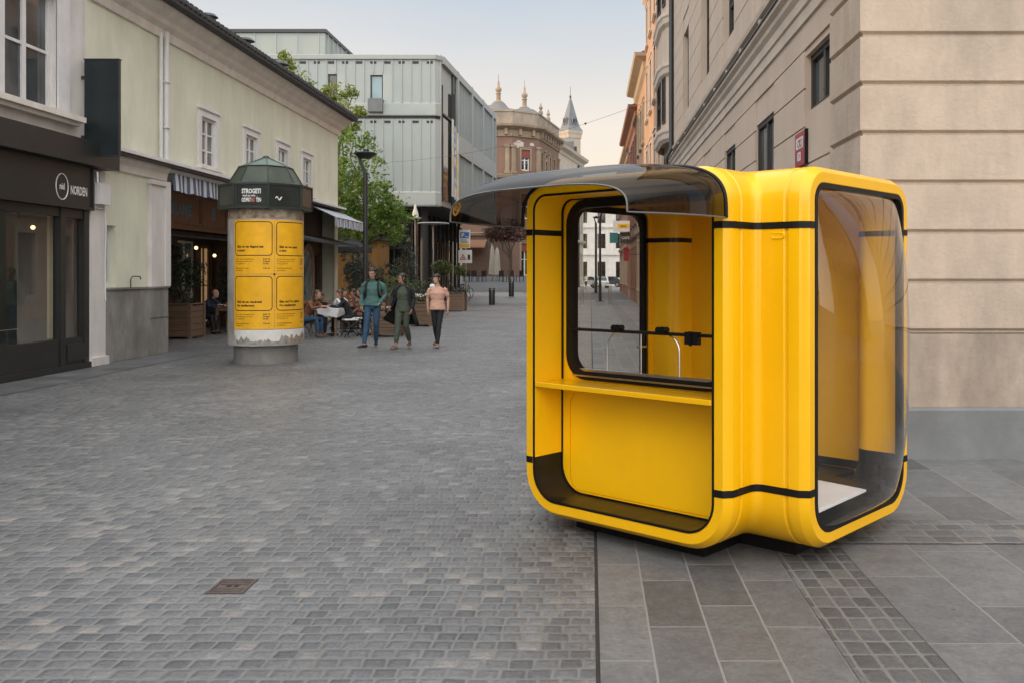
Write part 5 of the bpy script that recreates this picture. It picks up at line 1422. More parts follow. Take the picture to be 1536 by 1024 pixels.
# ------------------------------------------------------------------ people
def cloth(name, c, var=0.12, rough=0.85): return M(name, c, rough, var, 7, 0.25, 26)
m_skin = M('skin', (0.46, 0.27, 0.19), 0.55, 0.07, 12, 0.05, 60)
m_skin_d = M('tanned_skin', (0.30, 0.165, 0.11), 0.55, 0.07, 12, 0.05, 60)
m_hair_d = M('dark_hair', (0.014, 0.011, 0.010), 0.5, 0.3, 30, 0.4, 70)
m_hair_b = M('brown_hair', (0.075, 0.042, 0.026), 0.5, 0.3, 30, 0.4, 70)
m_hair_f = M('fair_hair', (0.25, 0.17, 0.10), 0.5, 0.3, 30, 0.4, 70)
m_teal = cloth('teal_jumper', (0.065, 0.145, 0.135)); m_jeans = cloth('blue_denim', (0.028, 0.075, 0.145), 0.25)
m_olive = cloth('olive_cotton', (0.055, 0.07, 0.052)); m_coat = cloth('black_coat', (0.009, 0.010, 0.014))
m_peach = cloth('peach_cotton', (0.55, 0.33, 0.25)); m_blk = cloth('black_trousers', (0.012, 0.013, 0.016))
m_navy = cloth('navy_jacket', (0.012, 0.024, 0.055)); m_rust = cloth('rust_brown_knit', (0.19, 0.085, 0.045))
m_pale = cloth('pale_blue_shirt', (0.40, 0.42, 0.50)); m_pattern = cloth('patterned_blouse', (0.24, 0.12, 0.09), 0.9); m_whitec = cloth('white_cotton', (0.68, 0.70, 0.74))
m_blueprint = cloth('blue_patterned_shirt', (0.05, 0.085, 0.16), 0.9)
m_shoe = M('dark_shoe', (0.016, 0.014, 0.014), 0.5, 0.2, 20); m_sandal = M('sandal_leather', (0.15, 0.065, 0.045), 0.5, 0.2, 20); m_sole = M('pale_sole', (0.5,0.47,0.43), 0.6)

def frame_of(t, lat):
    t = t.normalized(); a = lat - t*lat.dot(t)
    if a.length < 1e-4: a = Vector((0,1,0)) - t*t.y
    a.normalize(); return a, t.cross(a)

def chain_rings(pts, rad, lat, n=14, cap=True):
    P = [Vector(p) for p in pts]; N = len(P); rr = [(r, r) if not isinstance(r, tuple) else r for r in rad]
    out = []
    def ring(c, t, rx, ry):
        a, b = frame_of(t, lat)
        return [c + a*(rx*math.cos(2*PI*i/n)) + b*(ry*math.sin(2*PI*i/n)) for i in range(n)]
    T = [(P[min(k+1,N-1)]-P[max(k-1,0)]).normalized() for k in range(N)]
    if cap:
        r = min(rr[0])
        for f, s in ((1.0, 0.15), (0.8, 0.6), (0.45, 0.89)): out.append(ring(P[0]-T[0]*r*f, T[0], rr[0][0]*s, rr[0][1]*s))
    for k in range(N): out.append(ring(P[k], T[k], *rr[k]))
    if cap:
        r = min(rr[-1])
        for f, s in ((0.45, 0.89), (0.8, 0.6), (1.0, 0.15)): out.append(ring(P[-1]+T[-1]*r*f, T[-1], rr[-1][0]*s, rr[-1][1]*s))
    return out

def remesh(mb, voxel, iters=3, name='body'):
    me = bpy.data.meshes.new(name); me.from_pydata(mb.v, [], mb.f)
    bm = bmesh.new(); bm.from_mesh(me); bmesh.ops.recalc_face_normals(bm, faces=bm.faces); bm.to_mesh(me); bm.free()
    o = bpy.data.objects.new('tmp_'+name, me); COL.objects.link(o)
    r = o.modifiers.new('r', 'REMESH'); r.mode = 'VOXEL'; r.voxel_size = voxel
    if iters: s = o.modifiers.new('s', 'SMOOTH'); s.factor = 0.5; s.iterations = iters
    dg = bpy.context.evaluated_depsgraph_get(); dg.update()
    out = bpy.data.meshes.new_from_object(o.evaluated_get(dg))
    bpy.data.objects.remove(o); bpy.data.meshes.remove(me)
    out.name = name
    return out

def human(label, loc, yaw, J, outfit, hair, group=None, H=1.75, voxel=0.0085, head_yaw=0.0, head_pitch=0.0, shoes='shoe', faces=True, extra=None, kindname='person'):
    """one continuous body; J = joints in metres for a 1.75 m figure facing -y"""
    root = thing(kindname, label, 'person', loc, yaw, group, local=True)
    S = H/1.75
    V = lambda p: Vector(p)*S
    chains = []       # (points, radii, tag)
    mb = MB()
    def add(pts, rad, tagname, lat=(1,0,0), cap=True, n=14):
        P = [V(p) for p in pts]; rr = [tuple(x*S for x in r) if isinstance(r, tuple) else r*S for r in rad]
        mb.rings(chain_rings(P, rr, Vector(lat), n, cap), 0, True, True, True)
        chains.append((P, [max(r) if isinstance(r, tuple) else r for r in rr], tagname))
    pel, wst, chs, nck, hd = (Vector(J[k]) for k in ('pelvis', 'waist', 'chest', 'neck', 'head'))
    shl, shr = Vector(J['sh_l']), Vector(J['sh_r'])
    lat = (shl-shr).normalized()
    fwd = lat.cross(Vector((0,0,1))); fwd = -fwd if fwd.y > 0 and J.get('face', -1) < 0 else fwd
    b = outfit.get('bulk', 1.0)
    up = (chs-wst).normalized()
    sh_mid = (shl+shr)/2
    # torso
    add([pel-up*0.04, wst, (wst+chs)/2, chs, sh_mid-up*0.015, nck-up*0.035], [(0.158*b,0.112*b), (0.140*b,0.105*b), (0.155*b,0.118*b), (0.170*b,0.118*b), (0.138,0.085), (0.066,0.058)], 'top', lat)
    if outfit.get('hem'):
        hz = outfit['hem']; add([pel-up*hz, pel+up*0.05, wst+up*0.03], [(0.185*b,0.142*b), (0.168*b,0.130*b), (0.150*b,0.115*b)], 'top', lat, False)
    add([pel-up*0.02, pel-up*0.07], [(0.152,0.115), (0.125,0.10)], 'bottom', lat)
    add([nck-up*0.02, hd-Vector((0,0,0.08))], [0.054, 0.050], 'skin')
    sl = outfit.get('sleeve', 'long'); ab = outfit.get('armbulk', 1.0)
    for s in ('l', 'r'):
        A, E, W = Vector(J['sh_'+s]), Vector(J['el_'+s]), Vector(J['wr_'+s])
        if sl == 'long':
            AA = A + (sh_mid-A)*0.22 - up*0.022; add([AA, A+(E-A)*0.25, A+(E-A)*0.6, E, (E+W)/2, W-(W-E)*0.06], [0.050, 0.0475*ab, 0.046*ab, 0.043*ab, 0.040*ab, 0.036*ab], 'sleeve')
        else:
            add([A+(E-A)*0.25+(sh_mid-A)*0.1, (A+E)/2, E], [0.040, 0.041, 0.036], 'skin'); add([A+(sh_mid-A)*0.25-up*0.025, A+(E-A)*0.22, A+(E-A)*0.46, A+(E-A)*0.72], [0.046, 0.045, 0.049, 0.056], 'sleeve', cap=False)
            add([E, E+(W-E)*0.3, W], [0.036, 0.037, 0.025], 'skin')
        # hand
        d = (W-E).normalized(); pn = Vector(J.get('palm_'+s, (0.0, 1.0, 0.0))); pn = (pn - d*pn.dot(d)).normalized(); sd_ = d.cross(pn)
        if J.get('thumb_'+s, 0): sd_ = sd_*J['thumb_'+s]
        curl = J.get('curl_'+s, 0.5)
        add([W-d*0.01, W+d*0.04, W+d*0.085], [(0.026,0.019), (0.038,0.016), (0.038,0.014)], 'skin', sd_, n=10)
        for k, (o_, ln) in enumerate(((0.029, 0.066), (0.010, 0.076), (-0.010, 0.071), (-0.029, 0.056))):
            r0 = W + d*0.085 + sd_*o_; p1 = r0 + (d*math.cos(curl*0.5)+pn*math.sin(curl*0.5))*ln*0.45
            p2 = p1 + (d*math.cos(curl*1.3)+pn*math.sin(curl*1.3))*ln*0.32; p3 = p2 + (d*math.cos(curl*2.0)+pn*math.sin(curl*2.0))*ln*0.28
            add([r0-d*0.01, p1, p2, p3], [0.0095, 0.0088, 0.008, 0.0068], 'skin', sd_, n=8)
        t0 = W + d*0.028 + sd_*0.030; t1 = t0 + (d*0.75+sd_*0.55+pn*0.25).normalized()*0.04; t2 = t1 + (d*0.95+sd_*0.15+pn*0.35).normalized()*0.032
        add([t0-sd_*0.012, t1, t2], [0.0125, 0.0105, 0.0085], 'skin', sd_, n=8)
    for s in ('l', 'r'):
        Hp, K, A = Vector(J['hip_'+s]), Vector(J['kn_'+s]), Vector(J['an_'+s])
        lb = outfit.get('legbulk', 1.0); cr = outfit.get('crop', 0.0)
        e = A + (K-A)*cr if cr else A - (A-K).normalized()*(-0.02)
        add([Hp, Hp+(K-Hp)*0.35, K, K+(A-K)*0.35, A+(K-A)*(0.08+cr)], [(0.086*lb), 0.080*lb, 0.060*lb, 0.059*lb, 0.047*lb], 'bottom')
        add([K+(A-K)*0.6, A-(A-K).normalized()*0.0], [0.042, 0.037], 'skin')
        td = Vector(J.get('toe_'+s, (0,-1,0))).normalized()
        add([A+td*(-0.015)-Vector((0,0,0.03)), A+td*0.06-Vector((0,0,0.045)), A+td*0.15-Vector((0,0,0.058))], [(0.034,0.034), (0.038,0.026), (0.036,0.014)], 'foot', td.cross(Vector((0,0,1))))
    # head
    hm = Matrix.Rotation(head_yaw, 3, 'Z') @ Matrix.Rotation(head_pitch, 3, 'X')
    if 'lean' in J: hm = Matrix.Rotation(J['lean'], 3, 'Z') @ hm
    hp = lambda x, f, z: hd + hm @ Vector((x, -f, z))
    prof = [(-0.112,0.062,0.018,0.016), (-0.100,0.052,0.034,0.036), (-0.075,0.034,0.050,0.062), (-0.04,0.016,0.061,0.082), (0.0,0.004,0.068,0.093), (0.045,-0.002,0.072,0.097), (0.08,-0.008,0.066,0.090), (0.108,-0.010,0.046,0.066), (0.123,-0.011,0.018,0.028)]
    rings = [[hp(rx*math.cos(2*PI*i/20), f + ry*math.sin(2*PI*i/20), z)*S for i in range(20)] for z, f, rx, ry in prof]
    mb.rings(rings, 0, True, True, True)
    chains.append(([hd*S-Vector((0,0,0.06*S)), hd*S+Vector((0,0,0.06*S))], [0.085*S, 0.09*S], 'skin'))
    add([hp(0,0.088,0.018), hp(0,0.104,-0.012), hp(0,0.106,-0.022)], [0.008, 0.012, 0.012], 'skin', n=8)
    add([hp(0,0.089,0.034), hp(0,0.089,0.036)], [(0.042,0.010), (0.042,0.010)], 'skin', hm @ Vector((1,0,0)), n=10)
    add([hp(-0.016,0.089,-0.052), hp(0.016,0.089,-0.052)], [0.009, 0.009], 'skin', n=8)
    for sx in (-1, 1):
        add([hp(sx*0.071,-0.008,-0.028), hp(sx*0.076,-0.014,0.022)], [(0.016,0.009), (0.020,0.010)], 'skin', hm @ Vector((0,1,0)), n=8)
    me = remesh(mb, voxel*S, 2)
    # which garment covers which face: nearest limb
    tags = ['skin', 'top', 'sleeve', 'bottom', 'foot']
    mats = [outfit.get('skin', m_skin), outfit['top'], outfit.get('sleeves', outfit['top']), outfit['bottom'], outfit.get('foot', m_shoe if shoes == 'shoe' else outfit.get('skin', m_skin))]
    for mt in mats: me.materials.append(mt)
    n = len(me.polygons); cen = np.empty(n*3); me.polygons.foreach_get('center', cen); cen = cen.reshape(-1, 3)
    best = np.full(n, 1e9); idx = np.zeros(n, dtype=np.int32)
    for P, rr, tg in chains:
        for k in range(len(P)-1):
            a = np.array(P[k]); d = np.array(P[k+1]) - a; L2 = max(float(d @ d), 1e-9)
            t = np.clip((cen-a) @ d / L2, 0, 1); q = np.linalg.norm(cen - (a + t[:, None]*d), axis=1) - (rr[k] + (rr[k+1]-rr[k])*t)
            w = np.where(q < best, True, False); best[w] = q[w]; idx[w] = tags.index(tg)
    cut = (pel.z - outfit.get('hem', 0.03) - 0.012)*S
    idx[(cen[:, 2] < cut) & (idx == 1)] = 3
    # creases in the cloth
    nv = len(me.vertices); isc = np.zeros(nv, dtype=bool)
    lv = np.empty(len(me.loops), dtype=np.int32); me.loops.foreach_get('vertex_index', lv)
    lt = np.empty(n, dtype=np.int32); me.polygons.foreach_get('loop_total', lt)
    fi = np.repeat(idx, lt); isc[lv[(fi == 1) | (fi == 2) | (fi == 3)]] = True
    isc[lv[(fi == 0) | (fi == 4)]] = False
    co = np.empty(nv*3); me.vertices.foreach_get('co', co); co = co.reshape(-1, 3)
    no = np.empty(nv*3); me.vertices.foreach_get('normal', no); no = no.reshape(-1, 3)
    ph = len(label)*1.7; P_ = co/S
    w1 = np.sin(P_[:,2]*38 + 9*np.sin(P_[:,0]*9+ph) + 7*np.sin(P_[:,1]*11+ph*0.7))
    w2 = np.sin(P_[:,2]*17 - P_[:,0]*21 + 4*np.sin(P_[:,2]*13+ph) + P_[:,1]*15)
    w3 = np.sin(P_[:,0]*33 + P_[:,1]*27 + 3*np.sin(P_[:,2]*12+ph))
    dsp = (0.0018*w1 + 0.0021*w2 + 0.0014*w3)*S*isc
    me.vertices.foreach_set('co', (co + no*dsp[:, None]).ravel())
    me.polygons.foreach_set('material_index', idx); me.polygons.foreach_set('use_smooth', [True]*n); me.update()
    body = link(bpy.data.objects.new('body', me)); body.parent = root
    # hair
    if hair:
        st, hmat = hair
        low = {'short': -0.03, 'bob': -0.10, 'long': -0.26, 'fringe': -0.075}[st]
        hr = MB(); rr_ = []
        zs = [0.137, 0.125, 0.105, 0.08, 0.05, 0.02, -0.01, -0.03, -0.06, -0.10, -0.16, -0.22, -0.28]
        zs = [z for z in zs if z >= low-0.001]
        rngh = random.Random(len(label))
        for z in zs:
            zz = min(max(z, -0.05), 0.118)
            k = max(j for j in range(len(prof)-1) if prof[j][0] <= zz); p0, p1 = prof[k], prof[k+1]; t = (zz-p0[0])/(p1[0]-p0[0])
            rx = p0[2]+(p1[2]-p0[2])*t; ry = p0[3]+(p1[3]-p0[3])*t; f0 = p0[1]+(p1[1]-p0[1])*t
            if z < -0.04: rx, ry, f0 = 0.074, 0.082-0.05*min(1,(-z-0.04)/0.2), -0.028-0.02*min(1,(-z-0.04)/0.2)
            g = 0.013 if z < 0.12 else 0.004
            ring_ = []
            for i in range(28):
                a = 2*PI*i/28; c_, s_ = math.cos(a), math.sin(a)
                hair_line = 0.062 if st != 'fringe' else 0.045
                face_ = s_ > (0.30 if z > -0.02 else (0.05 if st in ('bob','fringe') else -0.25)) and z < hair_line - 0.03*(1-s_)
                ex = -0.020 if face_ else g*(1+0.35*rngh.uniform(-1,1))
                ring_.append(hp((rx+ex)*c_, f0+(ry+ex)*s_, z)*S)
            rr_.append(ring_)
        hr.rings(rr_, 0, True, True, True)
        o = hr.build('hair', hmat, root, smooth=70)
        sb = o.modifiers.new('s', 'SUBSURF'); sb.levels = 1; sb.render_levels = 1
    if faces:
        for sx in (-1, 1):
            e = MB(); c = hp(sx*0.030, 0.0835, 0.012)*S; e.ball(tuple(c), (0.0105*S, 0.006*S, 0.006*S), n=8, k=4); e.build('eye', m_black, root, smooth=60)
            e = MB(); e.tube([hp(sx*0.018,0.096,0.032)*S, hp(sx*0.032,0.094,0.037)*S, hp(sx*0.047,0.082,0.031)*S], 0.0042*S, n=5); e.build('eyebrow', hair[1] if hair else m_hair_b, root)
        e = MB(); e.tube([hp(-0.022,0.094,-0.051)*S, hp(0,0.100,-0.052)*S, hp(0.022,0.094,-0.051)*S], [0.003*S, 0.006*S, 0.003*S], n=6); e.build('mouth', M('lips', (0.30,0.12,0.10), 0.5), root)
    for s in ('l', 'r'):
        A = Vector(J['an_'+s]); td = Vector(J.get('toe_'+s, (0,-1,0))).normalized(); sd_ = td.cross(Vector((0,0,1)))
        gz = A.z - 0.078
        e = MB(); secs = []
        tall = shoes == 'shoe'
        for (f, w, z0, z1) in ((-0.075,0.020,0.01,0.05), (-0.06,0.034,0.0,0.07), (-0.01,0.038,0.0,0.078), (0.05,0.039,0.0,0.062), (0.11,0.046,0.0,0.05), (0.16,0.042,0.004,0.040), (0.185,0.020,0.012,0.028)):
            if not tall: z1 = z0 + 0.022
            c = A + td*f; secs.append([Vector((c.x, c.y, gz)) + sd_*(w*math.cos(a)) + Vector((0,0,(z0+z1)/2 + (z1-z0)/2*math.sin(a))) for a in [2*PI*i/12 for i in range(12)]])
        e.rings([[p*S for p in r] for r in secs], 0, True, True, True)
        if not tall:
            for f in (0.055, 0.10):
                c = A + td*f; e.tube([(Vector((c.x,c.y,gz)) + sd_*(0.042*math.cos(a)) + Vector((0,0,0.02+0.048*math.sin(a))))*S for a in [PI*i/8 for i in range(9)]], 0.010*S, n=6)
        e.build('shoe' if tall else 'sandal', outfit.get('shoes', m_shoe), root, smooth=60)
    if extra: extra(root, J, S, lat)
    return root

# walking man
JM = dict(pelvis=(0,0,0.95), waist=(0,0.005,1.07), chest=(0,0,1.28), neck=(0,-0.005,1.47), head=(-0.005,-0.05,1.62),
          sh_l=(0.20,0.01,1.42), el_l=(0.275,0.06,1.15), wr_l=(0.165,-0.075,0.965), palm_l=(-0.6,-0.3,-0.3), curl_l=0.9,
          sh_r=(-0.20,0.0,1.42), el_r=(-0.255,0.03,1.14), wr_r=(-0.235,-0.06,0.90), palm_r=(0.8,0.3,0), curl_r=0.8,
          hip_l=(0.092,0,0.93), kn_l=(0.080,-0.03,0.50), an_l=(0.040,0.20,0.110), toe_l=(0.12,-1,-0.12),
          hip_r=(-0.092,0,0.93), kn_r=(-0.115,-0.15,0.50), an_r=(-0.140,-0.28,0.085), toe_r=(-0.75,-0.8,0.10))
def straps(root, J, S, lat):
    for sx in (-1, 1):
        e = MB(); pts = [(sx*0.135,0.10,1.36),(sx*0.130,0.055,1.455),(sx*0.125,-0.045,1.452),(sx*0.128,-0.108,1.37),(sx*0.135,-0.130,1.25),(sx*0.150,-0.105,1.12),(sx*0.172,-0.02,1.08)]
        e.tube([Vector(p)*S for p in pts], 0.020*S, n=8, flat=0.45); e.build('backpack_strap', m_coat, root, smooth=60)
    e = MB()
    secs = []
    for (z, w, d) in ((0.98,0.10,0.05),(1.0,0.135,0.085),(1.15,0.145,0.095),(1.32,0.135,0.085),(1.42,0.10,0.055)):
        secs.append([Vector((w*math.cos(a), 0.185+d*math.sin(a), z))*S for a in [2*PI*i/16 for i in range(16)]])
    e.rings(secs, 0, True, True, True); e.build('backpack', m_coat, root, smooth=60)
human('man in teal jumper and blue jeans walking with dark backpack straps, looking down', (-5.15, 21.75, 0), R(4), JM, dict(top=m_teal, bottom=m_jeans, bulk=1.12, armbulk=1.18, legbulk=1.05, hem=0.035), ('short', m_hair_d), 'people walking up the street', 1.86, 0.0075, R(-10), R(16), extra=straps)

# walking woman in an open black coat
JW = dict(pelvis=(0,0,0.94), waist=(0,-0.005,1.06), chest=(0,-0.01,1.26), neck=(-0.005,-0.0,1.455), head=(-0.02,-0.02,1.60),
          sh_l=(0.175,0.01,1.40), el_l=(0.245,0.04,1.13), wr_l=(0.225,-0.07,0.90), palm_l=(-0.8,0.2,0), curl_l=0.7,
          sh_r=(-0.175,0.01,1.40), el_r=(-0.265,0.03,1.16), wr_r=(-0.275,-0.13,0.97), palm_r=(0.6,0.4,0), curl_r=0.9,
          hip_l=(0.088,0,0.92), kn_l=(0.070,-0.02,0.50), an_l=(0.085,0.24,0.115), toe_l=(0.1,-1,-0.05),
          hip_r=(-0.088,0,0.92), kn_r=(-0.085,-0.15,0.50), an_r=(-0.095,-0.26,0.080), toe_r=(-0.35,-1,0))
def long_coat(root, J, S, lat):
    e = MB(); rows = []
    prof = [(1.445,0.10,0.085,0.0,0.0), (1.40,0.185,0.12,0.0,0.1), (1.28,0.205,0.150,0.0,0.16), (1.10,0.205,0.155,0.01,0.2), (0.95,0.225,0.170,0.02,0.22), (0.80,0.25,0.19,0.04,0.26), (0.65,0.275,0.205,0.06,0.30), (0.52,0.295,0.215,0.09,0.34)]
    for k, (z, rx, ry, dy, gap) in enumerate(prof):
        row = []
        for i in range(33):
            t = i/32; a = R(-90) + (0.50+gap*1.6) + t*(2*PI - 2*(0.50+gap*1.6))
            w = 1 + 0.05*math.sin(t*26+k*0.3)*min(1, k/4)
            x = rx*w*math.cos(a); y = ry*w*math.sin(a) + dy
            if k >= 4:      # the image-left skirt swings out, the other hangs to the knee
                sw = (k-3)/4
                if t > 0.62: x -= 0.13*sw*(t-0.62)/0.38*1.6; y -= 0.03*sw
                if t < 0.35: x += 0.05*sw
            zz = z + (0.16*max(0, (t-0.70)/0.30)*max(0, (k-4)/3) if k >= 5 else 0)
            row.append(Vector((x, y, zz))*S)
        rows.append(row)
    e.rings(rows, 0, False); o = e.build('open_coat', m_coat, root, smooth=60)
    sd = o.modifiers.new('t', 'SOLIDIFY'); sd.thickness = 0.008
human('woman in olive top and trousers with long open black coat, head turned aside', (-4.36, 21.4, 0), R(-6), JW, dict(top=m_olive, sleeves=m_coat, bottom=m_olive, skin=m_skin_d, bulk=1.02, armbulk=1.22, legbulk=1.16, crop=0.14, hem=0.10, shoes=m_sandal), ('bob', m_hair_d), 'people walking up the street', 1.75, 0.0075, R(-52), R(2), shoes='sandal', extra=long_coat)

JT = dict(pelvis=(0,0,0.94), waist=(0,0,1.06), chest=(0,-0.005,1.26), neck=(0,0.0,1.455), head=(-0.012,-0.02,1.60),
          sh_l=(0.182,0.01,1.40), el_l=(0.245,0.05,1.13), wr_l=(0.250,-0.03,0.89), palm_l=(-0.8,0.2,0), curl_l=0.6,
          sh_r=(-0.182,0.01,1.40), el_r=(-0.245,0.06,1.14), wr_r=(-0.235,0.03,0.90), palm_r=(0.8,0.2,0), curl_r=0.6,
          hip_l=(0.085,0,0.92), kn_l=(0.050,-0.12,0.50), an_l=(0.015,-0.20,0.080), toe_l=(0.05,-1,0),
          hip_r=(-0.085,0,0.92), kn_r=(-0.060,0.0,0.50), an_r=(-0.035,0.24,0.115), toe_r=(-0.35,-1,-0.1))
human('person in loose peach t-shirt and black trousers walking, smiling to the side', (-3.62, 21.75, 0), R(3), JT, dict(top=m_peach, bottom=m_blk, sleeve='short', bulk=1.08, legbulk=0.98, hem=0.06, shoes=m_sandal), ('fringe', m_hair_d), 'people walking up the street', 1.74, 0.0075, R(-42), R(2), shoes='sandal')

# seated people
def seat(lean=0.12, arms='table', spread=0.10):
    l = lean
    J = dict(pelvis=(0,0,0.52), waist=(0,-0.25*l,0.64), chest=(0,-0.9*l,0.84), neck=(0,-1.6*l,1.02), head=(0,-2.0*l-0.03,1.17),
             sh_l=(0.19,-1.35*l,0.97), sh_r=(-0.19,-1.35*l,0.97), hip_l=(spread,-0.02,0.49), hip_r=(-spread,-0.02,0.49),
             kn_l=(spread+0.04,-0.43,0.50), kn_r=(-spread-0.04,-0.43,0.50), an_l=(spread+0.02,-0.38,0.080), an_r=(-spread-0.02,-0.46,0.080), toe_l=(0.15,-1,0), toe_r=(-0.15,-1,0))
    if arms == 'table':
        J.update(el_l=(0.26,-1.35*l-0.14,0.80), wr_l=(0.12,-1.35*l-0.36,0.83), el_r=(-0.26,-1.35*l-0.14,0.80), wr_r=(-0.13,-1.35*l-0.34,0.84), palm_l=(-0.3,0,-1), palm_r=(0.3,0,-1))
    else:
        J.update(el_l=(0.25,-1.35*l-0.05,0.74), wr_l=(0.12,-0.30,0.62), el_r=(-0.25,-1.35*l-0.16,0.84), wr_r=(-0.12,-1.35*l-0.36,0.98), palm_l=(0,0,-1), palm_r=(0.5,0,0))
    return J
sitters = [
    ('bald man in navy jacket seated at the cafe table behind the wooden planter', (-11.20, 26.6, 0), R(72), seat(0.20), dict(top=m_navy, bottom=m_blk, bulk=1.14, armbulk=1.15), None, R(10), R(8)),
    ('seated person in blue patterned shirt partly hidden behind the advertising column', (-10.85, 28.75, 0), R(20), seat(0.10, 'lap'), dict(top=m_blueprint, bottom=m_blk), ('short', m_hair_d), 0, R(12)),
    ('woman with long hair in rust brown top and jeans seated beside the advertising column', (-7.80, 25.25, 0), R(72), seat(0.16), dict(top=m_rust, bottom=m_jeans, shoes=m_sandal), ('long', m_hair_b), R(6), R(6)),
    ('dark haired person seated low at the far side of the cafe table', (-8.05, 27.1, -0.08), R(30), seat(0.22), dict(top=m_blk, bottom=m_blk, skin=m_skin_d), ('fringe', m_hair_d), 0, R(14)),
    ('woman in black top seated facing left and reading at the white cafe table', (-6.78, 25.85, 0), R(-74), seat(0.12), dict(top=m_coat, bottom=m_blk), ('bob', m_hair_b), R(4), R(10)),
    ('person in patterned blouse with black hair seated behind the woman in black', (-6.85, 27.3, 0), R(-40), seat(0.10, 'lap'), dict(top=m_pattern, bottom=m_blk, skin=m_skin_d), ('bob', m_hair_d), R(-10), R(12)),
    ('person in dark green shirt seated deep in the terrace behind the lamp post', (-7.0, 28.95, 0), R(-80), seat(0.12, 'lap'), dict(top=m_olive, bottom=m_blk), ('short', m_hair_b), R(8), R(6)),
    ('person in white shirt seated deep in the terrace facing right', (-8.1, 29.05, 0), R(75), seat(0.16), dict(top=m_whitec, bottom=m_jeans), ('fringe', m_hair_d), R(-6), R(8)),
    ('fair haired person in pale blue shirt and cap seated behind the flower planter', (-5.88, 31.6, 0.05), R(120), seat(0.22), dict(top=m_pale, bottom=m_jeans), ('long', m_hair_f), 0, R(10)),
]
for (lb, loc, yaw, J, of, hr, hy, hp_) in sitters:
    ex = None
    if 'cap' in lb:
        def ex(root, J, S, lat):
            h = Vector(J['head']); e = MB(); e.lathe((h.x, h.y+0.005, h.z+0.035), [(0.100,0.0),(0.098,0.05),(0.075,0.095),(0.03,0.115)], n=16); e.box(h.x-0.07, h.x+0.07, h.y-0.19, h.y-0.08, h.z+0.035, h.z+0.045); e.build('cap', m_whitec, root, smooth=50)
    human(lb, loc, yaw, J, of, hr, 'people seated on the cafe terrace', 1.72, 0.010, hy, hp_, faces=False, extra=ex)
JF = dict(JT); 
human('distant person in white t-shirt and dark shorts seen through the kiosk window', (-0.55, 108.0, 0), R(0), JT, dict(top=m_whitec, bottom=m_blk, sleeve='short', crop=0.6, hem=0.06), ('short', m_hair_d), None, 1.75, 0.014, 0, 0, faces=False)
# ------------------------------------------------------------------ trees and shrubs
AT = lambda px, py, Y: ((px-886)*Y/1380.0, Y, CAMH+(412-py)*Y/1380.0)
m_bark = M('bark', (0.085, 0.068, 0.052), 0.9, 0.3, 8, 0.6, 30)
m_leaf = M_leaf('bright_leaves', (0.045, 0.10, 0.014), (0.19, 0.29, 0.045), 0.45)
m_leaf_y = M_leaf('young_leaves', (0.09, 0.13, 0.018), (0.28, 0.32, 0.055), 0.45)
m_leaf_d = M_leaf('dark_conifer_leaves', (0.010, 0.022, 0.012), (0.045, 0.07, 0.042), 0.2)
m_leaf_g = M_leaf('grey_green_leaves', (0.030, 0.042, 0.034), (0.095, 0.115, 0.095), 0.2)
m_leaf_r = M_leaf('dark_red_leaves', (0.045, 0.018, 0.016), (0.13, 0.065, 0.05), 0.25)
m_leaf_t = M_leaf('clipped_leaves', (0.03, 0.05, 0.014), (0.13, 0.155, 0.05), 0.25)

def leaves(blobs, size, per, rng, clump=0.3, jit=1.0):
    """leaf-sized faces in clumps scattered through the blobs"""
    mb = MB()
    for (c, r, dens) in blobs:
        c = Vector(c); rx, ry, rz = r if isinstance(r, tuple) else (r, r, r)
        nc = max(4, int(dens*(rx*ry+ry*rz+rx*rz)/3/(clump*clump)*2.2))
        for _ in range(nc):
            d = Vector((rng.gauss(0,1), rng.gauss(0,1), rng.gauss(0,1))).normalized()*rng.uniform(0.35, 1.0)**0.6
            k = c + Vector((d.x*rx, d.y*ry, d.z*rz))
            cs = clump*rng.uniform(0.6, 1.3)
            for _ in range(per):
                p = k + Vector((rng.gauss(0,cs*0.5), rng.gauss(0,cs*0.5), rng.gauss(0,cs*0.42)))
                n = (Vector((rng.gauss(0,1), rng.gauss(0,1), rng.gauss(0.5,1)))).normalized()
                a = n.orthogonal().normalized(); a = Matrix.Rotation(rng.uniform(0, 2*PI), 3, n) @ a; b = n.cross(a)
                s = size*rng.uniform(0.6, 1.35); w = s*0.42
                i = len(mb.v); mb.v += [tuple(p-a*s*0.5), tuple(p+b*w*0.5+n*s*0.06), tuple(p+a*s*0.5), tuple(p-b*w*0.5+n*s*0.06)]
                mb.face((i, i+1, i+2, i+3))
    return mb

def limb(mb, a, b, r0, r1, rng, n=6):
    a, b = Vector(a), Vector(b); L = (b-a).length
    pts = []; rr = []
    for k in range(n+1):
        t = k/n; p = a.lerp(b, t); w = math.sin(t*PI)*L*0.06
        pts.append(p + Vector((rng.uniform(-w,w), rng.uniform(-w,w), w*0.6))); rr.append(r0+(r1-r0)*t)
    mb.tube(pts, rr, n=7)

def tree(name, label, cat, base, fork, blobs, r0, leafm, size, per, seed, group=None, clump=0.3, twigs=()):
    rng = random.Random(seed)
    root = thing(name, label, cat, base, 0, group)
    mb = MB(); limb(mb, base, fork, r0, r0*0.6, rng)
    for (c, r, d) in blobs: limb(mb, Vector(base).lerp(Vector(fork), rng.uniform(0.75, 1.0)), c, r0*0.42, r0*0.10, rng)
    for (a, b) in twigs: limb(mb, a, b, r0*0.25, 0.012, rng)
    mb.build('trunk', m_bark, root, smooth=60)
    leaves(blobs, size, per, rng, clump).build('crown', leafm, root, recalc=False)
    return root

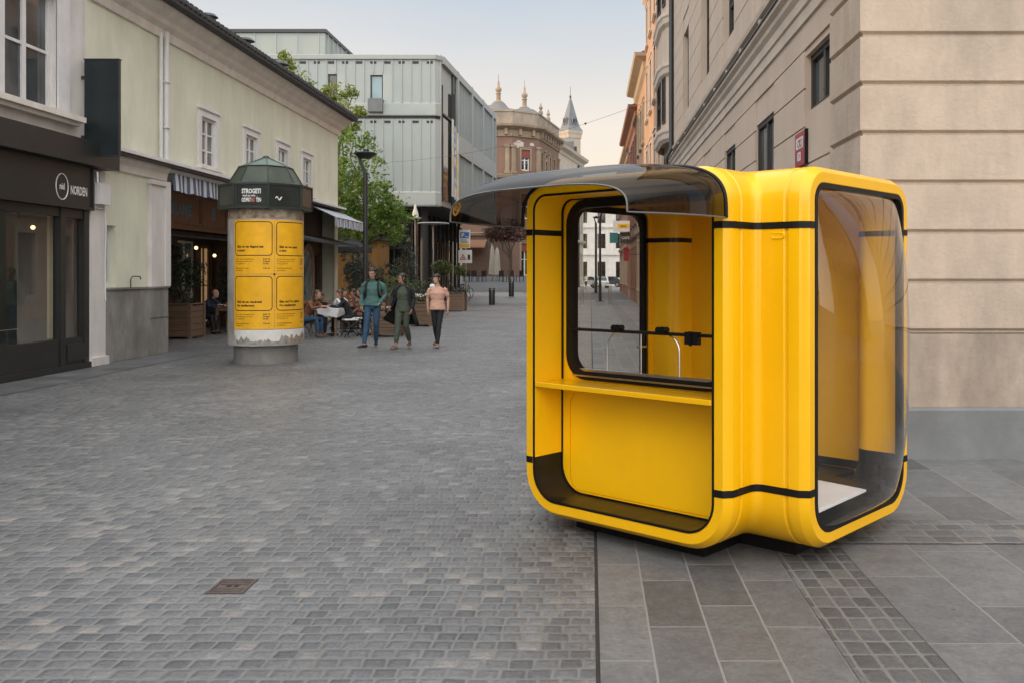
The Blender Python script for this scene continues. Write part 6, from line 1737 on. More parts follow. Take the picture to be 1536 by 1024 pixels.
Yt = 38.5
gb = [(AT(530,300,Yt), (1.5,1.4,1.15), 1.0), (AT(578,318,Yt-0.8), (1.05,1.0,0.75), 0.9), (AT(540,236,Yt), (0.95,0.9,0.9), 0.75), (AT(520,352,Yt), (1.2,1.2,0.7), 0.9), (AT(600,345,Yt-1), (0.55,0.6,0.4), 0.7),
      (AT(512,205,Yt+0.5), (0.65,0.6,0.7), 0.7), (AT(555,275,Yt-1.2), (0.9,0.8,0.7), 0.8), (AT(565,355,Yt), (1.0,1.0,0.6), 0.8), (AT(500,262,Yt+0.4), (0.9,0.9,0.9), 1.0), (AT(535,330,Yt-1.5), (1.5,0.8,0.8), 1.2), (AT(522,290,Yt-1.2), (0.9,0.8,1.0), 1.2), (AT(560,322,Yt-1.6), (1.1,0.7,0.7), 1.2), (AT(530,215,Yt-0.3), (0.6,0.6,0.5), 1.0), (AT(590,300,Yt-1.2), (0.5,0.5,0.4), 1.0), (AT(515,325,Yt-1), (0.8,0.8,0.8), 1.2)]
tree('plane_tree', 'green leafy broad street tree standing at the gable end of the pale green house', 'tree', (-9.75, 38.6, 0), (-9.8, 38.5, 3.4), gb, 0.17, m_leaf, 0.20, 40, 11, None, 0.36)
yb = [(AT(518,168,40), (0.87,0.70,0.48), 1.1), (AT(500,148,40), (0.56,0.56,0.67), 1.1), (AT(532,138,40), (0.31,0.35,0.31), 1.1), (AT(480,158,40), (0.50,0.56,0.42), 1.1), (AT(457,130,40), (0.36,0.42,0.48), 1.1), (AT(429,106,40), (0.34,0.35,0.59), 1.1), (AT(427,86,40), (0.18,0.21,0.28), 1.1), (AT(436,124,40), (0.42,0.42,0.35), 1.1), (AT(525,190,40), (0.63,0.56,0.35), 1.1)]
tree('young_tree', 'taller yellow green tree whose upper branches reach above the dark tiled roof', 'tree', (-11.4, 40.3, 0), (-11.4, 40.1, 6.6), yb, 0.15, m_leaf_y, 0.16, 46, 12, None, 0.24)
rb = [(AT(750,352,66), (1.1,1.0,0.55), 5.0), (AT(772,350,66), (0.9,0.9,0.6), 5.0), (AT(762,338,66), (1.0,0.9,0.45), 5.0), (AT(738,348,66), (0.6,0.6,0.4), 5.0)]
tree('red_leaved_tree', 'small dark red leaved tree with a pale trunk in front of the brown corner building', 'tree', (-5.75, 66.0, 0.55), (-5.75, 66.0, 2.9), rb, 0.12, m_leaf_r, 0.17, 16, 13, None, 0.3)

m_soil = M('planter_soil', (0.03, 0.022, 0.016), 0.95, 0.4, 20, 0.5, 40)
def planter(label, x, y, w, d, h, rz=0.0):
    t = thing('wooden_planter', label, 'planter', (x, y, 0), rz, 'wooden planters along the cafe terrace', local=True)
    nb = 5
    for (ax, s) in (('y', -1), ('y', 1), ('x', -1), ('x', 1)):
        mb = MB()
        for k in range(nb):
            z0 = 0.05 + (h-0.10)*k/nb; z1 = z0 + (h-0.10)/nb - 0.012
            if ax == 'y': mb.box(-w/2+0.04, w/2-0.04, s*d/2-0.012, s*d/2+0.012, z0, z1)
            else: mb.box(s*w/2-0.012, s*w/2+0.012, -d/2+0.04, d/2-0.04, z0, z1)
        mb.build('board_side', m_wood_p, t)
    for sx in (-1, 1):
        for sy in (-1, 1):
            mb = MB(); mb.box(sx*w/2-0.045, sx*w/2+0.045, sy*d/2-0.045, sy*d/2+0.045, -0.012, h-0.03); mb.build('corner_post', m_wood_p, t)
    mb = MB(); mb.plate([(-w/2-0.05,-d/2-0.05,h-0.03),(w/2+0.05,-d/2-0.05,h-0.03),(w/2+0.05,d/2+0.05,h-0.03),(-w/2-0.05,d/2+0.05,h-0.03)], [[(-w/2+0.06,-d/2+0.06,h-0.03),(w/2-0.06,-d/2+0.06,h-0.03),(w/2-0.06,d/2-0.06,h-0.03),(-w/2+0.06,d/2-0.06,h-0.03)]], (0,0,0.03)); mb.build('top_rim', m_wood_p, t)
    mb = MB(); mb.box(-w/2+0.014, w/2-0.014, -d/2+0.014, d/2-0.014, 0.1, h-0.07); mb.build('soil', m_soil, t)
    return t
planter('large wooden planter box with dark conifer beside the grey wall plinth', -10.98, 24.85, 0.68, 0.85, 0.93)
planter('low wooden planter box standing behind the man in teal', -5.62, 25.6, 0.66, 0.6, 0.58)
planter('wooden planter box with small flowers next to the person in peach', -5.62, 30.9, 0.62, 0.9, 0.80)
planter('farthest wooden planter box holding the clipped ball tree', -6.28, 43.2, 0.72, 0.8, 0.88)

def shrub(name, label, base, blobs, leafm, size, per, seed, clump, stem=0.03, group=None):
    rng = random.Random(seed); t = thing(name, label, 'shrub', base, 0, group)
    mb = MB()
    for (c, r, d) in blobs: limb(mb, base, c, stem, stem*0.4, rng, 5)
    mb.build('stem', m_bark, t, smooth=60)
    leaves(blobs, size, per, rng, clump).build('foliage', leafm, t, recalc=False)
    return t
cone = lambda x, y, z0, h, r: [((x, y, z0+h*k/6), (r*(1-k/6.6), r*(1-k/6.6), h/9), 2.2) for k in range(7)]
shrub('conifer_shrub', 'dark loose conifer growing in the large planter by the grey plinth', (-11.05, 24.95, 0.85), [((-11.2,24.9,1.35),(0.35,0.4,0.35),1.2), ((-10.95,25.0,1.75),(0.42,0.4,0.3),1.8), ((-11.3,25.1,2.2),(0.22,0.3,0.5),1.6), ((-10.75,24.8,1.55),(0.2,0.25,0.25),1.8), ((-10.8,24.85,0.95),(0.22,0.25,0.10),1.2)], m_leaf_d, 0.10, 22, 21, 0.16, group='dark cafe shrubs')
shrub('conifer_shrub', 'grey green feathery shrub behind the seated people left of the column', (-11.5, 29.3, 0), cone(-11.5,29.3,0.6,2.2,0.75), m_leaf_g, 0.10, 20, 22, 0.17, group='dark cafe shrubs')
shrub('olive_shrub', 'grey green olive shrub right of the arched cafe window', (-8.6, 33.6, 0), [((-8.6,33.6,1.5),(0.45,0.5,0.6),2.0), ((-8.35,33.4,2.1),(0.32,0.4,0.4),1.8), ((-8.9,33.7,2.2),(0.25,0.3,0.4),1.6)], m_leaf_g, 0.09, 24, 23, 0.15, group='dark cafe shrubs')
shrub('olive_shrub', 'broad dark bush behind the cafe tables beneath the striped awning', (-8.3, 35.6, 0), [((-8.6,35.4,1.2),(0.75,0.6,0.7),2.0), ((-7.9,35.6,1.5),(0.6,0.6,0.6),1.8), ((-9.0,35.8,1.8),(0.5,0.6,0.5),1.8)], m_leaf_d, 0.11, 22, 24, 0.18, group='dark cafe shrubs')
shrub('bay_shrub', 'rounded mid green bush behind the man in teal', (-5.75, 25.9, 0.5), [((-5.75,27.0,1.42),(0.40,0.38,0.32),1.7), ((-5.35,26.9,1.35),(0.26,0.3,0.25),1.5)], m_leaf_t, 0.075, 26, 25, 0.12)
shrub('tall_shrub', 'slender grey green conifer in front of the dark glazed ground floor', (-7.9, 39.2, 0), cone(-7.9,39.2,0.9,2.9,0.75), m_leaf_g, 0.12, 20, 26, 0.2)
shrub('hedge_bush', 'low dark hedge bush beside the lamp post foot', (-7.3, 37.4, 0), [((-7.3,37.4,0.8),(0.9,0.5,0.7),1.2), ((-6.6,37.2,1.1),(0.5,0.5,0.5),1.1)], m_leaf_d, 0.11, 22, 27, 0.18)
shrub('topiary_tree', 'clipped ball topiary with two round heads in the farthest planter', (-6.3, 43.2, 0.8), [((-6.95,43.1,2.02),(0.50,0.46,0.34),5), ((-6.1,43.0,1.88),(0.27,0.27,0.25),5)], m_leaf_t, 0.07, 30, 28, 0.11, stem=0.04)
shrub('grass_tuft', 'tuft of pale grasses at the foot of the topiary', (-6.1, 43.0, 0.8), [((-6.1,42.95,0.92),(0.3,0.3,0.1),2.0)], m_leaf_g, 0.12, 16, 29, 0.1, stem=0.01)
t = shrub('flower_tuft', 'small mixed flowers and green leaves in the middle wooden planter', (-5.62, 30.9, 0.74), [((-5.62,30.8,0.88),(0.28,0.4,0.10),2.4)], m_leaf_t, 0.07, 20, 30, 0.10, stem=0.01)
mb = MB(); rng = random.Random(31)
for _ in range(36): mb.ball((-5.62+rng.uniform(-.28,.28), 30.8+rng.uniform(-.4,.4), 0.95+rng.uniform(0,.1)), rng.uniform(0.018,0.034), n=6, k=4)
mb.build('blossoms', M('white_petals', (0.62,0.58,0.60), 0.7), t)

# ------------------------------------------------------------------ cafe furniture
m_iron = M('black_iron', (0.014, 0.014, 0.015), 0.4, 0.2, 20)
m_cloth = M('white_tablecloth', (0.62, 0.63, 0.66), 0.8, 0.06, 6, 0.2, 14)
def table_(name, label, x, y, w, d, h, top, legm, rz=0.0):
    t = thing(name, label, 'table', (x, y, 0), rz, None, local=True)
    mb = MB(); mb.box(-w/2, w/2, -d/2, d/2, h-0.035, h); o = mb.build('table_top', top, t); b = o.modifiers.new('e', 'BEVEL'); b.width = 0.008; b.segments = 2
    mb = MB(); mb.plate([(-w/2+.05,-d/2+.05,h-0.13),(w/2-.05,-d/2+.05,h-0.13),(w/2-.05,d/2-.05,h-0.13),(-w/2+.05,d/2-.05,h-0.13)], [[(-w/2+.08,-d/2+.08,h-0.13),(w/2-.08,-d/2+.08,h-0.13),(w/2-.08,d/2-.08,h-0.13),(-w/2+.08,d/2-.08,h-0.13)]], (0,0,0.094)); mb.build('apron', legm, t)
    for sx in (-1, 1):
        for sy in (-1, 1):
            mb = MB(); mb.rings([[(sx*(w/2-0.085)+a*e, sy*(d/2-0.085)+b*e, z) for a, b in ((-1,-1),(1,-1),(1,1),(-1,1))] for z, e in ((-0.012,0.026), (h-0.14,0.036), (h-0.036,0.036))], 0, True, True, True); mb.build('leg', legm, t)
    return t
table_('cafe_table', 'plain wooden table in front of the bald man in navy', -10.40, 26.95, 0.95, 0.9, 0.78, m_wood_t, m_wood_t)
table_('cafe_table', 'white topped wooden table between the woman in rust brown and the woman in black', -7.28, 25.6, 0.72, 0.8, 0.76, m_cloth, m_wood_t)
table_('cafe_table', 'small dark topped table deeper in the terrace behind the lamp post', -7.5, 28.9, 0.7, 0.7, 0.74, m_wood, m_iron)
table_('cafe_table', 'low white table further back near the person in patterned blouse', -6.35, 27.1, 0.7, 0.7, 0.74, m_cloth, m_iron)
t = thing('tablecloth', 'white cloth corner hanging off the white topped cafe table', 'tablecloth', (-7.28, 25.6, 0.76))
mb = MB(); mb.quad((-7.56,25.17,0.766),(-6.90,25.17,0.766),(-6.90,25.95,0.766),(-7.56,25.95,0.766)); mb.rings([[(-7.50,25.165,0.764),(-6.89,25.165,0.764),(-6.885,25.9,0.764)],[(-7.46,25.155,0.62),(-6.93,25.15,0.52),(-6.87,25.85,0.60)]], 0, False); mb.build('cloth', m_cloth, t)
t = thing('menu_folder', 'open folded menu card lying on the white cafe table', 'menu', (-7.42, 25.55, 0.77))
mb = MB(); mb.quad((-7.55,25.4,0.79),(-7.40,25.35,0.775),(-7.40,25.6,0.775),(-7.55,25.62,0.79)); mb.quad((-7.40,25.35,0.775),(-7.26,25.4,0.86),(-7.26,25.62,0.86),(-7.40,25.6,0.775)); mb.build('page', m_whitec, t)
for i, (x, y, z, lb) in enumerate(((-10.62, 26.85, 0.78, 'yellow drink glass beside the bald man on the plain table'), (-7.08, 25.7, 0.767, 'clear water glass on the white cafe table'))):
    t = thing('drinking_glass', lb, 'glass', (x, y, z)); mb = MB(); mb.lathe((x, y, z), [(0.030,0),(0.036,0.11),(0.033,0.11),(0.028,0.012)], n=14, cap1=True); mb.build('tumbler', m_clear, t, smooth=50)
    mb = MB(); mb.lathe((x, y, z+0.012), [(0.027,0),(0.031,0.07)], n=14); mb.build('drink', M('orange_juice', (0.6,0.33,0.03), 0.4) if i == 0 else m_pale, t)

def chair_proto():
    t = thing('cafe_chair', 'black iron folding chair with wooden slats and white seat pad, its back to the street', 'chair', (0,0,0), 0, 'black cafe chairs', local=True)
    mb = MB(); mb.box(-0.20,0.20,-0.20,0.20,0.44,0.455); mb.build('seat', m_wood_t, t)
    mb = MB(); mb.box(-0.19,0.19,-0.19,0.17,0.456,0.485); o = mb.build('seat_pad', m_cloth, t); b = o.modifiers.new('e','BEVEL'); b.width = 0.012; b.segments = 2
    for sx in (-1, 1):
        mb = MB(); mb.tube([(sx*0.20,-0.23,-0.012),(sx*0.20,-0.10,0.25),(sx*0.20,0.18,0.46),(sx*0.19,0.25,0.62),(sx*0.19,0.29,0.90)], 0.012, n=6); mb.build('back_leg', m_iron, t, smooth=50)
        mb = MB(); mb.tube([(sx*0.18,0.26,-0.012),(sx*0.18,0.05,0.25),(sx*0.18,-0.20,0.44)], 0.012, n=6); mb.build('front_leg', m_iron, t, smooth=50)
    for z, y in ((0.58,0.245),(0.70,0.262),(0.82,0.279)):
        mb = MB(); mb.box(-0.20,0.20,y-0.012,y+0.006,z,z+0.075); mb.build('back_slat', m_wood, t)
    mb = MB(); mb.tube([(-0.19,0.06,0.24),(0.19,0.06,0.24)], 0.009, n=6); mb.tube([(-0.19,-0.11,0.24),(0.19,-0.11,0.24)], 0.009, n=6); mb.build('stretcher', m_iron, t, smooth=50)
    return t
ch0 = chair_proto(); ch0.location = (-6.55, 25.1, 0); ch0.rotation_euler.z = R(-60)
for (x, y, a, lb) in ((-6.62, 25.95, R(-74), 'black iron cafe chair carrying the woman in black'), (-7.98, 25.22, R(72), 'black iron cafe chair under the woman in rust brown'), (-6.80, 27.4, R(-40), 'black iron cafe chair of the person in patterned blouse'),
                      (-11.27, 26.58, R(72), 'black iron cafe chair under the bald man in navy'), (-10.85, 28.85, R(20), 'black iron cafe chair of the person in blue patterned shirt'), (-8.08, 27.2, R(30), 'black iron cafe chair of the low seated dark haired person'),
                      (-5.8, 31.65, R(120), 'black iron cafe chair under the person in cap'), (-6.15, 26.4, R(-150), 'empty black iron cafe chair with slats turned toward the lamp post'), (-7.0, 29.0, R(-80), 'black iron cafe chair of the person in green shirt deeper in the terrace'), (-8.1, 29.1, R(75), 'black iron cafe chair of the person in white shirt deeper in the terrace'), (-9.9, 27.4, R(-100), 'empty black iron cafe chair across the plain wooden table')):
    copy_tree(ch0, (x, y, 0), a, lb)
# wooden bench-like screen behind the terrace
for i, (x0, x1, y, h, lb) in enumerate(((-8.9, -6.9, 34.6, 1.30, 'dark slatted screen panel closing the cafe terrace near the arched window'), (-8.7, -7.0, 36.9, 1.15, 'dark wrought ornamental screen panel beside the planter row'))):
    t = thing('terrace_screen', lb, 'screen', ((x0+x1)/2, y, 0), 0, 'terrace screens')
    mb = MB(); mb.tube([(x0,y,h),(x1,y,h)], 0.03, n=6); mb.tube([(x0,y,0.1),(x1,y,0.1)], 0.03, n=6)
    n = int((x1-x0)/0.12)
    for k in range(n+1): mb.tube([(x0+(x1-x0)*k/n,y,0.1),(x0+(x1-x0)*k/n,y,h)], 0.012, n=5)
    for k in range(0, n, 2): mb.tube([(x0+(x1-x0)*(k+0.5)/n+0.09*math.cos(2*PI*j/12), y, h*0.55+0.13*math.sin(2*PI*j/12)) for j in range(13)], 0.012, n=5)
    mb.build('ironwork', m_iron, t)
    for x in (x0, x1):
        mb = MB(); mb.box(x-0.04,x+0.04,y-0.04,y+0.04,-0.012,h+0.1); mb.build('post', m_iron, t)
t = thing('dark_umbrella', 'dark grey square cafe umbrella opened at the gable end', 'umbrella', (-9.4, 36.4, 0))
mb = MB(); mb.tube([(-9.4,36.4,-0.012),(-9.4,36.4,3.1)], 0.03, n=8); mb.build('pole', m_iron, t)
mb = MB(); mb.rings([[(-9.4+sx*0.6, 36.4+sy*0.6, z) for sx, sy in ((-1,-1),(1,-1),(1,1),(-1,1))] for z in (2.55, 2.78)] + [[(-9.4+sx*0.02, 36.4+sy*0.02, 3.12) for sx, sy in ((-1,-1),(1,-1),(1,1),(-1,1))]], 0, True, False, True); mb.build('canopy', M('charcoal_canvas', (0.035,0.04,0.047), 0.8), t)
t = thing('ochre_pavilion', 'small ochre walled pavilion half hidden behind the green street tree', 'pavilion', (-10.3, 42.5, 0))
mb = MB(); mb.box(-12.2,-9.55,41.2,43.6,-0.012,3.25); mb.build('wall', M('ochre_wall', (0.25,0.14,0.045), 0.85, 0.15, 1.5, 0.2, 12, streak=0.25), t)
mb = MB(); mb.box(-12.4,-9.4,41.0,43.8,3.25,3.37); mb.build('roof', m_rooft, t)
mb = MB(); mb.box(-10.5,-9.8,41.17,41.199,0.0,2.1); mb.build('door', m_wood, t)

# ------------------------------------------------------------------ street furniture
m_lampm = M('charcoal_lamp_metal', (0.022, 0.025, 0.028), 0.4, 0.15, 6)
def street_lamp(label, x, y, h, rz=0.0, k=1.0):
    t = thing('street_lamp', label, 'street lamp', (x, y, 0), rz, 'dark street lamps', local=True)
    mb = MB(); mb.tube([(0,0,-0.012),(0,0,1.1)], [0.085*k,0.085*k], n=14); mb.tube([(0,0,1.1),(0,0,h-0.62)], [0.068*k,0.062*k], n=14); mb.build('pole', m_lampm, t, smooth=40)
    mb = MB(); mb.box(-0.2*k,0.2*k,-0.2*k,0.2*k,-0.012,0.03); mb.build('base_plate', m_lampm, t)
    mb = MB(); mb.rings([[(-0.055,-0.03,h-0.66),(0.055,-0.03,h-0.66),(0.055,0.03,h-0.66),(-0.055,0.03,h-0.66)], [(-0.21,-0.03,h-0.16),(-0.13,-0.03,h-0.16),(-0.13,0.03,h-0.16),(-0.21,0.03,h-0.16)]], 0, True, True, True); mb.build('arm', m_lampm, t)
    mb = MB(); mb.lathe((0,0,h-0.20), [(0.16,0.0),(0.20,0.03),(0.31,0.12),(0.315,0.15),(0.28,0.16)], n=28); hd_ = mb.build('lamp_head', m_lampm, t, smooth=40)
    mb = MB(); mb.cyl((0.02,0), 0.085, h-0.04, h+0.05, n=14); mb.build('sensor_cap', m_lampm, hd_, smooth=40)
    mb = MB(); mb.cyl((0,0), 0.145, h-0.203, h-0.199, n=20); mb.build('lens', m_pane_grey, hd_)
    return t
street_lamp('tall dark street lamp with flat disc head behind the man in teal', (548-886)*26/1380, 26.0, 5.18)
street_lamp('nearer of two dark street lamps seen through the kiosk window', 0.60, 58.6, 5.95, R(200), 1.15)
street_lamp('farther of two dark street lamps seen through the kiosk window', 0.48, 84.0, 7.0, R(20), 1.6)
m_lant = M('grey_lantern_metal', (0.20,0.205,0.21), 0.45, 0.1, 6)
def lantern(label, x, y, h, kind):
    t = thing('plaza_lantern', label, 'street lamp', (x, y, 0), 0, 'slim plaza lanterns')
    mb = MB(); mb.tube([(x,y,-0.012),(x,y,h)], 0.035, n=10); mb.build('pole', m_lant, t, smooth=40)
    mb = MB()
    if kind: mb.lathe((x,y,h), [(0.05,-0.06),(0.10,0.0),(0.75,0.04),(0.72,0.09),(0.1,0.12)], n=28)
    else: mb.lathe((x,y,h), [(0.28,0.0),(0.26,0.05),(0.05,0.07)], n=24)
    mb.build('disc', m_lant, t, smooth=40)
    if not kind:
        mb = MB(); mb.lathe((x,y,h+0.06), [(0.16,0.0),(0.15,0.14),(0.06,0.42),(0.03,0.6)], n=16); mb.build('glass_bell', M('frosted_glass', (0.55,0.55,0.52), 0.25), t, smooth=50)
lantern('slim lantern with a glass bell standing before the dark glazed ground floor', (623-886)*42/1380, 42.0, 4.25, 0)
lantern('slim lantern with a wide flat disc in front of the overhanging grey building', (650-886)*43/1380, 43.0, 4.02, 1)

m_boll = M('dark_steel_bollard', (0.020, 0.024, 0.028), 0.4, 0.2, 10)
def bollard(label, x, y, z, r, h):
    t = thing('bollard', label, 'bollard', (x, y, z), 0, 'dark bollards on the plaza edge')
    mb = MB(); mb.lathe((x, y, z-0.02), [(r,0),(r,h-0.02),(r*0.92,h)], n=20); mb.build('post', m_boll, t, smooth=40)
    mb = MB(); mb.lathe((x, y, z+h*0.9-0.02), [(r+0.004,0),(r+0.004,0.05)], n=20); mb.build('ring', m_steel, t, smooth=40)
bollard('dark cylindrical bollard standing alone at the centre of the plaza opening', -5.58, 52.0, 0, 0.17, 0.94)
bollard('dark bollard nearest the yellow kiosk edge, further back on the plaza', -5.17, 60.0, 0.27, 0.17, 1.0)
bollard('dark bollard beside the sign post and the farthest planter', -7.50, 53.5, 0, 0.17, 0.85)
for x, lb in ((-0.48, 'left slim steel hoop bollard seen through the kiosk window'), (1.07, 'right slim steel hoop bollard seen through the kiosk window')):
    t = thing('hoop_bollard', lb, 'bollard', (x, 51.0, 0), 0, 'steel hoop bollards')
    mb = MB(); mb.tube([(x-0.06,51,-0.012),(x-0.06,51,1.02),(x-0.045,51,1.08),(x+0.045,51,1.08),(x+0.06,51,1.02),(x+0.06,51,-0.012)], 0.022, n=8); mb.build('hoop', m_steel, t, smooth=40)
    mb = MB(); mb.box(x-0.12,x+0.12,50.95,51.05,-0.012,0.012); mb.build('foot_plate', m_steel, t)

t = thing('sign_post', 'slim steel post carrying a parking sign and a warning sign on the plaza', 'sign post', (-7.05, 52.0, 0))
mb = MB(); mb.tube([(-7.05,52,-0.012),(-7.05,52,4.35)], 0.035, n=10); mb.build('pole', m_steel, t, smooth=40)
m_signw = M('white_sign_face', (0.60,0.61,0.62), 0.5, 0.05, 5); m_signb = M('blue_sign_print', (0.03,0.12,0.36), 0.5); m_signy = M('yellow_sign_print', (0.62,0.38,0.03), 0.5)
mb = MB(); mb.box(-7.42,-6.80,51.93,51.955,3.18,4.22); up_ = mb.build('parking_plate', m_signw, t)
mb = MB(); mb.box(-7.36,-6.86,51.915,51.928,3.74,4.08); mb.build('blue_field', m_signb, up_)
mb = MB(); put_text(mb, 'P', 0.34, lambda s, q: (-7.30+s, 51.912, 3.79+q), bold=0.01); put_text(mb, 'zona', 0.12, lambda s, q: (-7.09+s, 51.912, 3.80+q), bold=0.003); mb.build('symbol', m_signw, up_)
mb = MB(); mb.box(-7.38,-6.84,51.915,51.928,3.22,3.42); mb.build('yellow_field', m_signy, up_)
mb = MB()
for k in range(3): mb.box(-7.34,-6.90-0.06*k,51.92,51.928,3.49+0.07*k,3.515+0.07*k)
mb.build('printed_line', m_ink, up_)
mb = MB(); mb.box(-7.46,-6.70,51.93,51.955,2.34,3.08); lo_ = mb.build('warning_plate', m_signw, t)
mb = MB(); mb.plate([(-7.40,51.927,2.52),(-7.02,51.927,2.52),(-7.21,51.927,2.86)], [[(-7.33,51.927,2.56),(-7.09,51.927,2.56),(-7.21,51.927,2.77)]], (0,-0.01,0)); mb.build('red_triangle', m_redsign, lo_)
mb = MB(); mb.box(-7.24,-7.18,51.92,51.928,2.585,2.68); mb.build('pictogram', m_ink, lo_)
mb = MB(); mb.box(-6.94,-6.80,51.92,51.928,2.52,2.82); mb.build('black_field', m_ink, lo_)

# projecting shop signs on the right row beyond the kiosk
def proj_sign(label, x0, x1, y, z0, z1, mat, txt=None, tm=None, ts=0.2):
    t = thing('shop_sign', label, 'sign', (2.6, y, (z0+z1)/2), 0, 'projecting shop signs on the right')
    mb = MB(); mb.box(x0,x1,y-0.05,y+0.05,z0,z1); mb.build('panel', mat, t)
    mb = MB(); mb.tube([(x1-0.02,y,(z0+z1)/2),(2.66,y,(z0+z1)/2)], 0.02, n=6); mb.build('bracket', m_dark_metal, t)
    if txt:
        mb = MB(); put_text(mb, txt, ts, lambda s, q: ((x0+x1)/2+s, y-0.054, (z0+z1)/2-ts*0.35+q), 'CENTER', bold=0.004); mb.build('lettering', tm, t)
    return t
p_ = proj_sign('white projecting sign with a yellow field seen through the kiosk window', 1.12, 1.95, 46.0, 3.84, 4.38, m_signw)
mb = MB(); mb.box(1.35,1.90,45.93,45.948,4.02,4.22); yf = mb.build('yellow_field', M('bright_yellow_print', (0.75,0.45,0.01), 0.5), p_)
mb = MB(); put_text(mb, 'SALE', 0.15, lambda s, q: (1.62+s, 45.925, 4.06+q), 'CENTER', bold=0.003); mb.build('lettering', m_ink, yf)
proj_sign('black projecting board with chalk white lines under the white sign', 1.50, 2.02, 46.6, 3.28, 3.82, m_shopblack, 'CAFE', m_white_let, 0.18)
proj_sign('teal and white hanging sign seen through the kiosk window', 0.98, 1.40, 47.4, 3.32, 3.85, M('teal_sign', (0.015,0.17,0.19), 0.5))
proj_sign('crimson hanging banner by the right row of houses', 1.72, 2.0, 48.0, 2.40, 3.10, M('crimson_banner', (0.30,0.015,0.035), 0.7))

# closed parasols and far terrace
m_canvas = M('off_white_canvas', (0.33,0.30,0.25), 0.85, 0.08, 6)
for i, (x, y, z, h, lb) in enumerate(((-8.35, 78.0, 1.15, 3.2, 'tall closed off-white parasol left of the red leaved tree'), (-7.85, 77.2, 1.12, 2.9, 'shorter closed off-white parasol next to the red leaved tree'))):
    t = thing('closed_parasol', lb, 'parasol', (x, y, z), 0, 'closed parasols')
    mb = MB(); mb.tube([(x,y,z-0.05),(x,y,z+h)], 0.035, n=8); mb.build('pole', m_steel, t)
    mb = MB(); rr_ = []
    for zz, r in ((0.55,0.26),(0.7,0.25),(1.6,0.20),(2.6,0.13),(h-0.1,0.05)): rr_.append([(x+(r*(1+0.22*math.cos(6*a)))*math.cos(a), y+(r*(1+0.22*math.cos(6*a)))*math.sin(a), z+zz) for a in [2*PI*k/36 for k in range(36)]])
    mb.rings(rr_, 0, True, True, True); mb.build('furled_canvas', m_canvas, t, smooth=60)
fc = thing('terrace_chair', 'leftmost of the small dark chairs on the far terrace', 'chair', (-10.3, 76.5, 1.10), 0, 'dark chairs on the far terrace', local=True)
mb = MB(); mb.box(-0.24,0.24,-0.24,0.24,0.42,0.47); mb.build('seat', m_iron, fc)
mb = MB(); mb.box(-0.24,0.24,0.20,0.24,0.47,0.92); mb.build('backrest', m_iron, fc)
for sx in (-1,1):
    for sy in (-1,1): mb = MB(); mb.box(sx*0.21-0.02,sx*0.21+0.02,sy*0.21-0.02,sy*0.21+0.02,0,0.42); mb.build('leg', m_iron, fc)
for i, (x, a, lb) in enumerate(((-9.65, 0.4, 'second small dark far chair from the left, left of the parasols'), (-9.0, -0.5, 'third small dark far chair from the left, below the tall parasol'), (-7.3, 2.6, 'small dark far chair right of the parasols'), (-6.6, 0.2, 'small dark far chair behind the red leaved tree'), (-5.9, -0.7, 'rightmost small dark far chair beside the kiosk edge'))):
    copy_tree(fc, (x, 76.5, 1.10), a, lb)

def bicycle(label, x, y, z, rz):
    t = thing('bicycle', label, 'bicycle', (x, y, z), rz, 'parked bicycles', local=True)
    for wx in (-0.52, 0.52):
        mb = MB(); mb.tube([(wx+0.33*math.cos(2*PI*k/24), 0, 0.34+0.33*math.sin(2*PI*k/24)) for k in range(25)], 0.018, n=6)
        w_ = mb.build('wheel', m_black, t)
        mb = MB()
        for k in range(6): mb.tube([(wx, 0, 0.34), (wx+0.32*math.cos(PI*k/3), 0, 0.34+0.32*math.sin(PI*k/3))], 0.004, n=4)
        mb.build('spokes', m_steel, w_)
    mb = MB()
    for a, b in (((-0.52,0,0.34),(-0.08,0,0.32)), ((-0.08,0,0.32),(-0.2,0,0.86)), ((-0.18,0,0.78),(0.36,0,0.82)), ((-0.08,0,0.32),(0.36,0,0.80)), ((-0.52,0,0.34),(-0.18,0,0.78)), ((0.36,0,0.95),(0.52,0,0.34))): mb.tube([a, b], 0.018, n=6)
    mb.build('frame', m_dark_metal, t)
    mb = MB(); mb.box(-0.33,-0.08,-0.06,0.06,0.86,0.92); mb.build('saddle', m_black, t)
    mb = MB(); mb.tube([(0.30,-0.28,1.0),(0.38,-0.1,1.03),(0.38,0.1,1.03),(0.30,0.28,1.0)], 0.013, n=6); mb.build('handlebar', m_steel, t)
bicycle('black bicycle parked by the dark glazing of the grey building', -8.05, 56.0, 0.03, R(40))
bicycle('second bicycle parked further along the dark glazing', -7.95, 58.2, 0.17, R(60))

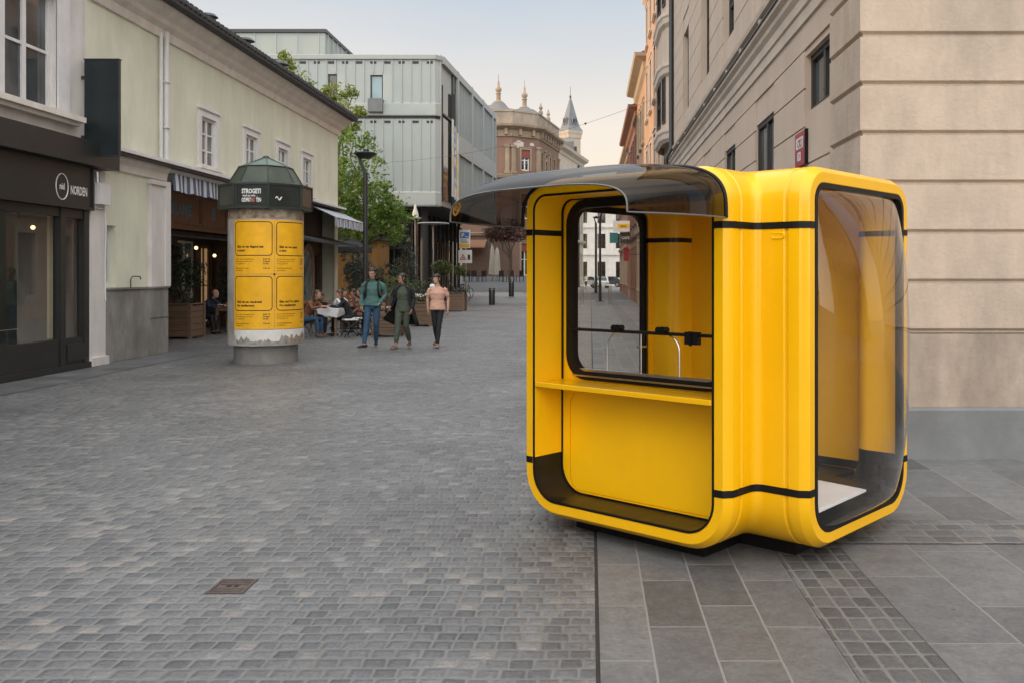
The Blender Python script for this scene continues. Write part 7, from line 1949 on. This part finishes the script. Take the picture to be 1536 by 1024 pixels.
def car(label, x, y, rz, mat):
    t = thing('parked_car', label, 'car', (x, y, 0), rz, 'cars parked at the street end', local=True)
    mb = MB(); P = [(-2.0,0.35),(-1.98,0.75),(-1.2,0.92),(-0.6,1.40),(0.9,1.42),(1.6,0.98),(2.05,0.85),(2.08,0.35)]
    mb.rings([[(px, s*w, z) for px, z in P] for s, w in ((-1,0.80),(-1,0.86),(1,0.86),(1,0.80))], 0, True, True, True); mb.build('body', mat, t)
    mb = MB(); Q = [(-1.08,0.95),(-0.58,1.34),(0.86,1.36),(1.42,1.0)]
    for s in (-1, 1): mb.poly_prism([(px, s*0.862, z) for px, z in Q], (0, s*0.004, 0))
    mb.poly_prism([(-1.16,-0.7,0.95),(-1.16,0.7,0.95),(-0.66,0.62,1.36),(-0.66,-0.62,1.36)], (-0.01,0,0.01)); mb.build('window', m_pane, t)
    for wx in (-1.25, 1.3):
        for s in (-1, 1):
            mb = MB(); rr_ = [[(wx+r*math.cos(2*PI*k/18), s*yy, 0.32+r*math.sin(2*PI*k/18)) for k in range(18)] for yy, r in ((0.68,0.30),(0.70,0.32),(0.86,0.32),(0.88,0.29))]; mb.rings(rr_, 0, True, True, True); w_ = mb.build('wheel', m_black, t)
            mb = MB(); mb.rings([[(wx+r*math.cos(2*PI*k/14), s*0.884, 0.32+r*math.sin(2*PI*k/14)) for k in range(14)] for r in (0.19, 0.05)], 0, True); mb.build('rim', m_steel, w_)
    for s in (-1, 1):
        mb = MB(); mb.box(-2.0,-1.96,s*0.6-0.14,s*0.6+0.14,0.62,0.74); mb.build('headlight', m_steel, t)
car('silver car parked across the far end of the street', -0.9, 122.0, R(10), M('silver_car_paint', (0.42,0.43,0.45), 0.3, 0.04, 2, metal=0.3, coat=0.5))
car('dark blue car parked behind the far street lamp', 2.4, 125.0, R(-8), M('dark_blue_car_paint', (0.03,0.045,0.07), 0.3, 0.04, 2, coat=0.5))
car('white car parked beside the right house row at the far end', 1.2, 112.0, R(95), M('white_car_paint', (0.62,0.62,0.62), 0.3, 0.04, 2, coat=0.5))

# overhead cable across the street
t = thing('overhead_cable', 'thin dark cable sagging across the street from the grey building to the orange house', 'cable', (-10.2, 44.8, 7.1))
a, b = Vector((-10.3, 44.85, 7.15)), Vector((2.62, 38.0, 8.95))
mb = MB(); mb.tube([a.lerp(b, k/40) - Vector((0,0,0.55*4*(k/40)*(1-k/40))) for k in range(41)], 0.0065, n=5); mb.build('wire', m_iron, t)
mb = MB(); p = a.lerp(b, 0.78) - Vector((0,0,0.55*4*0.78*0.22)); mb.ball(tuple(p), 0.05, n=8); mb.build('clamp', m_iron, t)

# raised plaza rising towards the historic building
mb = MB()
ys = [54+1.0*k for k in range(33)]
hz = lambda y: 1.55*max(0, min(1, (y-55)/29.0))**1.15
xs_ = [-60, -30, -16, -12, -9, -7, -5.6, -5.0, -4.2, -3.4, -2.6]
def pz(x, y):
    e = max(0.0, min(1.0, (-2.6-x)/2.4)); e = e*e*(3-2*e)
    return hz(y)*e - 0.008
for i in range(len(ys)-1):
    for j in range(len(xs_)-1):
        mb.quad((xs_[j],ys[i],pz(xs_[j],ys[i])), (xs_[j+1],ys[i],pz(xs_[j+1],ys[i])), (xs_[j+1],ys[i+1],pz(xs_[j+1],ys[i+1])), (xs_[j],ys[i+1],pz(xs_[j],ys[i+1])), 0 if ys[i] < 65 else 1)
o = mb.build('plaza_rise', [m_far_ground, m_gravel], None, smooth=60); tag(o, kind='structure')

# ------------------------------------------------------------------ camera, sky, sun
F = 1380.0
cam = bpy.data.cameras.new('Camera'); co = link(bpy.data.objects.new('Camera', cam))
co.location = (0, 0, CAMH); co.rotation_euler = (R(90), 0, 0)
cam.sensor_width = 36; cam.lens = F/1536*36
cam.shift_x = -(886-768)/1536; cam.shift_y = (412-512)/1536
cam.clip_start = 0.1; cam.clip_end = 2000
scene.camera = co

SUN_AZ = (-1.0, -0.12)       # direction towards the sun in plan
SUN_EL = 13.0
sd = Vector((SUN_AZ[0], SUN_AZ[1], 0)).normalized()*math.cos(R(SUN_EL)) + Vector((0,0,math.sin(R(SUN_EL))))
sl = bpy.data.lights.new('sun', 'SUN'); so = link(bpy.data.objects.new('sun', sl))
sl.energy = 2.2; sl.angle = R(0.6); sl.color = (1.0, 0.66, 0.36)
so.rotation_euler = sd.to_track_quat('Z', 'Y').to_euler(); so.location = (-20, -5, 30)
w = bpy.data.worlds.new('World'); scene.world = w; w.use_nodes = True
nt = w.node_tree; bg = nt.nodes['Background']
sky = nt.nodes.new('ShaderNodeTexSky'); sky.sky_type = 'NISHITA'; sky.sun_disc = False
sky.sun_elevation = R(SUN_EL); sky.sun_rotation = math.atan2(sd.x, sd.y)
sky.altitude = 250; sky.air_density = 1.0; sky.dust_density = 1.0; sky.ozone_density = 1.2
# thin evening cloud over the clear-sky model: pale peach at the horizon, grey-blue above, brightened overhead, out of view, to light the ground
tcw = nt.nodes.new('ShaderNodeTexCoord'); sp = nt.nodes.new('ShaderNodeSeparateXYZ'); nt.links.new(tcw.outputs['Generated'], sp.inputs[0])
mrz = nt.nodes.new('ShaderNodeMapRange'); mrz.inputs['From Min'].default_value = -0.05; mrz.inputs['From Max'].default_value = 1.0
wob = nt.nodes.new('ShaderNodeTexNoise'); wob.inputs['Scale'].default_value = 2.2; wob.inputs['Detail'].default_value = 5
mpw = nt.nodes.new('ShaderNodeMapping'); mpw.inputs['Scale'].default_value = (1, 1, 3.5); nt.links.new(tcw.outputs['Generated'], mpw.inputs[0]); nt.links.new(mpw.outputs[0], wob.inputs['Vector'])
ma = nt.nodes.new('ShaderNodeMath'); ma.operation = 'MULTIPLY_ADD'; ma.inputs[1].default_value = 0.10; nt.links.new(wob.outputs['Fac'], ma.inputs[0]); nt.links.new(sp.outputs['Z'], ma.inputs[2])
mb_ = nt.nodes.new('ShaderNodeMath'); mb_.operation = 'SUBTRACT'; mb_.inputs[1].default_value = 0.05; nt.links.new(ma.outputs[0], mb_.inputs[0])
nt.links.new(mb_.outputs[0], mrz.inputs['Value'])
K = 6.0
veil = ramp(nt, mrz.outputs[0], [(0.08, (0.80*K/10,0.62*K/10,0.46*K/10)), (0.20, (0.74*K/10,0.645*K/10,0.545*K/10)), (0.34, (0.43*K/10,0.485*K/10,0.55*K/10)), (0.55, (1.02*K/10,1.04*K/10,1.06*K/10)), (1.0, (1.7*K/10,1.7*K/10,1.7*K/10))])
vm = nt.nodes.new('ShaderNodeMix'); vm.data_type = 'RGBA'; vm.blend_type = 'MULTIPLY'; vm.inputs[0].default_value = 1.0
nt.links.new(veil, vm.inputs[6]); vm.inputs[7].default_value = (10.0, 10.0, 10.0, 1)
# sky glow added behind the camera to light the kiosk's front and inside
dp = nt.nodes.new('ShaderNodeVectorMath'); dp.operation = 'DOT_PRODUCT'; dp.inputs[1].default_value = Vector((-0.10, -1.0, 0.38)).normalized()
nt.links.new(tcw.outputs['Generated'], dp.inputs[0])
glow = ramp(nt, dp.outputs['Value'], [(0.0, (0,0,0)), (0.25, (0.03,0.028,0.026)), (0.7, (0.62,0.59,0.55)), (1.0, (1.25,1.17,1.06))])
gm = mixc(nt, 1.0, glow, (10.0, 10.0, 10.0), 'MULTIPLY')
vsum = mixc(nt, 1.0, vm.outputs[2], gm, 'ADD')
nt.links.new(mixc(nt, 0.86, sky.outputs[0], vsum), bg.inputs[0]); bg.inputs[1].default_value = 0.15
vs = scene.view_settings
scene.display_settings.display_device = 'sRGB'
vs.view_transform = 'Standard'; vs.look = 'None'; vs.gamma = 1; vs.use_curve_mapping = False
vs.exposure = 0.62
scene.cycles.transparent_max_bounces = 32
scene.cycles.max_bounces = 12
scene.cycles.diffuse_bounces = 8
scene.cycles.use_denoising = True
